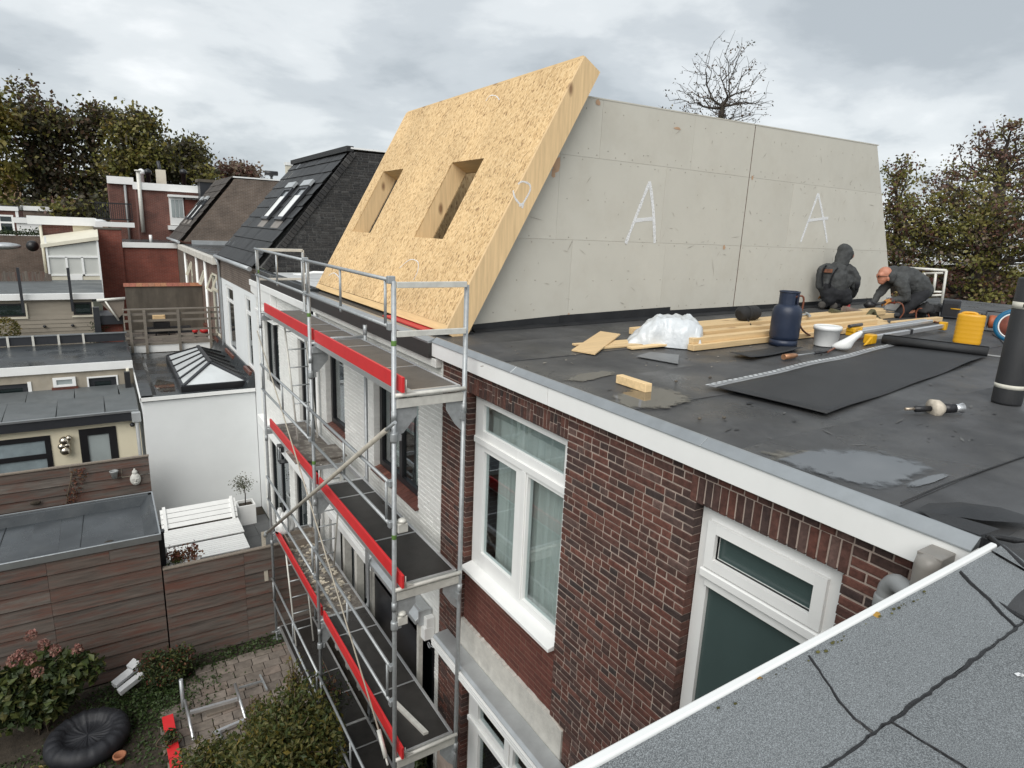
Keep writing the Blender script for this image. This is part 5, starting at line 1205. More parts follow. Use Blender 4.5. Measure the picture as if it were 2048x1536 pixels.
# burner head nearest to the camera
pa, pb = RP(1815,818,.03), RP(1925,816,.05); d = (pb-pa).normalized(); L = (pb-pa).length
HT = thing('seam_roller', 'stubby hand torch with pale scorched guard disc, alone in front of the unrolled felt', 'gas torch', rz(RP(1870,820)))
obj('grip', MB().tube([pa, pa+d*L*.12, pa+d*L*.14, pa+d*L*.42], [.010,.010,.026,.022], 10), black_p, HT)
obj('nozzle_stub', MB().tube([pa-d*.02, pa+d*L*.12], .012, 8), mk('tin', (.5,.42,.33), met=.7, rough=.4), HT)
obj('guard', MB().tube([pa+d*L*.42, pa+d*L*.43, pa+d*L*.56, pa+d*L*.66], [.03,.075,.068,.035], 16), mk('scorched_guard', (.55,.49,.40), var=.3, sc=12, rough=.6, rnd=0, dirt=.6, dcol=(.12,.09,.07), dsc=9), HT)
obj('barrel', MB().tube([pa+d*L*.62, pa+d*L*.86], [.040,.036], 14), black_p, HT)
obj('mouth', MB().tube([pa+d*L*.86, pa+d*L*.92, pb, pb-d*.012], [.034,.030,.042,.034], 14), alu, HT)
# square timber block standing in the puddle
a, b = RP(1245,764), RP(1305,789); a = RP(1240,768); b = RP(1300,788)
tag(obj('timber_block', MB().bar(a+Vector((.02,.04,.04)), b+Vector((.02,.04,.04)), .075, .075), pine_x, bevel=.004), 'short square timber block lying alone in the rain puddle near the roof edge', 'timber')
# stacked beams
TG = 'timber beams stacked on the roof'
def beam(x0, y, x1, y1, lay_, w=.095, h=.068, m=None, lab='', nm='timber_beam', up=0):
    z0, z1 = roofz(x0)+lay_*h+h/2+.004+up, roofz(x1)+lay_*h+h/2+.004+up
    o = obj(nm, MB().bar((x0,y,z0),(x1,y1,z1), w, h), m or pine_x, bevel=.004)
    return tag(o, lab, 'timber', TG)
beam(5.62,4.93,9.9,4.93,0, lab='front bottom beam of the timber pile, nearest to the puddle')
beam(5.66,5.04,10.0,5.04,0, lab='second bottom beam of the timber pile, right behind the front one')
beam(5.70,5.15,10.2,5.16,0, lab='third bottom beam of the pile, behind the gas bottle')
beam(5.72,5.27,10.3,5.28,0, lab='fourth bottom beam of the timber pile, under the upper layer')
beam(5.6,5.38,10.4,5.40,0, lab='fifth bottom beam of the timber pile, half hidden under the upper layer')
beam(5.66,4.99,9.6,5.0,1, lab='front upper beam of the pile, just behind the gas bottle', w=.10)
beam(5.9,5.30,10.1,5.30,1, lab='broad beam resting on the back of the pile, ends at the tub', w=.12)
beam(6.0,5.55,10.9,5.58,1, lab='upper beam at the back of the pile with the black bag on it', w=.12, h=.075)
beam(6.05,5.69,11.1,5.72,1, lab='rearmost upper beam of the pile, in front of the kneeling hooded man', w=.12, h=.075)
beam(6.2,5.55,11.3,5.60,0, lab='lower beam under the black bag, its end beyond the green strap', w=.12, h=.075)
beam(6.1,5.69,11.5,5.74,0, lab='rearmost lower beam of the pile along the wall side', w=.12, h=.075)
beam(5.75,6.05,7.9,6.12,0, lab='mossy ended beam behind the white plastic sheet', w=.11, h=.085)
beam(10.2,5.02,11.6,5.0,0, lab='short beam beyond the pile under the saw stand', w=.10)
for k, (xa, yv, xb, yb_, l) in enumerate(((4.55,5.72,6.4,5.55,0), (4.62,5.60,6.4,5.44,0), (4.72,5.47,6.4,5.33,0), (5.02,5.30,6.2,5.12,0))):
    tag(obj('pine_plank', MB().bar((xa,yv,roofz(xa)+.014),(xb,yb_,roofz(xb)+.014+.04*(k==3)), .10, .022), pine_x, bevel=.002), ('backmost', 'second', 'third', 'front')[k]+' of the thin pine planks poking out left of the plastic sheet', 'plank', 'pine planks left of the plastic sheet')
pa, pb, pc_, pd = RP(1143,703), RP(1190,711), RP(1240,678), RP(1200,672)
tag(obj('plywood_offcut', MB().prism([pa+Vector((0,0,.006)), pb+Vector((0,0,.006)), pc_+Vector((0,0,.05)), pd+Vector((0,0,.05))], (0,0,.014)), ply_m), 'pale plywood offcut lying flat at the left end of the timber', 'plywood')
# white plastic sheet and the grey strip under it
c = RP(1328, 690); mb = MB()
v = (c-CP); v.z = 0; v.normalize(); u = Vector((v.y,-v.x,0))
from mathutils import noise as _nz
def heap(c, prof, seed, nu=64, nv=40, depth=.30, k=.035):
    """crumpled sheet heaped over something: prof(s) gives height along u in [-1,1]"""
    mb = MB()
    for j in range(nv+1):
        for i in range(nu+1):
            s_, t = -1+2*i/nu, -1+2*j/nv
            rim = max(0, 1-(abs(s_)**5.0))*max(0, 1-abs(t)**4)
            q = Vector((s_*4, t*3, seed)); rid = abs(_nz.noise(q*.8))*1.6+abs(_nz.noise(q*1.9))*.7
            h = prof(s_)*rim**.42
            p = c+u*(s_*.43+.035*_nz.noise(q*1.1))+v*(t*depth+.05*_nz.noise(q*.9+Vector((5,5,5))))+Vector((0,0,h+rid*k*2.0*min(1,h*6)+.006))
            mb.v.append(tuple(p))
    for j in range(nv):
        for i in range(nu):
            a = j*(nu+1)+i; mb.f.append((a, a+1, a+nu+2, a+nu+1)); mb.m.append(0); mb.sm.append(True)
    return mb
sheet_m = mk('white_plastic_sheet', (.60,.63,.65), var=.12, sc=7, rough=.25, rnd=0, spec=.6, bump=1.0, bsc=16, dirt=.35, dcol=(.42,.44,.46), dsc=4)
tag(obj('plastic_sheet', heap(c+v*.16, lambda s_: .31+.02*s_ if s_ > -.25 else max(.05,.305+.34*(s_+.25)), 3.3, depth=.34, k=.016), sheet_m), 'crumpled white plastic sheet thrown over the left end of the timber', 'plastic sheet')
pa, pb, pc_, pd = RP(1272,715), RP(1356,730), RP(1358,712), RP(1300,706)
tag(obj('felt_offcut', MB().prism([p+Vector((0,0,.008)) for p in (pa, pb, pc_, pd)], (0,0,.006)), mk('grey_strip', (.11,.115,.12), var=.2, sc=8, rough=.35, rnd=0)), 'shiny grey strip sticking out under the white plastic sheet', 'strip')
pa, pb, pc_, pd = RP(1458,712), RP(1500,722), RP(1605,702), RP(1560,695)
mb = MB()
for j in range(9):
    for i in range(5):
        s_, t = j/8, i/4; p = pa*(1-s_)*(1-t)+pb*(1-s_)*t+pc_*s_*t+pd*s_*(1-t); mb.v.append((p.x, p.y, p.z+.012+.03*s_*s_*t+.03*(1-s_)**4))
for j in range(8):
    for i in range(4): a = j*5+i; mb.f.append((a, a+1, a+6, a+5)); mb.m.append(0); mb.sm.append(True)
o = obj('felt_offcut', mb, felt_black); so = o.modifiers.new('s', 'SOLIDIFY'); so.thickness = .005; so.offset = 1
tag(o, 'curled black felt offcut in front of the gas bottle', 'roofing felt')
# black rolled bag on the timber
p = RP(1497, 640); pz = Vector((p.x, 5.62, 0)); q = PP(1480, 627, (0,5.62,0), Vector((0,1,0))); q2 = PP(1514, 626, (0,5.62,0), Vector((0,1,0)))
zb_ = roofz(q.x)+.155
BGm = mk('black_cloth', (.018,.018,.019), var=.3, sc=9, rough=.8, rnd=.1, bump=.4, bsc=40)
t = thing('tool_bag', 'small black rolled bag lying on top of the beams', 'bag', (q.x, 5.62, zb_))
obj('roll', MB().tube([(q.x-.02,5.62,zb_+.085),(q.x+.02,5.62,zb_+.10),(q2.x-.05,5.62,zb_+.10),(q2.x,5.62,zb_+.085)], [.06,.10,.10,.075], 14), BGm, t)
obj('flap', MB().lathe([(.104,0),(.107,0),(.107,.05),(.104,.05)], (q.x+.10,5.62,zb_+.10), 16, M=Matrix.Rotation(rad(90), 4, 'Y'), ring=True), BGm, t)
obj('strap', MB().tube([(q.x+.06,5.54,zb_+.04),(q.x+.10,5.48,zb_-.06),(q.x+.11,5.47,zb_-.10)], .008, 6), BGm, t)
tag(obj('cloth_rag', crumple(MB(), rz(RP(1352,640)), .10,.08,.08, 5, k=.5), mk('brown_rag', (.16,.11,.07), rough=.95, var=.3)), 'little brown rag behind the white plastic sheet', 'rag')
# straps over the timber
ol = mk('olive_strap', (.075,.070,.035), var=.35, sc=12, rough=.9, rnd=.2); pk = mk('grey_brown_strap', (.16,.125,.105), var=.3, sc=12, rough=.9)
def strap(label, pix, yv, z, w, m):
    w *= 2.0
    pts = smooth([PP(x, y, (0, yv, 0), Vector((0,1,0))) for x, y in pix], 5); mb = MB()
    mb.tube(pts, w, 6); o = obj('strap', mb, m); return tag(o, label, 'strap', 'straps thrown over the timber')
strap('olive strap lying across the middle beams left of the hooded man', [(1662,622),(1685,628),(1702,633),(1716,640),(1726,634),(1720,626)], 5.66, 0, .024, ol)
strap('grey brown strap trailing over the beam ends towards the saw stand', [(1688,618),(1712,624),(1735,630),(1748,640),(1762,648)], 5.68, 0, .028, pk)
strap('dark green looped strap at the right end of the beams', [(1730,640),(1738,628),(1746,622),(1752,634),(1766,645)], 5.5, 0, .018, ol)
tag(obj('claw_hammer', MB().tube([RP(1598,631,.18),RP(1618,628,.18)], .014, 6).bar(RP(1612,626,.18), RP(1620,632,.18), .03,.03), galv), 'little steel tool on the beams right of the gas bottle', 'tool')
# aluminium saw stand with yellow ends
ya_ = mk('yellow_plastic', (.62,.33,.01), var=.08, rough=.4, rnd=.03)
p0, p1 = RP(1742,676,.08), RP(1885,652,.08); st = thing('saw_stand', 'folded aluminium saw stand with yellow end pieces in front of the crouching man', 'saw stand', rz((p0+p1)/2-Vector((0,0,.08))))
d = (p1-p0).normalized(); s_ = Vector((-d.y, d.x, 0))
for k, (o_, z) in enumerate(((0,.0),(.16,.05),(.24,.05))):
    obj('rail', MB().bar(p0+s_*o_+Vector((0,0,z)), p1+s_*o_+Vector((0,0,z)), .055, .045 if k else .06), alu, st, bevel=.006)
obj('clamp_band', MB().bar((p0+p1)/2-d*.03, (p0+p1)/2+d*.03, .07, .07), black_p, st)
obj('yellow_end', MB().obox(p0-d*.02+Vector((0,0,-.01)), d*.07, s_*.055, Vector((0,0,.06))).prism([p0-d*.25-s_*.05-Vector((0,0,.07)), p0-d*.05-s_*.05-Vector((0,0,.07)), p0-d*.07-s_*.05+Vector((0,0,.04))], s_*.03), ya_, st, bevel=.012)
obj('yellow_end', MB().obox(p1+d*.02, d*.04, s_*.05, Vector((0,0,.06))), ya_, st, bevel=.01)
q = p0+s_*.22+Vector((0,0,.08))
obj('saw_clamp', MB().obox(q, d*.12, s_*.05, Vector((0,0,.03))).obox(q-d*.09-Vector((0,0,.03)), d*.018, s_*.06, Vector((0,0,.05))).obox(q+d*.07-Vector((0,0,.03)), d*.018, s_*.06, Vector((0,0,.05))), ya_, st, bevel=.01)
obj('clamp_bar', MB().tube([q-d*.16+Vector((0,0,.05)), q+d*.17+Vector((0,0,.05))], .022, 8), mk('dark_steel', (.10,.10,.10), met=.6, rough=.4), st)
# yellow jerrycan
b0 = RP(1932, 688); v = (b0-CP); v.z = 0; v.normalize(); u = Vector((v.y,-v.x,0)).normalized()
JC = thing('jerrycan', 'yellow ribbed plastic jerrycan on the right side of the roof', 'jerrycan', rz(b0))
jm = mk('orange_yellow_plastic', (.66,.34,.015), var=.06, rough=.35, rnd=0)
def rbox(c, hu, hv, z0, z1, ch=.03, m_=5):
    mb = MB(); pts = []
    for k in range(16):
        t = 2*math.pi*k/16; e_ = 3.2; x = abs(math.cos(t))**(2/e_)*math.copysign(1, math.cos(t)); y = abs(math.sin(t))**(2/e_)*math.copysign(1, math.sin(t)); pts.append((x, y))
    zs = [(z0, .93), (z0+.015, .98)]+[(z0+.03+(z1-z0-.06)*k/18, 1.0-(.018 if k % 3 == 2 else 0)) for k in range(19)]+[(z1-.012, .97), (z1, .86)]
    for z, f_ in zs:
        for x, y in pts: mb.v.append(tuple(c+u*(x*hu*f_)+v*(y*hv*f_)+Vector((0,0,z))))
    n = 16
    for i in range(len(zs)-1):
        for k in range(n): mb.f.append((i*n+k, i*n+(k+1) % n, (i+1)*n+(k+1) % n, (i+1)*n+k)); mb.m.append(0); mb.sm.append(True)
    mb.f.append(tuple(range(n-1,-1,-1))); mb.m.append(0); mb.sm.append(False); mb.f.append(tuple((len(zs)-1)*n+k for k in range(n))); mb.m.append(0); mb.sm.append(False)
    return mb
obj('body', rbox(b0, .155, .10, .0, .395), jm, JC)
obj('handle', MB().tube(smooth([b0+u*-.11+Vector((0,0,.385)), b0+u*-.08+Vector((0,0,.405)), b0+u*.02+Vector((0,0,.408)), b0+u*.06+Vector((0,0,.39))], 4), .017, 8), jm, JC)
obj('cap', MB().lathe([(.028,.385),(.028,.412),(.001,.414)], rz(b0+u*.115), 12), black_p, JC)
# cable reel
b0 = RP(1985, 664); CR = thing('cable_reel', 'cable reel in a black frame with orange cable behind the yellow jerrycan', 'cable reel', rz(b0))
c = b0+Vector((0,0,.15)); 
Mx = Matrix((( u.x, v.x, 0, 0),(u.y, v.y, 0, 0),(0,0,1,0),(0,0,0,1)))
Rr = Mx @ Matrix.Rotation(rad(90), 4, 'Y')
obj('drum', MB().lathe([(.05,-.09),(.11,-.09),(.11,-.085),(.06,-.08),(.06,.08),(.11,.085),(.11,.09),(.05,.09)], c, 20, M=Rr), black_p, CR)
obj('cable', MB().lathe([(.06,-.078),(.095,-.07),(.098,-.04),(.094,0),(.098,.04),(.095,.07),(.06,.078)], c, 20, M=Rr), mk('orange_cable', (.33,.085,.03), rough=.5), CR)
fp_ = []
for sx_ in (-.12, .12):
    fp_ = [c+u*sx_+v*(.13*math.cos(t))+Vector((0,0,.15*math.sin(t))) for t in [k*.524 for k in range(13)]]
    obj('frame', MB().tube(fp_, .010, 6), black_p, CR)
obj('crossbar', MB().tube([c-u*.12+Vector((0,0,.15)), c+u*.12+Vector((0,0,.15))], .010, 6), black_p, CR); obj('crossbar', MB().tube([c-u*.12-Vector((0,0,.14)), c+u*.12-Vector((0,0,.14))], .010, 6), black_p, CR)
# square black site radio and clutter
b0 = RP(1898, 636); t = thing('site_radio', 'dark grey box shaped radio behind the yellow jerrycan', 'radio', rz(b0))
obj('case', MB().obox(b0+Vector((0,0,.16)), u*.13, v*.11, Vector((0,0,.16))), anth, t, bevel=.02)
obj('handle', MB().tube([b0+u*.0-v*.12+Vector((0,0,.17)), b0+u*.14-v*.12+Vector((0,0,.17))], .011, 6), ya_, t)
obj('face_panel', MB().obox(b0-v*.114+Vector((0,0,.15)), u*.10, v*.003, Vector((0,0,.10))), black_p, t)
# blue and white drum lid standing on edge behind the upright roll
b0 = RP(2018, 690); c = b0+Vector((0,0,.255)); DR = thing('round_drum', 'round drum end with blue rim and red centre peeking out behind the upright roll', 'drum', rz(b0))
Ro = Mx @ Matrix.Rotation(rad(90), 4, 'X')
blu = mk('blue_rim', (.01,.13,.26), rough=.4, rnd=0)
obj('rim', MB().lathe([(.155,-.05),(.215,-.05),(.215,.05),(.155,.05)], c, 32, M=Ro, ring=True), blu, DR)
obj('ring', MB().lathe([(.150,-.055),(.166,-.055),(.166,.055),(.150,.055)], c, 32, M=Ro, ring=True), plastic_w, DR)
obj('centre', MB().lathe([(.001,-.052),(.152,-.052),(.152,.052),(.001,.052)], c, 32, M=Ro), mk('brick_red_centre', (.22,.07,.05), var=.3, sc=14, rough=.6), DR)
obj('mark', MB().bar(c-v*.0564+Vector((0,0,.17))-u*.06, c-v*.0564+Vector((0,0,.205))-u*.02, .012, .003), plastic_w, DR)
# rags and small litter
tag(obj('rag_heap', crumple(crumple(MB(), rz(RP(1830,690)), .20,.12,.06, 4, k=.8), rz(RP(1868,693)), .16,.09,.05, 6, k=.8), mk('grey_rags', (.20,.18,.15), var=.4, sc=9, rough=.95)), 'heap of grey rags behind the rolled end of the felt', 'rags')
tag(obj('work_gloves', crumple(MB(), rz(RP(1788,687)), .12,.08,.05, 9, k=.6), mk('grey_glove', (.28,.29,.28), var=.2, rough=.9)), 'pale grey glove lying left of the rag heap', 'glove')
tag(obj('power_cable', MB().tube(smooth([RP(1895,690,.01),RP(1940,704,.01),RP(1990,712,.01),RP(2040,716,.01),RP(2090,720,.01)], 6), .009, 6), pvc_g), 'grey power cable crossing the roof behind the upright roll', 'cable')
tag(obj('black_cable', MB().tube(smooth([RP(1985,668,.01),RP(2000,678,.01),RP(2015,690,.01),RP(2060,694,.01)], 6), .008, 6), black_p), 'black cable coming out of the cable reel', 'cable')
mb = MB(); r = random.Random(15)
for _ in range(70):
    p = RP(r.uniform(960, 1500), r.uniform(690, 740)) if r.random() < .5 else RP(r.uniform(1400, 2000), r.uniform(640, 720))
    s_ = r.uniform(.002,.007); mb.obox((p.x,p.y,p.z+s_*.3), (s_*r.uniform(1,3),s_,0), (-s_*.5,s_,0), (0,0,s_*.3))
mb = MB(); r = random.Random(33)
for _ in range(150):
    p = RP(r.uniform(980, 2040), r.uniform(668, 900)); 
    if p.x > 14 or p.x < 3.4 or p.y > 6.9: continue
    a = r.gauss(.3,.5); L = abs(r.gauss(.02,.03))+.006; w = r.uniform(.002,.006); dx, dy = math.cos(a)*L, math.sin(a)*L; nx, ny = -math.sin(a)*w, math.cos(a)*w; z = roofz(p.x)+.0012
    mb.add([(p.x-dx,p.y-dy,z),(p.x+nx-dx*.3,p.y+ny,z),(p.x+dx,p.y+dy,z),(p.x-nx+dx*.2,p.y-ny,z)], [(3,2,1,0)])
mb.f = [f_ if (Vector(mb.v[f_[1]])-Vector(mb.v[f_[0]])).cross(Vector(mb.v[f_[2]])-Vector(mb.v[f_[0]])).z > 0 else tuple(reversed(f_)) for f_ in mb.f]
obj('roof_scuffs', mb, mk('pale_roof_scuff', (.12,.12,.117), var=.4, rough=.7, rnd=.4), H1, kind='stuff')
mb = MB()
for _ in range(40):
    p = RP(r.uniform(980, 2040), r.uniform(668, 930)); 
    if p.x > 14 or p.x < 3.4 or p.y > 6.9: continue
    R0 = abs(r.gauss(0,.012))+.004; z = roofz(p.x)+.0008; n = 9; mb.add([(p.x+R0*1.6*math.cos(t)*r.uniform(.5,1.2), p.y+R0*.8*math.sin(t)*r.uniform(.5,1.2), z) for t in [k*6.283/n for k in range(n)]], [tuple(range(n))])
obj('bitumen_drips', mb, bit_black, H1, kind='stuff')
mb = MB(); r = random.Random(15)
for _ in range(70):
    p = RP(r.uniform(960, 1500), r.uniform(690, 740)) if r.random() < .5 else RP(r.uniform(1400, 2000), r.uniform(640, 720))
    s_ = r.uniform(.002,.007); mb.obox((p.x,p.y,p.z+s_*.3), (s_*r.uniform(1,3),s_,0), (-s_*.5,s_,0), (0,0,s_*.3))
obj('roof_litter', mb, mk('pale_litter', (.22,.20,.17), var=.4, rough=.9, rnd=.5), kind='stuff')
for i, (px, py) in enumerate(((1352,765),(1420,757),(1399,840),(1448,838))):
    p = RP(px, py); tag(obj('pebble', MB().ball((p.x,p.y,p.z+.012), .018, 7, 5, sc=(1,.8,.6)), concrete), 'little stone on the wet felt '+('right of the timber block', 'beside the corner of the unrolled sheet', 'near the white fascia edge', 'between fascia and unrolled sheet')[i], 'stone')
# guard frame at the street side
GR = thing('guard_frame', 'pale aluminium guard frame at the street edge of the roof behind the crouching man', 'guard rail', (14.6, 6.4, 6.86))
gq = lambda px, py, x: P(px, py, x=x)
xg = 14.9
def gb_(a, b, w=.055): return MB().tube([gq(*a, xg), gq(*b, xg)], w/2, 8)
obj('top_rail', gb_((1800,535),(1893,541)), galv_old, GR)
for _a, _b2 in (((1848,583),(1884,584)), ((1848,592),(1884,590)), ((1846,547),(1886,546))): obj('mid_rail', gb_(_a, _b2, .045), galv_old, GR)
for a, b in (((1893,541),(1882,615)), ((1850,546),(1840,612)), ((1872,545),(1867,584))): obj('post', gb_(a, b), galv_old, GR)
# ================================================================== the two workers
skin_m = mk('skin', (.46,.20,.13), var=.12, sc=14, rough=.5, rnd=0)
jack_m = mk('dark_grey_fleece', (.052,.055,.056), var=.4, sc=9, rough=.95, rnd=0, bump=.5, bsc=30, dirt=.3, dcol=(.075,.077,.075), dsc=6)
trou_m = mk('black_work_trousers', (.014,.015,.018), var=.3, sc=9, rough=.9, rnd=0, bump=.4, bsc=26)
boot_m = mk('boot_sole', (.055,.05,.045), var=.3, sc=12, rough=.8, rnd=0); bootb = mk('black_boot', (.016,.016,.016), rough=.6, rnd=0)
glove_m = mk('orange_glove', (.42,.19,.05), var=.3, sc=22, rough=.85, rnd=.1); glove_b = mk('glove_cuff', (.25,.05,.03), rough=.85)
org_m = mk('faded_orange_print', (.11,.045,.025), var=.5, sc=16, rough=.95, rnd=0)
def flesh(name, parts, mat, parent, vox=.016, sm=6, fold=0):
    """one continuous skin grown round tapered limbs; parts: list of [(point, radius), ...] chains"""
    mb = MB()
    for ch in parts:
        pts = [Vector(p) for p, r_ in ch]; rs = [r_ for p, r_ in ch]
        if len(ch) == 1: mb.ball(pts[0], rs[0] if not isinstance(rs[0], tuple) else 1, 14, 10, sc=rs[0] if isinstance(rs[0], tuple) else (1,1,1)); continue
        P2, R2 = [], []
        for i in range(len(pts)-1):
            for k in range(4): P2.append(pts[i].lerp(pts[i+1], k/4)); R2.append(rs[i]+(rs[i+1]-rs[i])*(k/4))
        P2.append(pts[-1]); R2.append(rs[-1])
        mb.tube(P2, R2, 12)
        for p, r_ in ((pts[0], rs[0]), (pts[-1], rs[-1])): mb.ball(p, r_*.995, 12, 8)
        for p, r_ in list(zip(pts, rs))[1:-1]: mb.ball(p, r_*.99, 12, 8)
    o = obj(name, mb, mat, parent)
    m = o.modifiers.new('remesh', 'REMESH'); m.mode = 'VOXEL'; m.voxel_size = vox; m.use_smooth_shade = True
    m = o.modifiers.new('smooth', 'SMOOTH'); m.factor = .5; m.iterations = sm
    if fold:
        tx = bpy.data.textures.new(name+'_fold', 'CLOUDS'); tx.noise_scale = .07; tx.noise_depth = 2
        d_ = o.modifiers.new('folds', 'DISPLACE'); d_.texture = tx; d_.strength = fold; d_.mid_level = .5
    return o
class Body:
    def __init__(s, base, ref):
        s.base = base; s.v = Vector((base.x, base.y, 0)).normalized(); s.n = Vector((.5438,.8382,0)).normalized()
    def J(s, px, py, dv=0): return PP(px, py, s.base, s.n)+s.v*dv
    def sc(s): c = proj(s.base)[2]; return c/FPX
def hand(name, wrist, tip, side, parent, mat, grip=.5, sc=1.0):
    """palm, four curled fingers of unequal length and a thumb, all one glove"""
    w, t = Vector(wrist), Vector(tip); d = (t-w).normalized(); sd = Vector(side); sd = (sd-d*sd.dot(d)).normalized(); up = d.cross(sd)
    ch = [[(w, .034*sc), (w+d*.05*sc, .040*sc), (w+d*.085*sc, .040*sc)], [(w+d*.05*sc+sd*.02*sc, .028*sc), (w+d*.09*sc+sd*.025*sc, .026*sc)], [(w+d*.05*sc-sd*.02*sc, .028*sc), (w+d*.09*sc-sd*.025*sc, .025*sc)]]
    for k, (o_, L) in enumerate(((-.036,.075),(-.012,.088),(.012,.083),(.035,.064))):
        b = w+d*.095*sc+sd*o_*sc; m1 = b+(d*.9-up*.3*grip)*L*.5*sc; m2 = m1+(d*.5-up*.8*grip)*L*.35*sc; m3 = m2+(d*.1-up*.9*grip)*L*.3*sc
        ch.append([(b, .0135*sc), (m1, .012*sc), (m2, .011*sc), (m3, .009*sc)])
    b = w+d*.03*sc+sd*.04*sc; ch.append([(b, .018*sc), (b+(d*.6+sd*.6)*.045*sc, .0145*sc), (b+(d*1.1+sd*.6-up*.5)*.07*sc, .011*sc)])
    return flesh(name, ch, mat, parent, .0075, 2)
# --- worker kneeling upright with his back to the camera, hood up, turned to the right
b = RP(1672, 613); b = P(1672, 613, y=6.66); b.z = roofz(b.x)
W1_ = thing('person', 'person kneeling at the wall with hood up, dark grey jacket and black bib trousers', 'person', (b.x, b.y, b.z))
B = Body(b, None); J = B.J
print('man1', b, 'm per px', B.sc())
hip = J(1672,592,.02); che = J(1670,556,.05); neck = J(1681,530,.07); head = J(1689,505,.10)
sl, sr = J(1645,541,.06), J(1702,543,.08)
kl, kr = J(1655,610,.38), J(1690,610,.40); fl, fr = J(1650,607,-.10), J(1670,609,-.08)
el, er = J(1640,570,.06), J(1710,572,.08); wl, wr = J(1650,592,.28), J(1704,594,.26)
flesh('body', [[(hip,.15),(che,.14),(neck,.06),(head,.085)],[(sl,.06),(el,.045),(wl,.035)],[(sr,.06),(er,.045),(wr,.035)],[(J(1658,598,0),.10),(kl,.07),(J(1650,608,.0),.05)],[(J(1688,598,0),.10),(kr,.07),(J(1672,609,.02),.05)]], skin_m, W1_)
flesh('jacket', [[(J(1672,580,.03),.175),(J(1671,570,.03),.195),(che,.215),(J(1675,541,.06),.175),(J(1680,531,.07),.10)],[(J(1655,538,.05),.11),(sl,.098),(el,.084),(J(1646,584,.18),.066),(wl,.055)],[(J(1694,539,.06),.11),(sr,.100),(J(1711,558,.07),.092),(er,.086),(J(1706,588,.18),.066),(wr,.055)],[(J(1655,560,.04),.15),(J(1690,562,.05),.15)],[(J(1657,546,.05),.145),(J(1655,572,.04),.165)]], jack_m, W1_, .014, 4, .03)
flesh('hood', [[(J(1682,528,.06),.125),(J(1686,514,.07),.135),(J(1690,503,.09),.130),(J(1688,500,.08),.118)],[(J(1697,508,.16),.095),(J(1695,514,.18),.085)]], jack_m, W1_, .014, 5, .018)
flesh('face', [[(J(1700,508,.20),.07),(J(1702,512,.20),.055)],[(J(1706.5,509,.20),.018),(J(1707.5,511,.20),.014)]], skin_m, W1_, .010, 3)
flesh('trousers', [[(J(1658,585,.0),.165),(J(1672,588,.01),.180),(J(1686,588,.02),.150)],[(J(1657,580,-.01),.135),(J(1655,569,.0),.125)],[(J(1658,598,-.04),.125),(kl,.085)],[(J(1690,598,-.02),.125),(kr,.085)],[(J(1655,606,.25),.08),(J(1649,609,-.02),.072)],[(J(1690,607,.25),.08),(J(1673,610,.0),.072)]], trou_m, W1_, .018, 5, .025)
def straps(parent, B, pix, dv, w=.038):
    pts = smooth([B.J(x, y, d_) for (x, y), d_ in zip(pix, dv)], 5); mb = MB(); up = -B.v
    for i in range(len(pts)-1):
        d = (pts[i+1]-pts[i]).normalized(); s_ = d.cross(up).normalized()*w*.36
        mb.add([pts[i]-s_, pts[i]+s_, pts[i+1]+s_, pts[i+1]-s_, pts[i]-s_+up*.012, pts[i]+s_+up*.012, pts[i+1]+s_+up*.012, pts[i+1]-s_+up*.012], [(4,5,6,7),(0,4,7,3),(1,2,6,5)])
    mb.f += [tuple(reversed(q)) for q in mb.f]; mb.m *= 2; mb.sm *= 2
    return obj('brace', mb, trou_m, parent)
straps(W1_, B, [(1646,572),(1645,556),(1647,540),(1653,530)], [-.125,-.098,-.082,-.035])
straps(W1_, B, [(1660,573),(1663,556),(1672,540),(1683,530)], [-.150,-.146,-.112,-.045])
obj('back_print', MB().obox(J(1655,541,-.088), (Vector((B.v.y,-B.v.x,0))*.085), Vector((0,0,.032))+B.v*.018, B.v*.008), org_m, W1_)
flesh('elbow_patch', [[(J(1714,568,.0),.045),(J(1713,576,.02),.042)]], trou_m, W1_, .012, 3)
for (px, py, dv) in ((1644,611,-.10),(1668,613,-.08)):
    c = J(px, py-2, dv); bo = thing
    o = obj('boot', MB().tube([c+B.v*.10, c+B.v*.03, c, c-B.v*.012], [.050,.056,.060,.050], 14), bootb, W1_)
    obj('sole', MB().lathe([(.060,-.004),(.066,0),(.066,.008),(.03,.012),(.001,.012)], c-B.v*.012, 14, M=Matrix(((B.v.y,0,-B.v.x,0),(-B.v.x,0,-B.v.y,0),(0,1,0,0),(0,0,0,1)))), boot_m, o)
hand('glove', wr, wr+Vector((.05,.12,-.05)), (1,0,0), W1_, glove_m); hand('glove', wl, wl+Vector((.05,.12,-.05)), (-1,0,0), W1_, glove_m)
obj('knee_tag', MB().obox(J(1696,611,-.03), Vector((B.v.y,-B.v.x,0))*.035, (0,0,.03), B.v*.02), mk('pink_red_tag', (.50,.07,.07), rough=.6), W1_, bevel=.008)
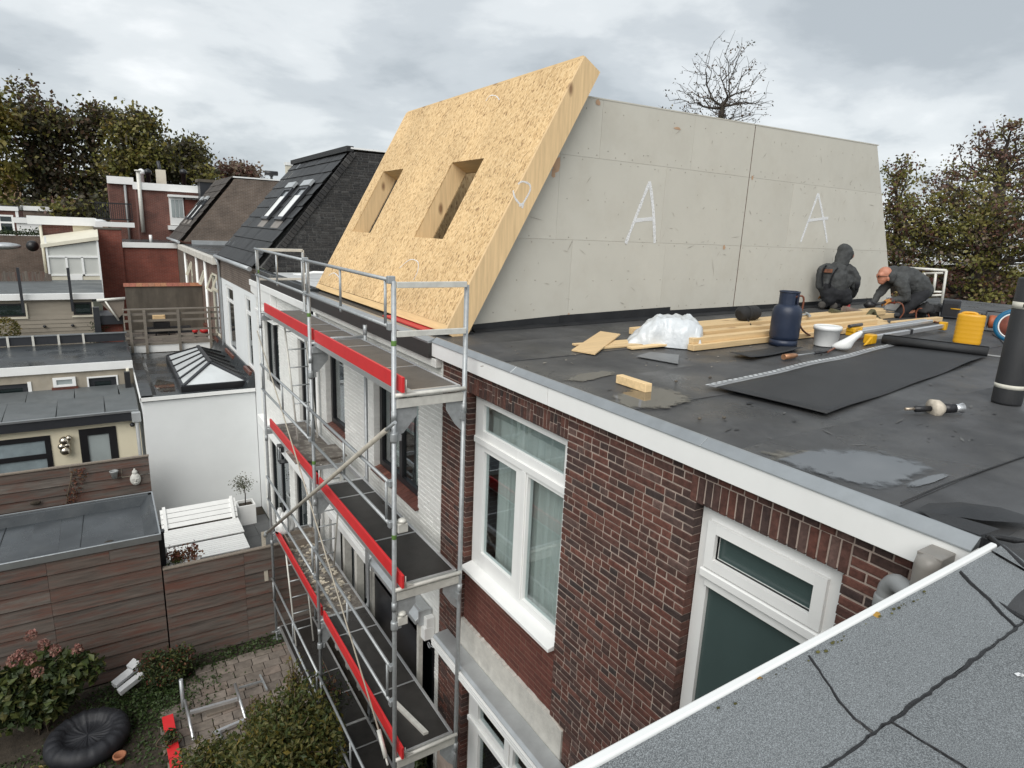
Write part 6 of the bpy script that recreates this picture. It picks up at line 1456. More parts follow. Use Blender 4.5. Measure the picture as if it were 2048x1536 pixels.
# --- bald worker crouched on one knee, bent forward over his work
b = RP(1815, 634); W2_ = thing('person', 'bald person crouching on one knee in a dark grey hooded jacket and orange gloves', 'person', (b.x, b.y, b.z))
B = Body(b, None); J = B.J
print('man2', b, 'm per px', B.sc())
head = J(1768,551,.02); neck = J(1785,548,.04); che = J(1805,552,.06); bel = J(1828,566,.08); hip = J(1843,583,.10)
s1, s2 = J(1781,561,.20), J(1802,566,-.14)
e1, w1 = J(1759,586,.18), J(1747,604,.10); e2, w2 = J(1812,594,-.16), J(1786,600,-.10)
k1, a1 = J(1797,628,-.06), J(1835,625,.05); k2, a2 = J(1818,618,.30), J(1862,627,.32)
flesh('body', [[(hip,.14),(bel,.14),(che,.14),(neck,.06),(head,.08)],[(s1,.06),(e1,.045),(w1,.035)],[(s2,.06),(e2,.045),(w2,.035)],[(hip,.10),(k1,.065),(a1,.05)],[(hip,.10),(k2,.065),(a2,.05)]], skin_m, W2_)
hd = flesh('head', [[(J(1770,546,.02),.108),(J(1769,552,.02),.100),(J(1765,557,.02),.082),(J(1763,562,.02),.062)],[(J(1757.5,556,.02),.020),(J(1756,559,.02),.018)],[(J(1777,556,-.085),.026),(J(1777,560,-.085),.018)],[(J(1760,551.5,.02),.06),(J(1762,549.5,-.03),.045)]], skin_m, W2_, .009, 3)
obj('glasses', MB().tube([J(1757,551,-.05), J(1757,554,-.05), J(1756,552,.02), J(1757,551,.09)], .006, 6).tube([J(1757,551.5,-.06), J(1776,553,-.10)], .004, 6), black_p, W2_)
flesh('jacket', [[(J(1847,581,.10),.155),(J(1836,571,.08),.19),(bel,.195),(J(1815,556,.06),.185),(che,.175),(J(1790,550,.05),.12)],[(J(1790,554,.14),.11),(s1,.098),(e1,.072),(J(1752,596,.14),.058),(w1,.052)],[(J(1806,558,-.06),.12),(s2,.112),(J(1809,580,-.17),.094),(e2,.082),(J(1798,598,-.13),.066),(w2,.056)]], jack_m, W2_, .014, 4, .035)
flesh('hood', [[(J(1781,541,.05),.075),(J(1788,541,.05),.085),(J(1794,548,.02),.085)],[(J(1781,552,-.08),.05),(J(1784,560,-.06),.055),(J(1786,548,-.07),.06)]], jack_m, W2_, .014, 4, .015)
flesh('trousers', [[(J(1850,583,.10),.135),(J(1840,586,.10),.15)],[(J(1843,588,.0),.13),(J(1822,606,-.06),.105),(k1,.082)],[(k1,.075),(J(1815,630,.0),.07),(a1,.062)],[(J(1843,588,.20),.12),(k2,.085),(J(1843,621,.32),.075),(a2,.06)]], trou_m, W2_, .018, 5, .025)
for a_, dv in ((a1,.05),(a2,.32)):
    u_ = Vector((B.v.y,-B.v.x,0))
    flesh('boot', [[(a_,.055),(a_+u_*.08+Vector((0,0,-.01)),.052)],[(a_+Vector((0,0,-.03)),.045),(a_+u_*.10+Vector((0,0,-.05)),.042)]], bootb, W2_, .012, 3)
u_ = Vector((B.v.y,-B.v.x,0))
hand('glove', w2, w2-u_*.13+Vector((0,0,-.05)), B.v*-1, W2_, glove_m, .8, 1.15); hand('glove', w1, w1-u_*.08+Vector((0,0,-.10)), B.v*-1, W2_, glove_m, .7, 1.05)
obj('cuff', MB().tube([w2+u_*.03+Vector((0,0,.005)), w2-u_*.035+Vector((0,0,-.01))], [.058,.050], 12), glove_b, W2_)
# tool, hoses and clutter round the crouching man
g1 = J(1762,607,-.05)
HB = thing('hot_air_tool', 'black hand tool held in the orange gloves of the crouching man', 'tool', (g1.x, g1.y, g1.z-.05))
obj('housing', MB().tube([J(1731,613,.0), J(1737,609,.0), J(1750,611,-.03)], [.05,.075,.05], 12), black_p, HB)
obj('handle', MB().tube([J(1748,610,-.03), J(1772,603,-.09)], .022, 8), anth, HB)
bx = RP(1795, 618); t = tag(obj('white_box', MB().obox(J(1790,612,.5), u_*.16, B.v*.1, (0,0,.11)), plastic_w, bevel=.01), 'white box against the wall behind the crouching man', 'box')
tag(obj('hose', MB().tube(smooth([J(1800,634,-.25), J(1808,622,-.28), J(1806,608,-.26), J(1797,603,-.22), J(1788,606,-.14)], 6), .012, 7), hose), 'rust red hose looping up beside the knee of the crouching man', 'hose')
tag(obj('hose', MB().tube(smooth([RP(1832,640,.02), J(1833,622,-.1), J(1842,616,-.1), J(1855,626,-.1), RP(1862,640,.02), RP(1880,646,.02)], 6), .013, 7), hose), 'rust red hose looping in an arch right of the boots of the crouching man', 'hose')
kn = J(1852,620,-.02)
tag(obj('cloth_bag', crumple(MB(), (kn.x, kn.y, roofz(kn.x)+.09), .17,.13,.16, 8, k=.35), BGm), 'dark cloth bag behind the boots of the crouching man', 'bag')
kn = J(1874,624,.3)
tag(obj('cloth_bag', crumple(MB(), (kn.x, kn.y, roofz(kn.x)+.08), .12,.12,.12, 12, k=.3), BGm), 'small dark bundle between the black bag and the radio', 'bag')
kn = RP(1760, 622, .05)
tag(obj('felt_bundle', MB().bar(RP(1748,626,.05), RP(1800,630,.05), .16, .07), anth, bevel=.02), 'dark grey slab lying at the knees of the crouching man', 'roofing felt')
# ================================================================== gardens and extensions on the left
# board fence between the two gardens; the same boards clad the shed
def board_fence(H, y, x0, x1, z0, z1, bh, seed, mat=fence_m, cuts=None, th=.022, tilt=.026):
    r = random.Random(seed); z = z0; i = 0
    while z < z1-.03:
        zz_ = min(z+bh, z1); xs_ = [x0]+([r.uniform(x0+.4, x1-.4)] if x1-x0 > 3.5 and r.random() < .3 else [])+[x1]
        if cuts: xs_ = sorted(set(xs_) | set(cuts))
        for a, b in zip(xs_, xs_[1:]):
            if b-a < .05: continue
            j = r.uniform(-.004,.004); s_ = r.uniform(-.006,.006)
            obj('fence_board', MB().prism([(a+.002,y+j,z+.004+s_),(a+.002,y-tilt+j,z+.004+s_),(a+.002,y+j,zz_-.008+s_),(a+.002,y+th+j,zz_-.008+s_),(a+.002,y+th+j,z+.004+s_)], (b-a-.004,0,r.uniform(-.006,.006))), mat, H)
        z += bh; i += 1
FN = thing('board_fence', 'weathered horizontal board fence behind the garden plants and scaffold', 'fence', (1.8, 11.7, 0))
board_fence(FN, 11.70, .42, 3.22, .02, 1.90, .236, 1, cuts=[1.75])
for x in (.46, 1.75, 3.1): obj('post', MB().box(x-.035, x+.035, 11.725, 11.795, 0, 1.93), oldwood, FN)
obj('cap_rail', MB().box(.42, 3.22, 11.675, 11.76, 1.905, 1.935), oldwood, FN, bevel=.004)
SH = thing('board_shed', 'board clad shed with black rubber roof and silver edge trim', 'shed', (-1.8, 12.7, 0))
board_fence(SH, 11.70, -4.2, .40, .02, 2.50, .249, 2, cuts=[-1.2])
obj('side_wall', MB().box(.36, .40, 11.73, 13.7, 0, 2.45), fence_m, SH); obj('back_wall', MB().box(-4.2, .36, 13.6, 13.66, 0, 2.45), fence_m, SH)
obj('roof_sheet', MB().box(-4.2, .40, 11.74, 13.7, 2.38, 2.47), epdm, SH)
obj('kerb', MB().prism([(-4.2,13.45,2.47),(-4.2,13.62,2.60),(-4.2,13.72,2.60),(-4.2,13.72,2.3)], (4.62,0,0)), epdm, SH)
obj('kerb', MB().prism([(.20,11.76,2.47),(.36,11.76,2.60),(.42,11.76,2.60),(.42,11.76,2.3)], (0,1.94,0)), epdm, SH)
obj('kerb', MB().prism([(-4.2,11.90,2.47),(-4.2,11.78,2.60),(-4.2,11.70,2.60),(-4.2,11.70,2.3)], (4.6,0,0)), epdm, SH)
obj('edge_trim', MB().box(-4.2, .445, 11.665, 11.70, 2.50, 2.62), metal_trim, SH, bevel=.004); obj('edge_trim', MB().box(.42, .445, 11.70, 13.73, 2.52, 2.62), metal_trim, SH); obj('edge_trim', MB().box(-4.2, .42, 13.70, 13.73, 2.52, 2.62), metal_trim, SH)
for xx in (-.75, -1.9, -3.1): obj('roof_seam', MB().tube([(xx,11.9,2.472),(xx+.04,13.45,2.472)], .009, 5), epdm, SH)
obj('roof_patch', MB().box(-1.45,-1.05,11.92,13.4,2.468,2.474), epdm, SH)
tag(obj('leaf_clump', crumple(MB(), (-.33,12.05,2.47), .07,.04,.03, 3, 10, 6), soil), 'dark clump of wet leaves on the black shed roof', 'leaves')
# second fence, in front of the cream house
F2 = thing('board_fence', 'reddish board fence in front of the cream house, with ornaments hung on it', 'fence', (-1.5, 17.0, 0))
board_fence(F2, 17.0, -4.5, .54, .02, 2.26, .225, 5, cuts=[-1.05])
obj('cap_rail', MB().box(-4.5, .55, 16.97, 17.06, 2.26, 2.29), oldwood, F2)
ms = thing('wall_ornament', 'white face shaped ornament hanging on the reddish fence', 'ornament', (.22, 16.95, 1.56))
wm = mk('weathered_white', (.62,.62,.58), var=.12, sc=14, rough=.7, rnd=0, dirt=.4, dcol=(.3,.3,.28), dsc=12)
c = Vector((.22,16.95,1.74)); mb = MB().ball(c, .14, 16, 12, sc=(.82,.5,1.12)); mb.ball(c+Vector((0,0,.17)), .06, 10, 8, sc=(1,.8,1.2)); mb.ball(c+Vector((0,-.005,.235)), .025, 8, 6, sc=(1,1,1.6))
obj('mask', mb, wm, ms); obj('features', MB().ball(c+Vector((0,-.07,-.01)), .024, 8, 6, sc=(.8,1,2)).bar(c+Vector((-.075,-.062,.03)), c+Vector((-.02,-.07,.02)), .02, .018).bar(c+Vector((.075,-.062,.03)), c+Vector((.02,-.07,.02)), .02, .018).bar(c+Vector((-.04,-.066,-.075)), c+Vector((.04,-.066,-.075)), .02, .018), wm, ms)
tag(obj('wall_pot', MB().lathe([(.05,1.86),(.085,2.02),(.095,2.03),(.095,2.05),(.07,2.05),(.05,1.88)], (-.2,16.88,0), 14), pvc_g), 'little grey pot hanging on the fence left of the face ornament', 'pot')
def leaf_cloud(mb, pts, size, r, spread=0, up=.3, narrow=.45):
    for p in pts:
        p = Vector(p); n = Vector((r.gauss(0,1), r.gauss(0,1), r.gauss(0,1)+up)); n.normalize()
        a = n.cross(Vector((r.gauss(0,1), r.gauss(0,1), r.gauss(0,1)))).normalized(); b = n.cross(a)
        L = size*r.uniform(.7,1.3); w = L*narrow
        mb.add([p-a*L*.5, p-b*w*.5+n*L*.06, p+a*L*.5-n*L*.08, p+b*w*.5+n*L*.06], [(0,1,2,3)])
    return mb
fol_red = leaf_mat('red_leaf', [(.10,.03,.025),(.16,.05,.03),(.20,.09,.04),(.07,.045,.02)])
fol_dark = leaf_mat('dark_leaf', [(.020,.035,.012),(.035,.055,.018),(.05,.075,.025),(.028,.042,.016)])
fol_mid = leaf_mat('green_leaf', [(.035,.055,.015),(.06,.085,.02),(.095,.115,.03),(.13,.12,.04)])
fol_olive = leaf_mat('olive_leaf', [(.085,.095,.055),(.12,.125,.075),(.07,.08,.045),(.16,.14,.10)])
fol_yel = leaf_mat('yellowing_leaf', [(.05,.06,.012),(.10,.10,.018),(.17,.14,.025),(.22,.15,.03),(.07,.075,.015)])
fol_ivy = leaf_mat('ground_leaf', [(.025,.05,.012),(.045,.08,.02),(.07,.10,.03)])
bark = mk('bark', (.045,.036,.028), var=.3, sc=7, rough=.95, rnd=.1, stretch=(6,6,1), bump=.5, bsc=20)
stemm = mk('twig', (.10,.075,.05), var=.3, rough=.9)
r = random.Random(8); CL = thing('climbing_plant', 'withered red climbing plant on the reddish fence', 'plant', (-1.15, 16.9, 1.2))
pts = [(-1.2+.25*math.sin(t*2.1)+r.gauss(0,.07)+.25*(t>.55)*(t-.55), 16.93+r.gauss(0,.02), 1.25+t*.95) for t in [r.random() for _ in range(170)]]
obj('foliage', leaf_cloud(MB(), pts, .07, r), fol_red, CL); obj('stem', MB().tube([(-1.25,16.95,1.1),(-1.15,16.94,1.6),(-1.0,16.95,2.15)], .012, 6), stemm, CL)
tag(obj('wall_bird', MB().ball((-1.76,16.93,1.53), .07, 10, 7, sc=(1.5,.6,.7)), soil), 'dark little ornament low on the left of the reddish fence', 'ornament')
# patio of the second garden
PT_ = obj('patio', MB().box(-4.2, 3.22, 11.75, 16.98, -.02, .0).box(.56, 3.22, 16.98, 17.88, -.02, 0), soil, kind='structure')
for i in range(5):
    for j in range(10):
        x0, yv = .42+i*.6, 11.9+j*.6
        if yv+.6 > 17.88: continue
        obj('patio_slab', MB().box(x0+.004, min(x0+.596, 3.22), yv+.004, yv+.596, -.01, .02+.002*((i*7+j*3) % 3)), slate_p, PT_)
BE = thing('lounge_bench', 'white slatted lounge bench against the white wall', 'bench', (1.55, 16.4, 0.02))
for k in range(9): obj('seat_slat', MB().box(.66, 2.40, 15.66+k*.098, 15.745+k*.098, .40, .425), white_m, BE)
for k in range(4): a = Vector((0,16.56,.46)); d = Vector((0,.32,.40)).normalized(); obj('back_slat', MB().prism([Vector((.66,0,0))+a+d*(k*.128), Vector((.66,0,0))+a+d*(k*.128+.115), Vector((.66,.022,-.015))+a+d*(k*.128+.115), Vector((.66,.022,-.015))+a+d*(k*.128)], (1.74,0,0)), white_m, BE)
for x in (.75, 2.3): obj('leg', MB().box(x-.04,x+.04,15.7,15.78,.02,.40), white_m, BE); obj('leg', MB().box(x-.04,x+.04,16.4,16.48,.02,.40).bar((x,16.5,.42),(x,16.9,.9),.07,.04), white_m, BE)
TBL = thing('garden_table', 'low white slatted garden table in front of the lounge bench', 'table', (1.5, 15.2, .02))
for k in range(8): obj('top_slat', MB().box(.68, 2.36, 14.76+k*.1, 14.85+k*.1, .40, .425), white_m, TBL)
for x in (.85, 2.2):
    for yv in (14.85, 15.4): obj('leg', MB().box(x-.04,x+.04,yv-.04,yv+.04,.02,.40), white_m, TBL)
obj('frame', MB().box(.75,2.3,14.8,14.84,.33,.4), white_m, TBL)
PL_ = thing('planter', 'white square planter with a small olive tree beside the white bench', 'planter', (2.68, 17.05, .02))
obj('box', MB().grid_holes(lambda u, v, d: (u, v, .02+d), 2.46, 2.90, 16.83, 17.27, [(2.50,2.86,16.87,17.23)], 0, .55), white_m, PL_, bevel=.006); obj('soil', MB().box(2.5,2.86,16.87,17.23,.02,.50), soil, PL_)
obj('trunk', MB().tube([(2.68,17.05,.5),(2.69,17.04,.8),(2.67,17.05,1.05)], .014, 6), bark, PL_)
r = random.Random(4); obj('crown', leaf_cloud(MB(), [(2.62+r.gauss(0,.11), 17.05+r.gauss(0,.11), 1.12+r.gauss(0,.10)) for _ in range(420)], .055, r), fol_olive, PL_)
pst = thing('black_post', 'black square post standing behind the fence at the shed corner', 'post', (.45, 12.0, 0.02))
obj('post', MB().box(.40,.50,11.95,12.05,.02,2.5), anth, pst, bevel=.005); obj('cap', MB().box(.39,.51,11.94,12.06,2.5,2.53), anth, pst)
for k, (x, lab, m_, w) in enumerate(((.66, 'potted plant with dark green and red leaves behind the fence, beside the black post', fol_red, .11), (.92, 'reddish potted plant behind the fence, second from the black post', fol_red, .14))):
    t = thing('potted_plant', lab, 'plant', (x, 12.05, .02)); r = random.Random(k)
    obj('pot', MB().lathe([(.10,1.55),(.13,1.80),(.14,1.80),(.14,1.83),(.12,1.83),(.001,1.78)], (x,12.05,0), 14), (white_m, plastic_w)[k], t)
    obj('stand', MB().box(x-.12,x+.12,11.93,12.17,1.50,1.55).box(x-.1,x-.07,12.0,12.1,.02,1.5).box(x+.07,x+.1,12.0,12.1,.02,1.5), oldwood, t)
    obj('foliage', leaf_cloud(MB(), [(x+r.gauss(0,w*.55), 12.05+r.gauss(0,w*.5), 1.95+r.gauss(0,w*.5)) for _ in range(240)], .06, r, narrow=.6), m_, t)
    if k == 0: obj('greenery', leaf_cloud(MB(), [(x+r.gauss(0,.06), 12.0+r.gauss(0,.05), 1.88+r.gauss(0,.04)) for _ in range(110)], .055, r), fol_mid, t)
q = P(572, 905, x=3.12)
LN = thing('wall_lantern', 'black open wall lantern on the white wall behind the red toe board', 'lantern', (3.12, q.y, q.z-.2))
zq = q.z
for dy in (-.1, .1):
    for dx in (0, -.16): obj('bar', MB().tube([(3.12+dx, q.y+dy, zq-.2),(3.12+dx, q.y+dy, zq+.16)], .01, 5), black_p, LN)
obj('frame', MB().box(2.95,3.13,q.y-.11,q.y+.11,zq-.215,zq-.195).box(2.95,3.25,q.y-.11,q.y+.11,zq+.16,zq+.19), black_p, LN); obj('lamp_holder', MB().tube([(3.04,q.y,zq+.16),(3.04,q.y,zq+.02)], .04, 10), black_p, LN)
# white rendered extension with black roof and lantern rooflight
EX = thing('white_extension', 'white rendered extension with black roof and glass roof lantern', 'extension', (1.9, 20.9, 0))
obj('wall', MB().box(.55, 3.24, 17.9, 24.0, 0, 3.40), render_m, EX)
obj('roof_sheet', MB().box(.62, 3.24, 18.0, 24.2, 3.40, 3.44), epdm, EX)
obj('kerb', MB().prism([(.55,17.86,3.40),(.55,17.86,3.50),(.55,18.10,3.50),(.55,18.20,3.44)], (2.69,0,0)), epdm, EX); obj('kerb', MB().prism([(.53,17.86,3.40),(.53,17.86,3.50),(.80,17.86,3.50),(.90,17.86,3.44)], (0,6.3,0)), epdm, EX)
obj('edge_trim', MB().box(.515, 3.24, 17.83, 17.86, 3.42, 3.515), white_m, EX); obj('edge_trim', MB().box(.50, .53, 17.83, 24.2, 3.40, 3.515), white_m, EX)
obj('wall_flashing', MB().prism([(3.235,17.9,3.44),(3.235,17.9,3.95),(3.20,17.9,3.95),(3.0,17.9,3.50),(2.95,17.9,3.44)], (0,6.3,0)), epdm, EX)
obj('wet_patch', MB().add([(1.0,18.6,3.4425),(1.35,18.5,3.4425),(1.42,19.6,3.4425),(1.05,20.2,3.4425),(.92,19.4,3.4425)], [(0,1,2,3,4)]), puddle_m, EX)
_w = EX.children[-1].data.attributes.new('wet', 'FLOAT', 'POINT'); _w.data.foreach_set('value', [.6]*5)
RL = thing('roof_lantern', 'glass roof lantern with black bars on the black extension roof', 'roof lantern', (2.3, 20.4, 3.44))
bx = [(1.52,18.25,3.62),(3.12,18.25,3.62),(3.12,22.6,3.62),(1.52,22.6,3.62)]; ra_, rb_ = (2.32,19.15,4.02), (2.32,21.7,4.02)
obj('upstand', MB().box(1.47,3.17,18.2,18.27,3.44,3.63).box(1.47,3.17,22.58,22.65,3.44,3.63).box(1.47,1.54,18.27,22.58,3.44,3.63).box(3.10,3.17,18.27,22.58,3.44,3.63), black_p, RL)
V = [Vector(b) for b in bx]; A, Bq = Vector(ra_), Vector(rb_)
pane_sky = mk('painted_reflection_glass', (.62,.65,.66), var=.08, sc=2, rough=.10, rnd=.05, spec=.8)  # reflected sky painted in as a pale colour, for left and end panes
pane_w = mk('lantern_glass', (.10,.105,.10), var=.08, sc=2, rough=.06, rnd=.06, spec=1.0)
for nm, q in (('end', [V[0],V[1],A]), ('end', [V[2],V[3],Bq])): obj('pane', MB().prism(q, (0,0,.006)), pane_sky, RL)
for (a0, a1, b0_, b1_) in ((V[3],V[0],Bq,A), (V[1],V[2],A,Bq)):
    for k in range(5):
        t0, t1 = k/5, (k+1)/5
        obj('pane', MB().prism([a0.lerp(a1,t0), a0.lerp(a1,t1), b0_.lerp(b1_,t1), b0_.lerp(b1_,t0)], (0,0,.006)), pane_sky if a0.x < 2 else pane_w, RL)
    for k in range(0, 6): obj('glazing_bar', MB().bar(a0.lerp(a1,k/5)+Vector((0,0,.02)), b0_.lerp(b1_,k/5)+Vector((0,0,.02)), .06, .05), black_p, RL)
obj('ridge_bar', MB().bar(A+Vector((0,-.02,.035)), Bq+Vector((0,.02,.035)), .09, .06), anth, RL)
obj('eave_bar', MB().bar(V[0],V[3],.06,.06).bar(V[1],V[2],.06,.06).bar(V[0],V[1],.06,.06).bar(V[2],V[3],.06,.06), anth, RL)
obj('hip_bar', MB().bar(V[0]+Vector((0,0,.02)), A+Vector((0,0,.03)), .07,.05).bar(V[1]+Vector((0,0,.02)), A+Vector((0,0,.03)), .07,.05), anth, RL)
# cream house behind the reddish fence
CH = thing('cream_house', 'cream rendered house with black window and door frames under a grey flat roof', 'house', (-2.0, 19.8, 0))
wn_ = (-3.6, -1.46, .6, 2.60); dr_ = (-.87, -.07, .1, 2.66)
obj('wall', MB().grid_holes(lambda u, v, d: (u, 18.6+d, v), -5, .47, 0, 2.85, [wn_, dr_], 0, .25), yrender, CH)
def sash_y(parent, y, x0, x1, z0, z1, cells, mf, mg, name='window', depth=.07):
    w = obj(name, MB().grid_holes(lambda u, v, d: (u, y+d, v), x0, x1, z0, z1, cells, 0, depth), mf, parent)
    for c in cells: obj('pane', MB().box(c[0]-.004,c[1]+.004,y+.03,y+.036,c[2]-.004,c[3]+.004), mg, w)
    return w
milk = mk('milky_blue_glass', (.24,.29,.31), var=.3, sc=1.4, rough=.15, rnd=.1, spec=.6)
sash_y(CH, 18.58, *wn_, [(-3.5,-1.58,.7,2.02),(-3.5,-1.58,2.14,2.48)], black_p, milk)
dd = sash_y(CH, 18.58, *dr_, [(-.70,-.24,1.5,2.48),(-.70,-.24,.3,1.3)], black_p, pale_glass, 'door')
obj('letter_slot', MB().box(-.68,-.28,18.555,18.58,1.60,1.66), white_m, dd)
obj('fascia', MB().box(-5, .47, 18.42, 18.60, 2.80, 3.03), anth, CH); obj('edge_trim', MB().box(-5, .47, 18.39, 18.47, 3.03, 3.08), metal_trim, CH)
xs_ = [-5, -3.4, -2.35, -1.30, -.28, .47]
for k, (a, b) in enumerate(zip(xs_, xs_[1:])):
    for j, (ya_, yb2) in enumerate(((18.47, 20.0), (20.0, 21.0))):
        o_ = .35*j
        obj('roof_felt_sheet', MB().prism([(a+o_+.01*k,ya_,3.05+.06*j),(min(.47,b+o_),ya_,3.05+.06*j),(min(.47,b+o_),yb2,3.13+.05*j),(a+o_,yb2,3.13+.05*j)], (0,0,.012+.004*(k % 2))), grey_roof, CH)
obj('roof_deck', MB().box(-5,.47,18.45,21,2.85,3.035), grey_roof, CH)
obj('hopper', MB().box(.30,.50,18.28,18.42,2.78,3.04), zinc, CH, bevel=.01); obj('downpipe', MB().tube([(.40,18.34,2.8),(.42,18.36,0)], .045, 10), pvc_g, CH)
obj('wall_lamp', MB().ball((.30,18.52,2.66), .06, 10, 7), anth, CH)
for k, (x, z, s_) in enumerate(((-1.18,2.44,.11),(-1.24,2.30,.09),(-1.13,2.32,.08),(-1.18,2.18,.12),(-1.08,2.50,.07))):
    tag(obj('mirror_ball', MB().ball((x,18.50,z), s_, 14, 10), mk('mirror_%d' % k, (.55,.5,.42), met=.95, rough=.12, rnd=0)), ('shiny ball high in the cluster between window and door', 'shiny ball left in the cluster on the cream wall', 'shiny ball right in the cluster on the cream wall', 'lowest and biggest shiny ball of the cluster on the cream wall', 'smallest shiny ball at the top right of the cluster')[k], 'ornament', 'shiny balls on the cream wall')
# mortar rendered wall and black roof behind
MR = thing('mortar_house', 'drab mortar rendered extension with white roof board and small white window', 'extension', (-2, 22.5, 0))
h1, h2, h3 = (-1.42,-.90,3.26,3.52), (-.60,.06,2.9,3.44), (-5,-1.98,2.9,3.42)
obj('wall', MB().grid_holes(lambda u, v, d: (u, 21.0+d, v), -5, .5, 2.6, 3.68, [h2, h3], 0, .25), grey_plaster, MR)
w = sash_y(MR, 20.94, *h1, [(-1.34,-.98,3.32,3.46)], white_m, pale_glass); obj('sill', MB().box(-1.46,-.86,20.92,21.0,3.17,3.25), tilesill, MR)
sash_y(MR, 21.05, *h2, [(-.47,-.07,2.95,3.32)], anth, glass_dk); sash_y(MR, 21.05, *h3, [(-4.8,-2.1,2.95,3.30)], anth, glass_dk)
for _q in ((-.64,-.60,2.9,3.48),(.06,.10,2.9,3.48),(-.60,.06,3.44,3.48),(-1.98,-1.90,2.9,3.46)): obj('window_trim', MB().box(_q[0],_q[1],20.97,21.0,_q[2],_q[3]), white_m, MR)
obj('room', MB().box(-5,.4,21.6,21.65,2.6,3.6), room_m, MR)
obj('fascia', MB().box(-5, .5, 20.93, 21.0, 3.66, 3.88), white_m, MR); obj('roof_sheet', MB().box(-5, .5, 20.97, 24.3, 3.72, 3.875), epdm, MR)
obj('downpipe', MB().tube([(.36,20.9,3.66),(.36,20.9,3.1)], .04, 8), cream_m, MR); obj('black_flue', MB().box(.26,.40,20.6,20.75,3.14,3.62), black_p, MR)
RLg = thing('low_railing', 'low dark metal railing along the back of the black flat roof', 'railing', (-2, 24.3, 3.88))
obj('panel', MB().box(-5, .45, 24.3, 24.33, 3.90, 4.16), anth, RLg); obj('top_rail', MB().box(-5,.5,24.27,24.34,4.16,4.20), metal_trim, RLg)
for x in (-2.62, -2.0, -1.35, -.7): obj('post', MB().box(x-.03,x+.03,24.24,24.29,3.86,4.2), galv_old, RLg)
# slat fence round the roof terrace and the stained party wall behind
TF = thing('slat_fence', 'grey slatted terrace fence above the roof lantern', 'fence', (2.0, 24.3, 3.6))
obj('fascia', MB().box(.5, 3.1, 24.33, 24.45, 3.45, 3.68), white_m, TF)
for k, z in enumerate((3.70, 3.93, 4.16, 4.50, 4.72)): obj('slat', MB().box(.48, 3.28, 24.30, 24.32, z, z+.075), slat_m, TF)
obj('cap_rail', MB().box(.44,3.3,24.25,24.38,4.90,4.94), slat_m, TF)
for x in (.62, 1.05, 2.05, 3.02): obj('post', MB().box(x-.04,x+.04,24.22,24.30,3.4,4.92), slat_m, TF)
for k in range(7): obj('side_slat', MB().box(.46,.48,24.32,26.6,3.70+k*.17,3.82+k*.17), slat_m, TF)
TR = obj('terrace', MB().box(.5, 3.24, 24.45, 27.6, 3.3, 3.62), grey_plaster, kind='structure')
for i in range(5):
    for j in range(6): obj('terrace_tile', MB().box(.52+i*.54,.52+i*.54+.53,24.5+j*.5,24.99+j*.5,3.60,3.64+.004*((i+j) % 2)), paver, TR)
CW = thing('stained_wall', 'dark stained concrete wall with red tile coping behind the terrace', 'wall', (2.1, 27.6, 3.3))
obj('wall', MB().box(.66, 3.24, 27.6, 27.8, 3.3, 5.36), concrete, CW)
for k in range(13): obj('coping_tile', MB().prism([(.62+k*.202,27.55,5.36),(.62+k*.202,27.7,5.48),(.62+k*.202,27.85,5.36)], (.197,0,0)), coping, CW)
t = thing('barbecue', 'black barbecue box with pale wooden lid on the roof terrace', 'barbecue', (1.6, 26.6, 3.64)); obj('lid', MB().box(1.42,1.82,26.5,26.9,4.18,4.42), ply_m, t, bevel=.02); obj('box', MB().box(1.42,1.95,26.5,26.9,3.90,4.14), black_p, t); obj('leg', MB().box(1.45,1.5,26.5,26.55,3.64,3.9), black_p, t); obj('leg', MB().box(1.87,1.92,26.5,26.55,3.64,3.9), black_p, t)
t = thing('trough', 'long dark planter trough at the foot of the stained wall', 'planter', (2.0, 27.2, 3.64)); obj('trough', MB().box(1.2,2.7,27.0,27.4,3.64,3.86), anth, t)
redp = mk('red_plastic', (.55,.03,.03), rough=.35, rnd=.05)
t = thing('toy_tractor', 'bright red plastic toy on the terrace beside the brown house wall', 'toy', (3.0, 26.0, 3.64)); obj('body', MB().ball((3.05,26.0,3.86), .15, 12, 8, sc=(1.2,1,.8)), redp, t); obj('front', MB().ball((2.72,26.0,3.86), .10, 12, 8, sc=(1,1,1)), redp, t)
for x in (2.72, 3.1): obj('wheel', MB().lathe([(.08,-.03),(.08,.03)], (x,25.88,3.72), 12, M=Matrix.Rotation(rad(90), 4, 'X')), black_p, t)
# ---- more distant gardens (still real depth, seen at a few pixels per brick)
SG = thing('sided_extension', 'grey brown sided wall with two dark slot windows below the cream conservatory', 'extension', (-2.0, 28.0, 3))
obj('wall', MB().grid_holes(lambda u, v, d: (u, 27.05+d, v), -6, -.40, 2.5, 5.0, [(-3.6,-2.32,4.42,4.88),(-.98,-.42,4.42,4.88)], 0, .2), sidings, SG)
k = 0; z = 3.6
while z < 5.0: 
    if not 4.35 < z < 4.9: obj('siding_board', MB().prism([(-6,27.05,z),(-6,27.03,z),(-6,27.045,z+.135),(-6,27.05,z+.135)], (5.6,0,0)), sidings, SG)
    z += .14
for h in ((-3.6,-2.32,4.42,4.88),(-.98,-.42,4.42,4.88)):
    w = sash_y(SG, 27.06, *h, [(h[0]+.06,h[1]-.06,h[2]+.06,h[3]-.06)], black_p, glass_dk); obj('trim', MB().box(h[0]-.05,h[1]+.05,27.0,27.05,h[2]-.06,h[2]-.01).box(h[1]+.0,h[1]+.05,27.0,27.05,h[2],h[3]), cream_m, SG)
obj('fascia', MB().box(-6, -.02, 26.9, 27.1, 5.0, 5.2), white_m, SG); obj('roof', MB().box(-6,-.05,27.1,33.5,4.9,5.1), grey_roof, SG)
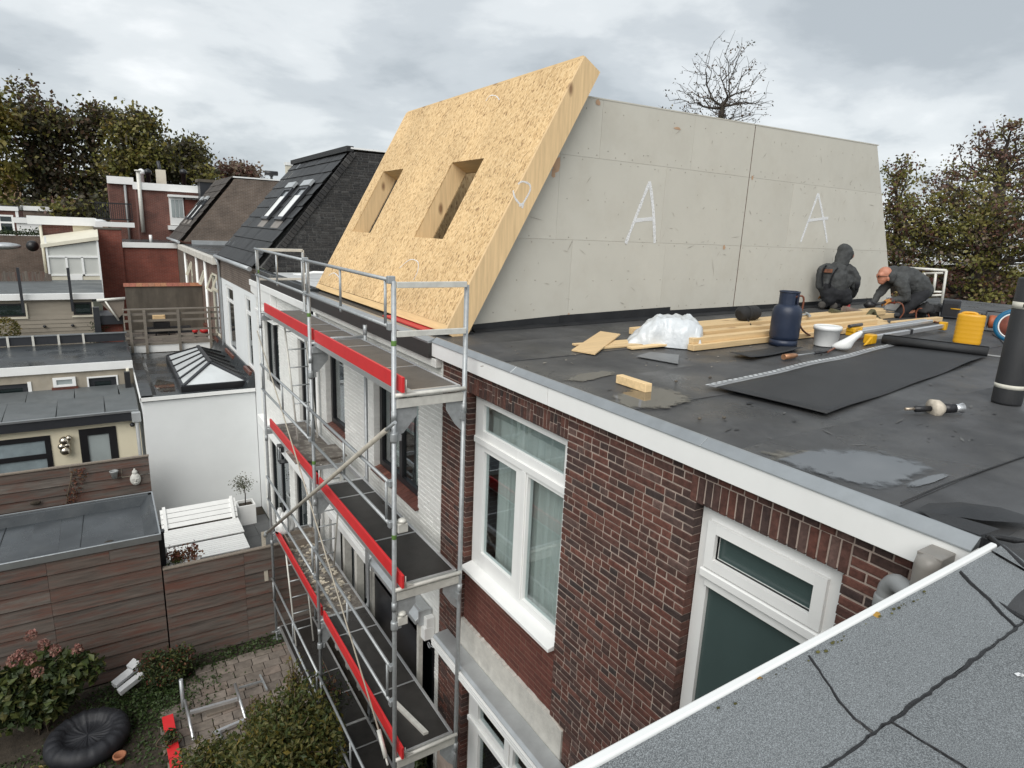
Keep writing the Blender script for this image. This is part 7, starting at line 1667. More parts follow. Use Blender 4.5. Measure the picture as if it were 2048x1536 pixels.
for x in (-1.85, -1.05): obj('wall_spot', MB().ball((x,26.98,4.08), .05, 8, 6), anth, SG)
for k, x in enumerate((-2.35, -.98)): tag(obj('mast', MB().box(x-.04,x+.04,26.7,26.78,4.6,6.1), anth), 'dark thin mast in front of the grey sided wall, '+('left one', 'right one below the conservatory')[k], 'mast', 'masts')
t = thing('round_bush', 'round clipped bush in front of the grey sided wall', 'bush', (-2.8, 26.4, 3.3)); r = random.Random(2); pts = []
for _ in range(900):
    d = Vector((r.gauss(0,1),r.gauss(0,1),r.gauss(0,1))).normalized(); pts.append(Vector((-2.85,26.2,4.12))+d*.42*r.uniform(.8,1.02))
obj('foliage', leaf_cloud(MB(), pts, .09, r), fol_yel, t); obj('stem', MB().tube([(-2.85,26.2,2.9),(-2.85,26.2,4.0)], .05, 6), bark, t)
HT_ = thing('skip_chute', 'tilted dark hatch with pale frame between the sided wall and the terrace', 'hatch', (.1, 25.4, 4.2))
obj('lid', MB().prism([(-.20,25.2,5.13),(.55,25.2,5.18),(.50,25.2,4.70),(.30,25.2,4.50)], (0,.35,.0)), oldwood, HT_); obj('frame', MB().tube([(-.24,25.15,5.15),(.58,25.15,5.2)], .05, 6).tube([(.0,25.15,5.12),(.33,25.15,4.45)], .03, 6), galv_old, HT_); obj('base', MB().box(-.35,.5,25.4,26.8,4.3,4.6).box(-.38,-.2,25.3,25.5,3.9,4.9), anth, HT_)
BW = thing('low_brick_wall', 'sloping red brick garden wall left of the terrace fence', 'wall', (0.0, 26.0, 3.2)); obj('wall', MB().prism([(-.55,25.6,3.2),(.42,25.6,3.2),(.42,25.6,4.35),(-.2,25.6,4.25)], (0,.2,0)), red_bt, BW)
t = thing('ivy_clump', 'ivy growing on the corner of the sloping brick wall', 'plant', (-.42, 25.5, 3.3)); r = random.Random(9); obj('foliage', leaf_cloud(MB(), [(-.40+r.gauss(0,.12)+(z-3.6)*.2, 25.5+r.gauss(0,.06), z) for z in [r.uniform(3.4,4.4) for _ in range(320)]], .09, r), fol_dark, t)
RB = thing('red_extension', 'bright red brick extension with white roof board and chimney breast', 'extension', (1.6, 38, 0))
obj('wall', MB().box(.85, 3.24, 36.0, 41, 0, 6.42), red_bt, RB); obj('chimney_breast', MB().box(-.12, .93, 35.9, 36.6, 2, 7.22), red_bt, RB); obj('breast_cap', MB().box(-.16,.97,35.86,36.64,7.22,7.30), concrete, RB)
obj('fascia', MB().box(.9, 3.3, 35.9, 36.05, 6.42, 6.66), white_m, RB); obj('roof', MB().box(.93,3.24,36.0,41,6.5,6.64), epdm, RB); obj('roof_pipe', MB().tube([(2.2,37,6.6),(2.2,37,7.0)], .07, 8), white_m, RB)
RH = thing('tall_red_house', 'tall dark red brick house with white roof boards and a steel flue pipe', 'house', (3.0, 44, 0))
obj('wall', MB().box(2.0, 5.4, 42.0, 48, 3, 9.4), deepred_bt, RH); obj('wall', MB().box(.75, 2.0, 44.0, 48, 3, 9.7), deepred_bt, RH)
obj('roof_board', MB().box(1.85, 5.5, 41.85, 42.1, 9.30, 9.68), white_m, RH); obj('roof_board', MB().box(.7,2.0,43.8,44.05,9.6,10.0), white_m, RH); obj('roof_board', MB().box(4.4,5.6,41.8,42.0,8.75,8.98), white_m, RH)
bw = obj('bay_window', MB().box(3.55, 4.25, 41.5, 42.0, 7.45, 9.0), white_m, RH); 
for k in range(3): obj('pane', MB().box(3.62+k*.2, 3.78+k*.2, 41.47, 41.5, 7.9, 8.85), pale_glass, bw)
obj('bay_sill', MB().box(3.4,4.6,41.4,42.0,7.2,7.42), white_m, RH); obj('bay_roof', MB().box(3.5,5.3,41.3,42.0,9.0,9.12), white_m, RH)
obj('side_dormer', MB().box(4.25,5.4,41.6,42.0,7.4,8.9), red_bt, RH)
obj('flue_pipe', MB().tube([(2.16,41.85,7.0),(2.16,41.85,10.25)], .10, 10).lathe([(.17,10.25),(.17,10.32)], (2.16,41.85,0), 10), galv_old, RH)
obj('drain_pipe', MB().tube([(1.55,43.9,6.5),(1.55,43.9,9.6)], .07, 8), pvc_g, RH)
BR = thing('balcony_railing', 'black barred balcony railing in front of the tall red house', 'railing', (.8, 41.6, 7.6))
obj('frame', MB().box(.0,1.7,41.6,41.64,8.45,8.52).box(.0,1.7,41.6,41.64,7.62,7.68), black_p, BR)
for k in range(18): obj('bar', MB().box(.0+k*.098,.03+k*.098,41.6,41.63,7.68,8.45), black_p, BR)
obj('deck_edge', MB().box(-.4,1.75,41.5,42,7.25,7.5), white_m, RH)
for k, (px, py, w, h, lab) in enumerate(((323,345,.5,.75,'square pale chimney on the roof of the tall red house'),)):
    q = P(px, py+20, y=45.0); t = thing('chimney', lab, 'chimney', (q.x, 45, 9.5)); obj('stack', MB().box(q.x-w/2,q.x+w/2,44.8,45.3,9.5,9.5+h+.35), cream_m, t); obj('pipe', MB().tube([(q.x,45,10.3),(q.x-.1,45,11.1)], .09, 8), anth, t)
for k, px in enumerate((283, 296, 367)):
    q = P(px, 352, y=44.0); t = tag(obj('roof_vent', MB().lathe([(.12,9.5),(.12,q.z+.1),(.2,q.z+.1),(.2,q.z+.3),(.05,q.z+.4)], (q.x,44,0), 10), black_p if k else white_m), ('small pale vent beside the steel flue', 'small dark vent right of the steel flue', 'small dark vent near the right end of the red house roof')[k], 'vent')
CT = thing('slate_chimney', 'dark slate clad chimney box at the corner of the tall red house', 'chimney', (5.4, 40.5, 8)); obj('box', MB().box(5.0,6.0,40.2,41.2,8.4,9.85), anth, CT); obj('cap', MB().box(4.9,6.1,40.1,41.3,9.85,10.0), concrete, CT)
CV = thing('conservatory', 'cream framed conservatory balcony with three blind covered windows', 'conservatory', (-1.0, 34.3, 4.5))
obj('lower_panel', MB().box(-1.93,-.06,34.0,34.06,4.52,5.24), cream_m, CV); obj('door_panel', MB().box(-1.25,-.75,33.97,34.0,4.55,5.24), white_m, CV)
for a, b in ((-1.9,-1.30),(-1.22,-.72),(-.64,-.08)): obj('blind_window', MB().box(a,b,34.02,34.05,5.30,6.02), blind_m, CV)
obj('frame', MB().box(-1.95,-1.88,33.97,34.05,4.5,6.9).box(-.1,-.02,33.97,34.05,4.5,6.95).box(-1.30,-1.22,33.97,34.05,5.24,6.05).box(-.72,-.64,33.97,34.05,5.24,6.05).box(-1.88,-.1,33.97,34.05,5.24,5.30).box(-1.88,-.1,33.97,34.05,6.02,6.10), white_m, CV)
obj('top_panel', MB().prism([(-1.9,34.03,6.10),(-.1,34.03,6.10),(-.1,34.03,6.75),(-1.9,34.03,6.42)], (0,.03,0)), blind_m, CV); obj('roof', MB().prism([(-2.1,33.9,6.42),(-.0,33.9,6.80),(-.0,33.9,6.95),(-2.1,33.9,6.56)], (0,2.2,.3)), cream_m, CV); obj('side_wall', MB().box(-1.95,-1.9,34,36,4.5,6.4), cream_m, CV)
OH = thing('brown_outhouse', 'brick upper storey with a cream patched wall behind the conservatory', 'house', (-1.0, 37, 4.5)); obj('wall', MB().box(-2.1,-.15,36.2,40,4.5,7.35), deepred_bt, OH); obj('patch', MB().box(-.95,-.13,36.15,36.2,6.8,7.35), yrender, OH); obj('fascia', MB().box(-2.6,-.05,36.0,36.2,7.35,7.72), white_m, OH); obj('drain_pipe', MB().tube([(-2.15,36.1,7.3),(-2.15,36.1,5)], .06, 8), cream_m, OH)
PF = thing('paling_fence', 'old vertical paling fence left of the conservatory', 'fence', (-3.2, 33, 4.6)); r = random.Random(3); pal = fence_mat('old_paling', [(.10,.088,.075),(.14,.12,.10),(.12,.10,.085)], 'z')
for k in range(26): obj('paling', MB().box(-4.4+k*.10,-4.4+k*.10+.092,33.0,33.03,4.55,5.45+r.uniform(-.06,.08)), pal, PF)
YB = thing('sooty_wall', 'sooty old brick yard wall far left behind the paling fence', 'wall', (-3.2, 40.0, 4.5)); obj('wall', MB().box(-6,-2.2,40,40.3,4.5,6.7), old_bt, YB)
for k, (px, py, s_, lab) in enumerate(((65,492,.26,'black kettle barbecue in the far left yard'),(8,492,.28,'grey tarpaulin covered hump at the left edge of the far yard'))):
    q = P(px, py, y=38.5); t = tag(obj(('kettle_barbecue','tarpaulin')[k], MB().ball((q.x,38.5,q.z), s_, 12, 8, sc=((1,1,1),(2.4,1,.6))[k]), (black_p, zinc)[k]), lab, ('barbecue','tarpaulin')[k])
t = thing('yard_shrubs', 'low green shrubs along the top of the sooty yard wall', 'shrub', (-3.0, 40.2, 6.6)); r = random.Random(6); obj('foliage', leaf_cloud(MB(), [(r.uniform(-5,-2.2), 40.3+r.gauss(0,.2), 6.75+abs(r.gauss(0,.12))) for _ in range(700)], .14, r), fol_dark, t)
LH = thing('small_brick_house', 'little brown brick house with white window at the left edge', 'house', (-5.5, 51, 4)); obj('wall', MB().box(-7.5,-4.05,50.0,54,3,7.85), deepred_bt, LH); w = sash_y(LH, 49.94, -5.0,-4.25,6.35,7.6, [(-4.9,-4.35,6.45,7.1),(-4.9,-4.35,7.2,7.5)], white_m, glass_dk); obj('fascia', MB().box(-7.6,-3.95,49.85,50.05,7.85,8.1), white_m, LH); obj('corner_board', MB().box(-4.12,-3.98,49.9,50.0,5,7.9), white_m, LH); obj('roof', MB().box(-7.5,-4,50,54,7.9,8.15), epdm, LH)
for k, (a, b, c, d_, yv, lab) in enumerate(((-3.9,-1.4,6.3,7.5,47.0,'low white flat roofed building left of the red house'),(-2.2,.2,6.5,7.3,50,'farther white flat roofed block behind the balcony'),(-4.2,-2.6,7.3,8.2,56,'dark flat roofed shed behind the white building'))):
    t = thing('flat_roof_building', lab, 'building', ((a+b)/2, yv, 3)); obj('wall', MB().box(a,b,yv,yv+4,3,d_-.25), white_m if k < 2 else old_bt, t); obj('fascia', MB().box(a-.1,b+.1,yv-.1,yv+.05,d_-.3,d_), white_m, t); obj('roof', MB().box(a,b,yv,yv+4,d_-.2,d_), grey_roof, t)
t = tag(obj('dome_light', MB().ball((-.3,51.5,7.35), .7, 14, 8, sc=(1.3,1,.35)), plastic_w), 'shallow white dome rooflight on the far flat roof', 'rooflight')
AP = thing('apartment_block', 'long orange brick apartment block behind the tall trees', 'building', (-12, 84, 0)); wins = []
for k in range(9):
    for z0 in (9.2, 6.4, 3.6): wins.append((-29+k*3.3, -29+k*3.3+1.9, z0, z0+1.5))
obj('wall', MB().grid_holes(lambda u, v, d: (u, 80+d, v), -34, 1.5, 0, 11.5, wins, 0, .3), orange_bt, AP); obj('roof_board', MB().box(-34.2,1.7,79.7,80.3,11.5,11.95), white_m, AP); obj('body', MB().box(-34,1.5,80.4,90,0,11.5), room_m, AP)
for h in wins: sash_y(AP, 80.05, *h, [(h[0]+.1,h[0]+.85,h[2]+.1,h[3]-.1),(h[0]+1.0,h[1]-.1,h[2]+.1,h[3]-.1)], white_m, pale_glass)
# ================================================================== the near garden below the scaffold
GD = obj('garden_soil', MB().box(-4.2, 3.24, 6.0, 11.69, -.025, -.004), soil, kind='structure')
pv = obj('paving', MB().box(.05, 2.7, 8.2, 11.3, -.02, .004), soil, kind='structure')
r = random.Random(18)
for j in range(15):
    yv = 8.25+j*.205
    x = .1+(.15 if j % 2 else 0)+r.uniform(0,.05)
    while x < 2.6:
        L = r.choice((.30,.30,.21))
        if not (x < .5 and yv > 10.4):
            obj('paving_stone', MB().obox((x+L/2,yv+.1,.018),(L/2-.006,r.uniform(-.004,.004),0),(r.uniform(-.004,.004),.095,0),(0,0,.016+r.uniform(-.004,.004))), paver, pv, bevel=.006)
        x += L
def bush(name, label, cat, c, rx_, ry_, rz_, n, size, mats, seed, stem=True, narrow=.5, shell=.55, squash=0):
    """leaves spread through the crown's depth on real twigs"""
    t = thing(name, label, cat, (c[0], c[1], 0)); r = random.Random(seed); c = Vector(c)
    lobes = [(c+Vector((r.uniform(-.55,.55)*rx_, r.uniform(-.55,.55)*ry_, r.uniform(-.25,.45)*rz_)), r.uniform(.35,.62)) for _ in range(9)]+[(c, .7)]
    parts = [[] for _ in mats]; tips = []
    for _ in range(n):
        lc, s_ = r.choice(lobes); d = Vector((r.gauss(0,1),r.gauss(0,1),r.gauss(0,1))).normalized(); k = r.random()**shell
        p = lc+Vector((d.x*rx_, d.y*ry_, d.z*rz_))*s_*k
        if p.z < .02: continue
        parts[min(len(mats)-1, int(abs(r.gauss(0,.5))*len(mats)))].append(p)
    if stem:
        mb = MB()
        for k in range(16):
            lc, s_ = r.choice(lobes); q = lc+Vector((r.uniform(-.4,.4)*rx_, r.uniform(-.4,.4)*ry_, r.uniform(0,.5)*rz_))
            mb.tube(smooth([(c.x+r.gauss(0,.06), c.y+r.gauss(0,.06), 0), c.lerp(q,.4)+Vector((r.gauss(0,.05),r.gauss(0,.05),-.1)), q], 4), [.014-.001*i for i in range(9)], 5)
        obj('stem', mb, stemm, t)
    for pts, m in zip(parts, mats):
        if pts: obj('foliage', leaf_cloud(MB(), pts, size, r, narrow=narrow), m, t)
    return t, lobes
fol_laur = leaf_mat('laurel_leaf', [(.05,.062,.018),(.085,.095,.026),(.13,.125,.035),(.17,.15,.05),(.07,.08,.02)])
bush('laurel_bush', 'big yellow green leafy bush at the bottom, in front of the lowest red toe board', 'bush', (1.60,7.85,.75), 1.05, .90, .90, 8600, .085, [fol_mid, fol_laur, fol_yel], 3)
bush('laurel_bush', 'left lobe of yellow green bush beside the red plank at the bottom edge', 'bush', (.62,8.45,.34), .62, .55, .50, 2600, .075, [fol_mid, fol_laur, fol_yel], 5)
HY, _l = bush('hydrangea', 'hydrangea with big leaves and faded pink flower heads at the fence', 'bush', (-1.45,10.95,.78), 1.0, .5, .78, 3400, .14, [fol_mid, fol_dark], 7, narrow=.62)
pinkm = leaf_mat('faded_pink_petal', [(.30,.13,.11),(.36,.18,.15),(.24,.12,.09),(.38,.24,.19)])
r = random.Random(14)
for (px, py) in ((62,1272),(40,1310),(88,1290),(155,1300),(75,1345),(110,1300),(25,1322),(60,1318)):
    p = P(px, py, y=10.75); pts = []
    for _ in range(85):
        d = Vector((r.gauss(0,1),r.gauss(0,1),r.gauss(0,1)+.4)).normalized(); pts.append(p+d*.085*r.uniform(.7,1))
    obj('flower_head', leaf_cloud(MB(), pts, .045, r, narrow=.9), pinkm, HY)
bush('fuchsia_shrub', 'dark shrub with small reddish leaves against the board fence', 'bush', (.42,11.15,.36), .62, .42, .52, 2300, .065, [fol_dark, fol_mid, fol_red], 9)
bush('leafy_seedling', 'small pale leaved plant in the bottom left corner', 'plant', (-1.62,9.42,.30), .42, .30, .30, 420, .075, [fol_yel, fol_mid], 10)
bush('dark_shrub', 'dark evergreen shrub at the foot of the white wall beside the awning', 'bush', (2.98,6.55,.75), .20, .40, .75, 1300, .07, [fol_dark, fol_mid], 12)
bush('spindly_plant', 'spindly young plant growing beside the scaffold base', 'plant', (2.0,9.0,.75), .22, .22, .75, 300, .075, [fol_yel, fol_mid], 13, shell=.8)
bush('spindly_plant', 'thin sprig standing among the aluminium frames on the paving', 'plant', (1.35,9.1,.45), .18, .18, .45, 160, .07, [fol_yel, fol_mid], 15, shell=.8)
bush('spindly_plant', 'dark leafy plant glimpsed below the lowest platform of the scaffold', 'plant', (2.65,9.3,.25), .35, .8, .3, 500, .06, [fol_dark, fol_red], 16)
r = random.Random(19); pts = []
for _ in range(3600):
    x, yv = r.gauss(-.05,.55), r.gauss(10.85,.38)
    if yv < 11.6 and x < 2.0: pts.append((x, yv, abs(r.gauss(.02,.05))))
for _ in range(1500): pts.append((r.uniform(-2.2,.3), r.uniform(8.9,10.5), abs(r.gauss(.01,.03))))
for _ in range(700): pts.append((r.uniform(.5,2.4), r.uniform(11.2,11.66), abs(r.gauss(.02,.05))))
obj('ground_cover', leaf_cloud(MB(), pts, .055, r, up=1.2, narrow=.6), fol_ivy, kind='stuff')
# round covered fire table
cm = mk('black_cover_cloth', (.014,.015,.019), var=.25, sc=6, rough=.62, rnd=0, bump=.3, bsc=40)
CVR = thing('covered_pit', 'round black gathered cloth cover in the garden, lower left', 'cover', (-.84, 10.2, 0))
mb = MB(); n, prof = 96, [(.44,.02,0),(.53,.06,0),(.565,.14,.3),(.555,.23,.6),(.50,.30,1),(.42,.315,1),(.345,.30,1),(.315,.24,1.3),(.27,.215,1.5),(.19,.205,1.4),(.09,.215,.8),(.005,.222,.2)]
r = random.Random(3); ph = [r.uniform(0,6.28) for _ in range(4)]
for rr_, z, wv in prof:
    for k in range(n):
        t = 2*math.pi*k/n; w = .0065*wv*(math.sin(23*t+ph[0]+.8*math.sin(3*t))+.7*math.sin(37*t+ph[1])+.8*math.sin(11*t+ph[2])+.6*math.sin(5*t))
        mb.v.append((-.84+(rr_+w*.3)*math.cos(t), 10.2+(rr_+w*.3)*math.sin(t), z+w))
for i in range(len(prof)-1):
    for k in range(n): mb.f.append((i*n+k, i*n+(k+1) % n, (i+1)*n+(k+1) % n, (i+1)*n+k)); mb.m.append(0); mb.sm.append(True)
obj('cover', mb, cm, CVR); obj('buckle_strap', MB().box(-1.35,-1.28,9.68,9.80,.02,.16), anth, CVR)
pc = P(243, 1350, z=.2); stm = mk('white_foam', (.74,.75,.76), var=.04, sc=6, rough=.7, rnd=.03, dirt=.2, dcol=(.5,.5,.48))
FB = thing('foam_packaging', 'broken white foam packaging thrown on the shrubs by the fence', 'packaging', (pc.x, pc.y, .1))
def slab(px, py, z, L, w, h, ang, tilt):
    p = P(px, py, z=z); a = Vector((math.cos(ang), math.sin(ang), tilt)).normalized(); b = Vector((-math.sin(ang), math.cos(ang), .15)).normalized(); c = a.cross(b).normalized()
    return MB().obox(p, a*L/2, b*w/2, c*h/2)
obj('slab', slab(250,1352,.30,.40,.14,.07,.55,.2), stm, FB, bevel=.005); obj('slab', slab(262,1366,.24,.42,.10,.10,.45,.25), stm, FB, bevel=.005); obj('slab', slab(268,1330,.40,.16,.16,.10,.7,.3), stm, FB, bevel=.005); obj('slab', slab(236,1366,.20,.16,.10,.03,.5,.1), stm, FB)
q = P(368, 1425, z=0); tag(obj('steel_tube', MB().tube([(q.x,q.y,0),(q.x,q.y+.02,.62)], .03, 12), galv), 'steel tube standing upright between shrub and paving', 'tube')
LF = thing('loose_frame', 'loose aluminium scaffold frame lying on the garden paving', 'frame', (.95, 9.95, .05))
g = lambda px, py, z=.09: P(px, py, z=z)
obj('stile', MB().tube([g(370,1400,.25), g(387,1480)], .025, 10), alu, LF); obj('stile', MB().tube([g(470,1368,.25), g(492,1440)], .025, 10), alu, LF)
obj('rung', MB().bar(g(380,1425,.2), g(475,1398,.2), .05, .05), alu, LF); obj('rung', MB().bar(g(425,1468), g(490,1440), .05, .05), alu, LF); obj('bracket', MB().bar(g(478,1376,.2), g(525,1362,.1), .03,.03).bar(g(520,1350,.1), g(534,1380,.1), .03, .03), galv, LF)
tag(obj('plank_offcut', MB().bar(g(412,1425,.05), g(470,1405,.05), .22, .02), oldwood), 'grey board lying under the loose aluminium frame', 'board'); 
tag(obj('steel_clamp', MB().tube([g(440,1470,.04), g(455,1495,.04)], .03, 8), galv), 'steel clamp lying below the loose frame on the paving', 'clamp')
ra_, rb_ = P(335,1432,z=.16), P(352,1530,z=.12)
tag(obj('red_plank', MB().bar(ra_, rb_+ (rb_-ra_)*.3, .16, .03), red_p, bevel=.003), 'red toe board lying in the garden, half covered by leaves', 'toe board')
q = P(240, 1518, z=.06); tag(obj('terracotta_pot', MB().lathe([(.05,0),(.075,.11),(.09,.11),(.09,.14),(.07,.14),(.045,.02)], (q.x,q.y,0), 16), mk('terracotta', (.30,.12,.06), var=.2, sc=9, rough=.85, rnd=0)), 'small terracotta pot below the round black cover', 'pot')
tag(obj('black_crate', MB().box(-1.62,-1.38,9.72,9.92,0,.16), anth, bevel=.01), 'dark plastic crate left of the round cover', 'crate')
# leaves on the red plank
r = random.Random(27); bush('spindly_plant', 'leafy sprig hanging over the red plank on the ground', 'plant', ((ra_.x+rb_.x)/2+.0, (ra_.y+rb_.y)/2-.08, .26), .16, .20, .14, 200, .065, [fol_dark, fol_mid], 28, stem=True)
# ================================================================== trees beyond the roofs
def at(px, py, depth):
    d = D(px, py); f = Vector(RC[2].tolist()); return CP + d*(depth/d.dot(f))
def tree(name, label, base, crown, ntip, leaf, nleaf, mats, seed, trunk_r=.22, bare=False, sag=.1, tw=.012, weights=None, spread=.5, trunk_top=None, leafp=1.0, group=None):
    """crown: list of (centre, rx, ry, rz) lobes; twigs grow from the trunk to points spread through them"""
    r = np.random.default_rng(seed); base = np.array(base, float); T = thing(name, label, 'tree', tuple(base), group)
    lob = [(np.array(c, float), np.array(s, float)) for c, s in crown]
    vol = np.array([np.prod(s) for c, s in lob]); vol /= vol.sum()
    cc = sum(c*v for (c, s), v in zip(lob, vol)); top = np.array(trunk_top if trunk_top is not None else (cc[0], cc[1], cc[2]+lob[0][1][2]*.2))
    P_ = []; par = []; pl_ = []
    nt_ = 14
    for i in range(nt_+1):
        t = i/nt_; p = base*(1-t)+top*t + np.array([math.sin(t*5+seed)*.12, math.cos(t*4+seed)*.12, 0])*t; P_.append(p); par.append(i-1); pl_.append(0.0 if i == 0 else pl_[-1]*.0)
    idx = r.choice(len(lob), ntip, p=vol); d = r.normal(size=(ntip,3)); d /= np.linalg.norm(d,axis=1)[:,None]
    rad_ = r.random(ntip)**.45
    tg = np.array([lob[i][0] for i in idx])+d*rad_[:,None]*np.array([lob[i][1] for i in idx])
    start = int(nt_*.35); order = np.argsort(np.linalg.norm(tg-P_[start+2],axis=1)); tips = []
    for k in order:
        q = tg[k]; A = np.array(P_[start:]); df = q-A; dn_ = np.linalg.norm(df,axis=1); dist = dn_+np.maximum(0, A[:,2]-q[2])*1.3+.38*np.array(pl_[start:])
        j = start+int(np.argmin(dist)); a = P_[j]; L = np.linalg.norm(q-a); nseg = max(1, min(4, int(L/.6)+1)); last = j
        for s_ in range(1, nseg+1):
            t = s_/nseg; p = a*(1-t)+q*t; p = p+np.array([0,0,sag*L*math.sin(math.pi*t)])+r.normal(size=3)*.028*L*(t < 1); P_.append(p); par.append(last); pl_.append(pl_[last]+L/nseg); last = len(P_)-1
        tips.append(last)
    n = len(P_); w = np.zeros(n)
    for k in tips: w[k] += 1
    for i in range(n-1, 0, -1): w[par[i]] += w[i]
    rr = np.maximum(tw*.5, trunk_r*np.sqrt(np.maximum(w,.6)/max(w[0],1)))
    mb = MB()
    for i in range(1, n):
        p = par[i]; a, b = Vector(P_[p]), Vector(P_[i]); mb.tube([a, b], [min(rr[p], rr[i]*1.5), rr[i]], 6 if rr[i] > .05 else (4 if rr[i] > .02 else 3), cap=False)
    obj('trunk', mb, bark, T)
    # leaf-sized faces near the twig ends
    if nleaf:
        tp = np.array([P_[k] for k in tips]); g = r.random(len(tips))
        pick = r.choice(len(tips), nleaf, p=(g**leafp)/(g**leafp).sum())
        pos = tp[pick]+r.normal(size=(nleaf,3))*spread*np.array([1,1,.7]); nr = r.normal(size=(nleaf,3))+np.array([0,0,.35]); nr /= np.linalg.norm(nr,axis=1)[:,None]
        u = np.cross(nr, r.normal(size=(nleaf,3))); u /= np.linalg.norm(u,axis=1)[:,None]; v = np.cross(nr,u); L = leaf*r.uniform(.6,1.35,nleaf)[:,None]
        quad = np.stack([pos-u*L*.5, pos-v*L*.33+nr*L*.08, pos+u*L*.5, pos+v*L*.33+nr*L*.08],1)
        W_ = np.array(weights or [1]*len(mats), float); W_ /= W_.sum(); cl = (r.random(len(tips))); edges = np.cumsum(W_)
        mi = np.searchsorted(edges, (cl[pick]*.75+r.random(nleaf)*.25).clip(0,.9999))
        for m_i, m in enumerate(mats):
            sel = quad[mi == m_i]
            if not len(sel): continue
            me = bpy.data.meshes.new('crown'); vv = (sel.reshape(-1,3)-base); nf = len(sel)
            me.vertices.add(nf*4); me.vertices.foreach_set('co', vv.ravel().astype(np.float32)); me.loops.add(nf*4); me.loops.foreach_set('vertex_index', np.arange(nf*4,dtype=np.int32)); me.polygons.add(nf); me.polygons.foreach_set('loop_start', np.arange(0,nf*4,4,dtype=np.int32)); me.materials.append(m); me.update(calc_edges=True); me.validate()
            o = bpy.data.objects.new('crown', me); COL.objects.link(o); o.parent = T
    return T
lf_dark = leaf_mat('autumn_dark_leaf', [(.040,.046,.018),(.060,.058,.024),(.078,.062,.032),(.05,.04,.03)])
lf_grn = leaf_mat('autumn_green_leaf', [(.12,.128,.030),(.18,.175,.040),(.23,.20,.048),(.14,.115,.045)])
lf_yel = leaf_mat('autumn_yellow_leaf', [(.14,.13,.02),(.20,.16,.03),(.12,.10,.02),(.24,.15,.03)])
lf_red = leaf_mat('autumn_red_leaf', [(.13,.055,.045),(.17,.08,.06),(.10,.05,.045),(.20,.11,.06)])
lf_pale = leaf_mat('pale_dry_leaf', [(.22,.18,.13),(.28,.22,.16),(.16,.11,.08)])
lf_brn = leaf_mat('brown_dry_leaf', [(.08,.045,.022),(.11,.06,.03),(.05,.032,.02)])
def px_lobe(px, py, depth, rpx, rpy, k=1.0):
    s = depth/FPX; c = at(px, py, depth); return (tuple(c), (rpx*s, rpx*s*k, rpy*s))
def ground_at(px, py, depth, z=0):
    c = at(px, py, depth); return (c.x, c.y, z)
dpt = 50
tree('tall_tree', 'tall yellow green tree at the left picture edge', ground_at(-20,330,dpt), [px_lobe(-30,300,dpt,48,150), px_lobe(-10,240,dpt,30,70)], 140, .38, 5200, [lf_grn, lf_yel], 1, .3, spread=.55, weights=[1,1.2])
tree('tall_tree', 'tallest dark purple brown tree in the row on the left', ground_at(80,330,dpt+4), [px_lobe(85,290,dpt+4,62,95), px_lobe(60,215,dpt+4,42,50), px_lobe(120,260,dpt+4,38,55), px_lobe(85,370,dpt+4,52,60)], 270, .38, 7600, [lf_dark, lf_brn, lf_grn], 2, .42, spread=.62, weights=[2.6,.7,1])
tree('tall_tree', 'slim dark tree with gaps between the tallest tree and the yellowish one', ground_at(185,330,dpt+6), [px_lobe(182,270,dpt+6,36,58), px_lobe(200,240,dpt+6,28,30), px_lobe(185,370,dpt+6,32,60)], 130, .36, 3600, [lf_dark, lf_brn, lf_grn], 3, .28, spread=.6, weights=[2.2,.8,1])
tree('tall_tree', 'rounded yellowish green tree right of the slim dark one', ground_at(278,330,dpt+3), [px_lobe(275,270,dpt+3,52,48), px_lobe(262,245,dpt+3,35,32), px_lobe(305,305,dpt+3,38,30), px_lobe(250,320,dpt+3,45,34)], 210, .34, 6400, [lf_grn, lf_dark, lf_yel], 4, .32, spread=.58, weights=[2,1,.55])
tree('tall_tree', 'smaller dark green tree right of the yellowish one', ground_at(385,340,dpt+8), [px_lobe(380,315,dpt+8,40,34), px_lobe(395,300,dpt+8,25,22), px_lobe(360,345,dpt+8,46,26)], 150, .34, 4800, [lf_dark, lf_grn, lf_pale], 5, .26, spread=.55, weights=[2,1,.15])
tree('low_tree', 'low reddish autumn tree behind the brown brick gable', ground_at(468,348,dpt+12), [px_lobe(468,343,dpt+12,34,16), px_lobe(495,350,dpt+12,24,10)], 70, .34, 2600, [lf_brn, lf_pale, lf_red], 6, .2, spread=.5)
tree('low_tree', 'dark green undergrowth tree below the tall row on the left', ground_at(120,420,dpt-4), [px_lobe(110,424,dpt-4,60,16), px_lobe(195,412,dpt-4,34,26), px_lobe(20,424,dpt-4,40,14)], 90, .32, 3200, [lf_dark, lf_grn, lf_red], 7, .18, spread=.55, weights=[2,1,.3])
tree('low_tree', 'dark green low tree behind the roof of the tall red house', ground_at(330,350,dpt+6), [px_lobe(320,345,dpt+6,60,22), px_lobe(250,345,dpt+6,42,26), px_lobe(410,352,dpt+6,40,14)], 120, .34, 5200, [lf_dark, lf_grn, lf_yel], 8, .18, spread=.5, weights=[2,1,.3])
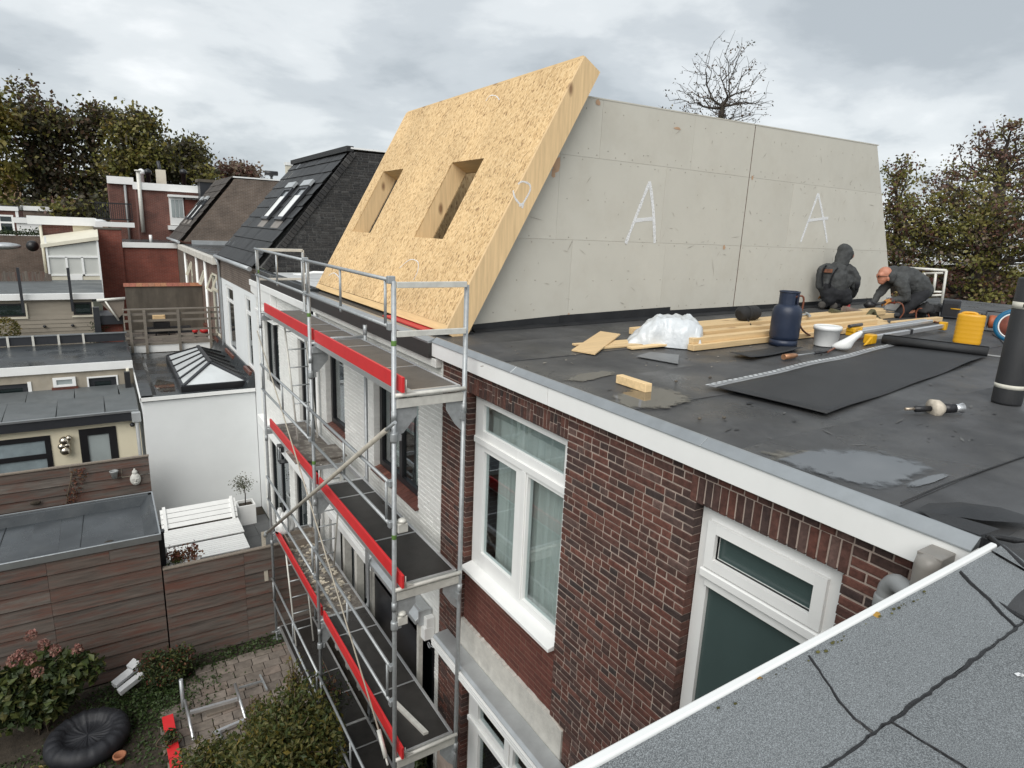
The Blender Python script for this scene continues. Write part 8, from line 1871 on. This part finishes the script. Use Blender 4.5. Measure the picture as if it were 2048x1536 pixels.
# street side, right
dr = 23
tree('street_tree', 'broad street tree with green and reddish leaves behind the guard frame', ground_at(1975,640,dr,.0), [px_lobe(1930,480,dr,130,95,.9), px_lobe(1840,470,dr,70,70), px_lobe(2040,500,dr,110,110), px_lobe(1870,400,dr,70,55), px_lobe(1990,400,dr,90,60), px_lobe(1830,560,dr,55,50), px_lobe(1960,590,dr,110,36)], 640, .13, 16500, [lf_grn, lf_dark, lf_red, lf_pale, lf_yel], 11, .30, spread=.22, weights=[3.6,.9,.8,.6,.6], sag=.06, leafp=1.6)
tree('street_tree', 'loose crowned reddish tree rising at the right picture edge', ground_at(2010,640,dr+3,.0), [px_lobe(2010,300,dr+3,70,75), px_lobe(1950,330,dr+3,60,55), px_lobe(2050,350,dr+3,60,80), px_lobe(1890,370,dr+3,50,40)], 300, .125, 4200, [lf_red, lf_brn, lf_grn], 12, .24, spread=.16, weights=[1,1,1.1], sag=.05)
tree('street_tree', 'thin topped tree just right of the grey wall', ground_at(1815,620,dr+2,.0), [px_lobe(1800,350,dr+2,36,40), px_lobe(1795,420,dr+2,34,70), px_lobe(1790,500,dr+2,30,70)], 130, .125, 3600, [lf_red, lf_grn, lf_dark], 13, .15, spread=.16, weights=[1,1.2,.6], sag=.05)
db = 30
cb = at(1440, 150, db)
tree('bare_tree', 'almost bare tree with few leaves rising behind the grey wall', ground_at(1445,240,db,0), [px_lobe(1455,155,db,62,88), px_lobe(1400,170,db,60,60), px_lobe(1500,180,db,55,65), px_lobe(1440,225,db,100,40), px_lobe(1365,205,db,52,25)], 620, .10, 900, [lf_brn, lf_dark, lf_yel], 14, .15, spread=.10, tw=.013, weights=[2,1,.4], sag=.02, trunk_top=tuple(at(1447, 212, db)), leafp=3)
# wooded horizon and streets far off
hz = MB(); r = random.Random(5)
pts = []
for _ in range(9000):
    a = rad(r.uniform(-22, 68)); d = r.uniform(120, 150); pts.append((math.sin(a)*d, math.cos(a)*d, abs(r.gauss(0,3.6))+r.random()*2))
obj('far_wood', leaf_cloud(MB(), pts, 1.8, r, narrow=.7), lf_dark, kind='stuff')
ST = thing('street_house', 'brick house across the street glimpsed through the trees', 'house', (31, 24, 0)); obj('wall', MB().box(27,38,20,40,0,7.6), deepred_bt, ST); obj('fascia', MB().box(26.8,38,19.8,40,7.6,7.9), white_m, ST)
ST2 = thing('street_house', 'second brick house farther along across the street', 'house', (34, 8, 0)); obj('wall', MB().box(32,42,-6,17,0,7.2), deepred_bt, ST2); obj('fascia', MB().box(31.8,42,-6.2,17.2,7.2,7.5), white_m, ST2)
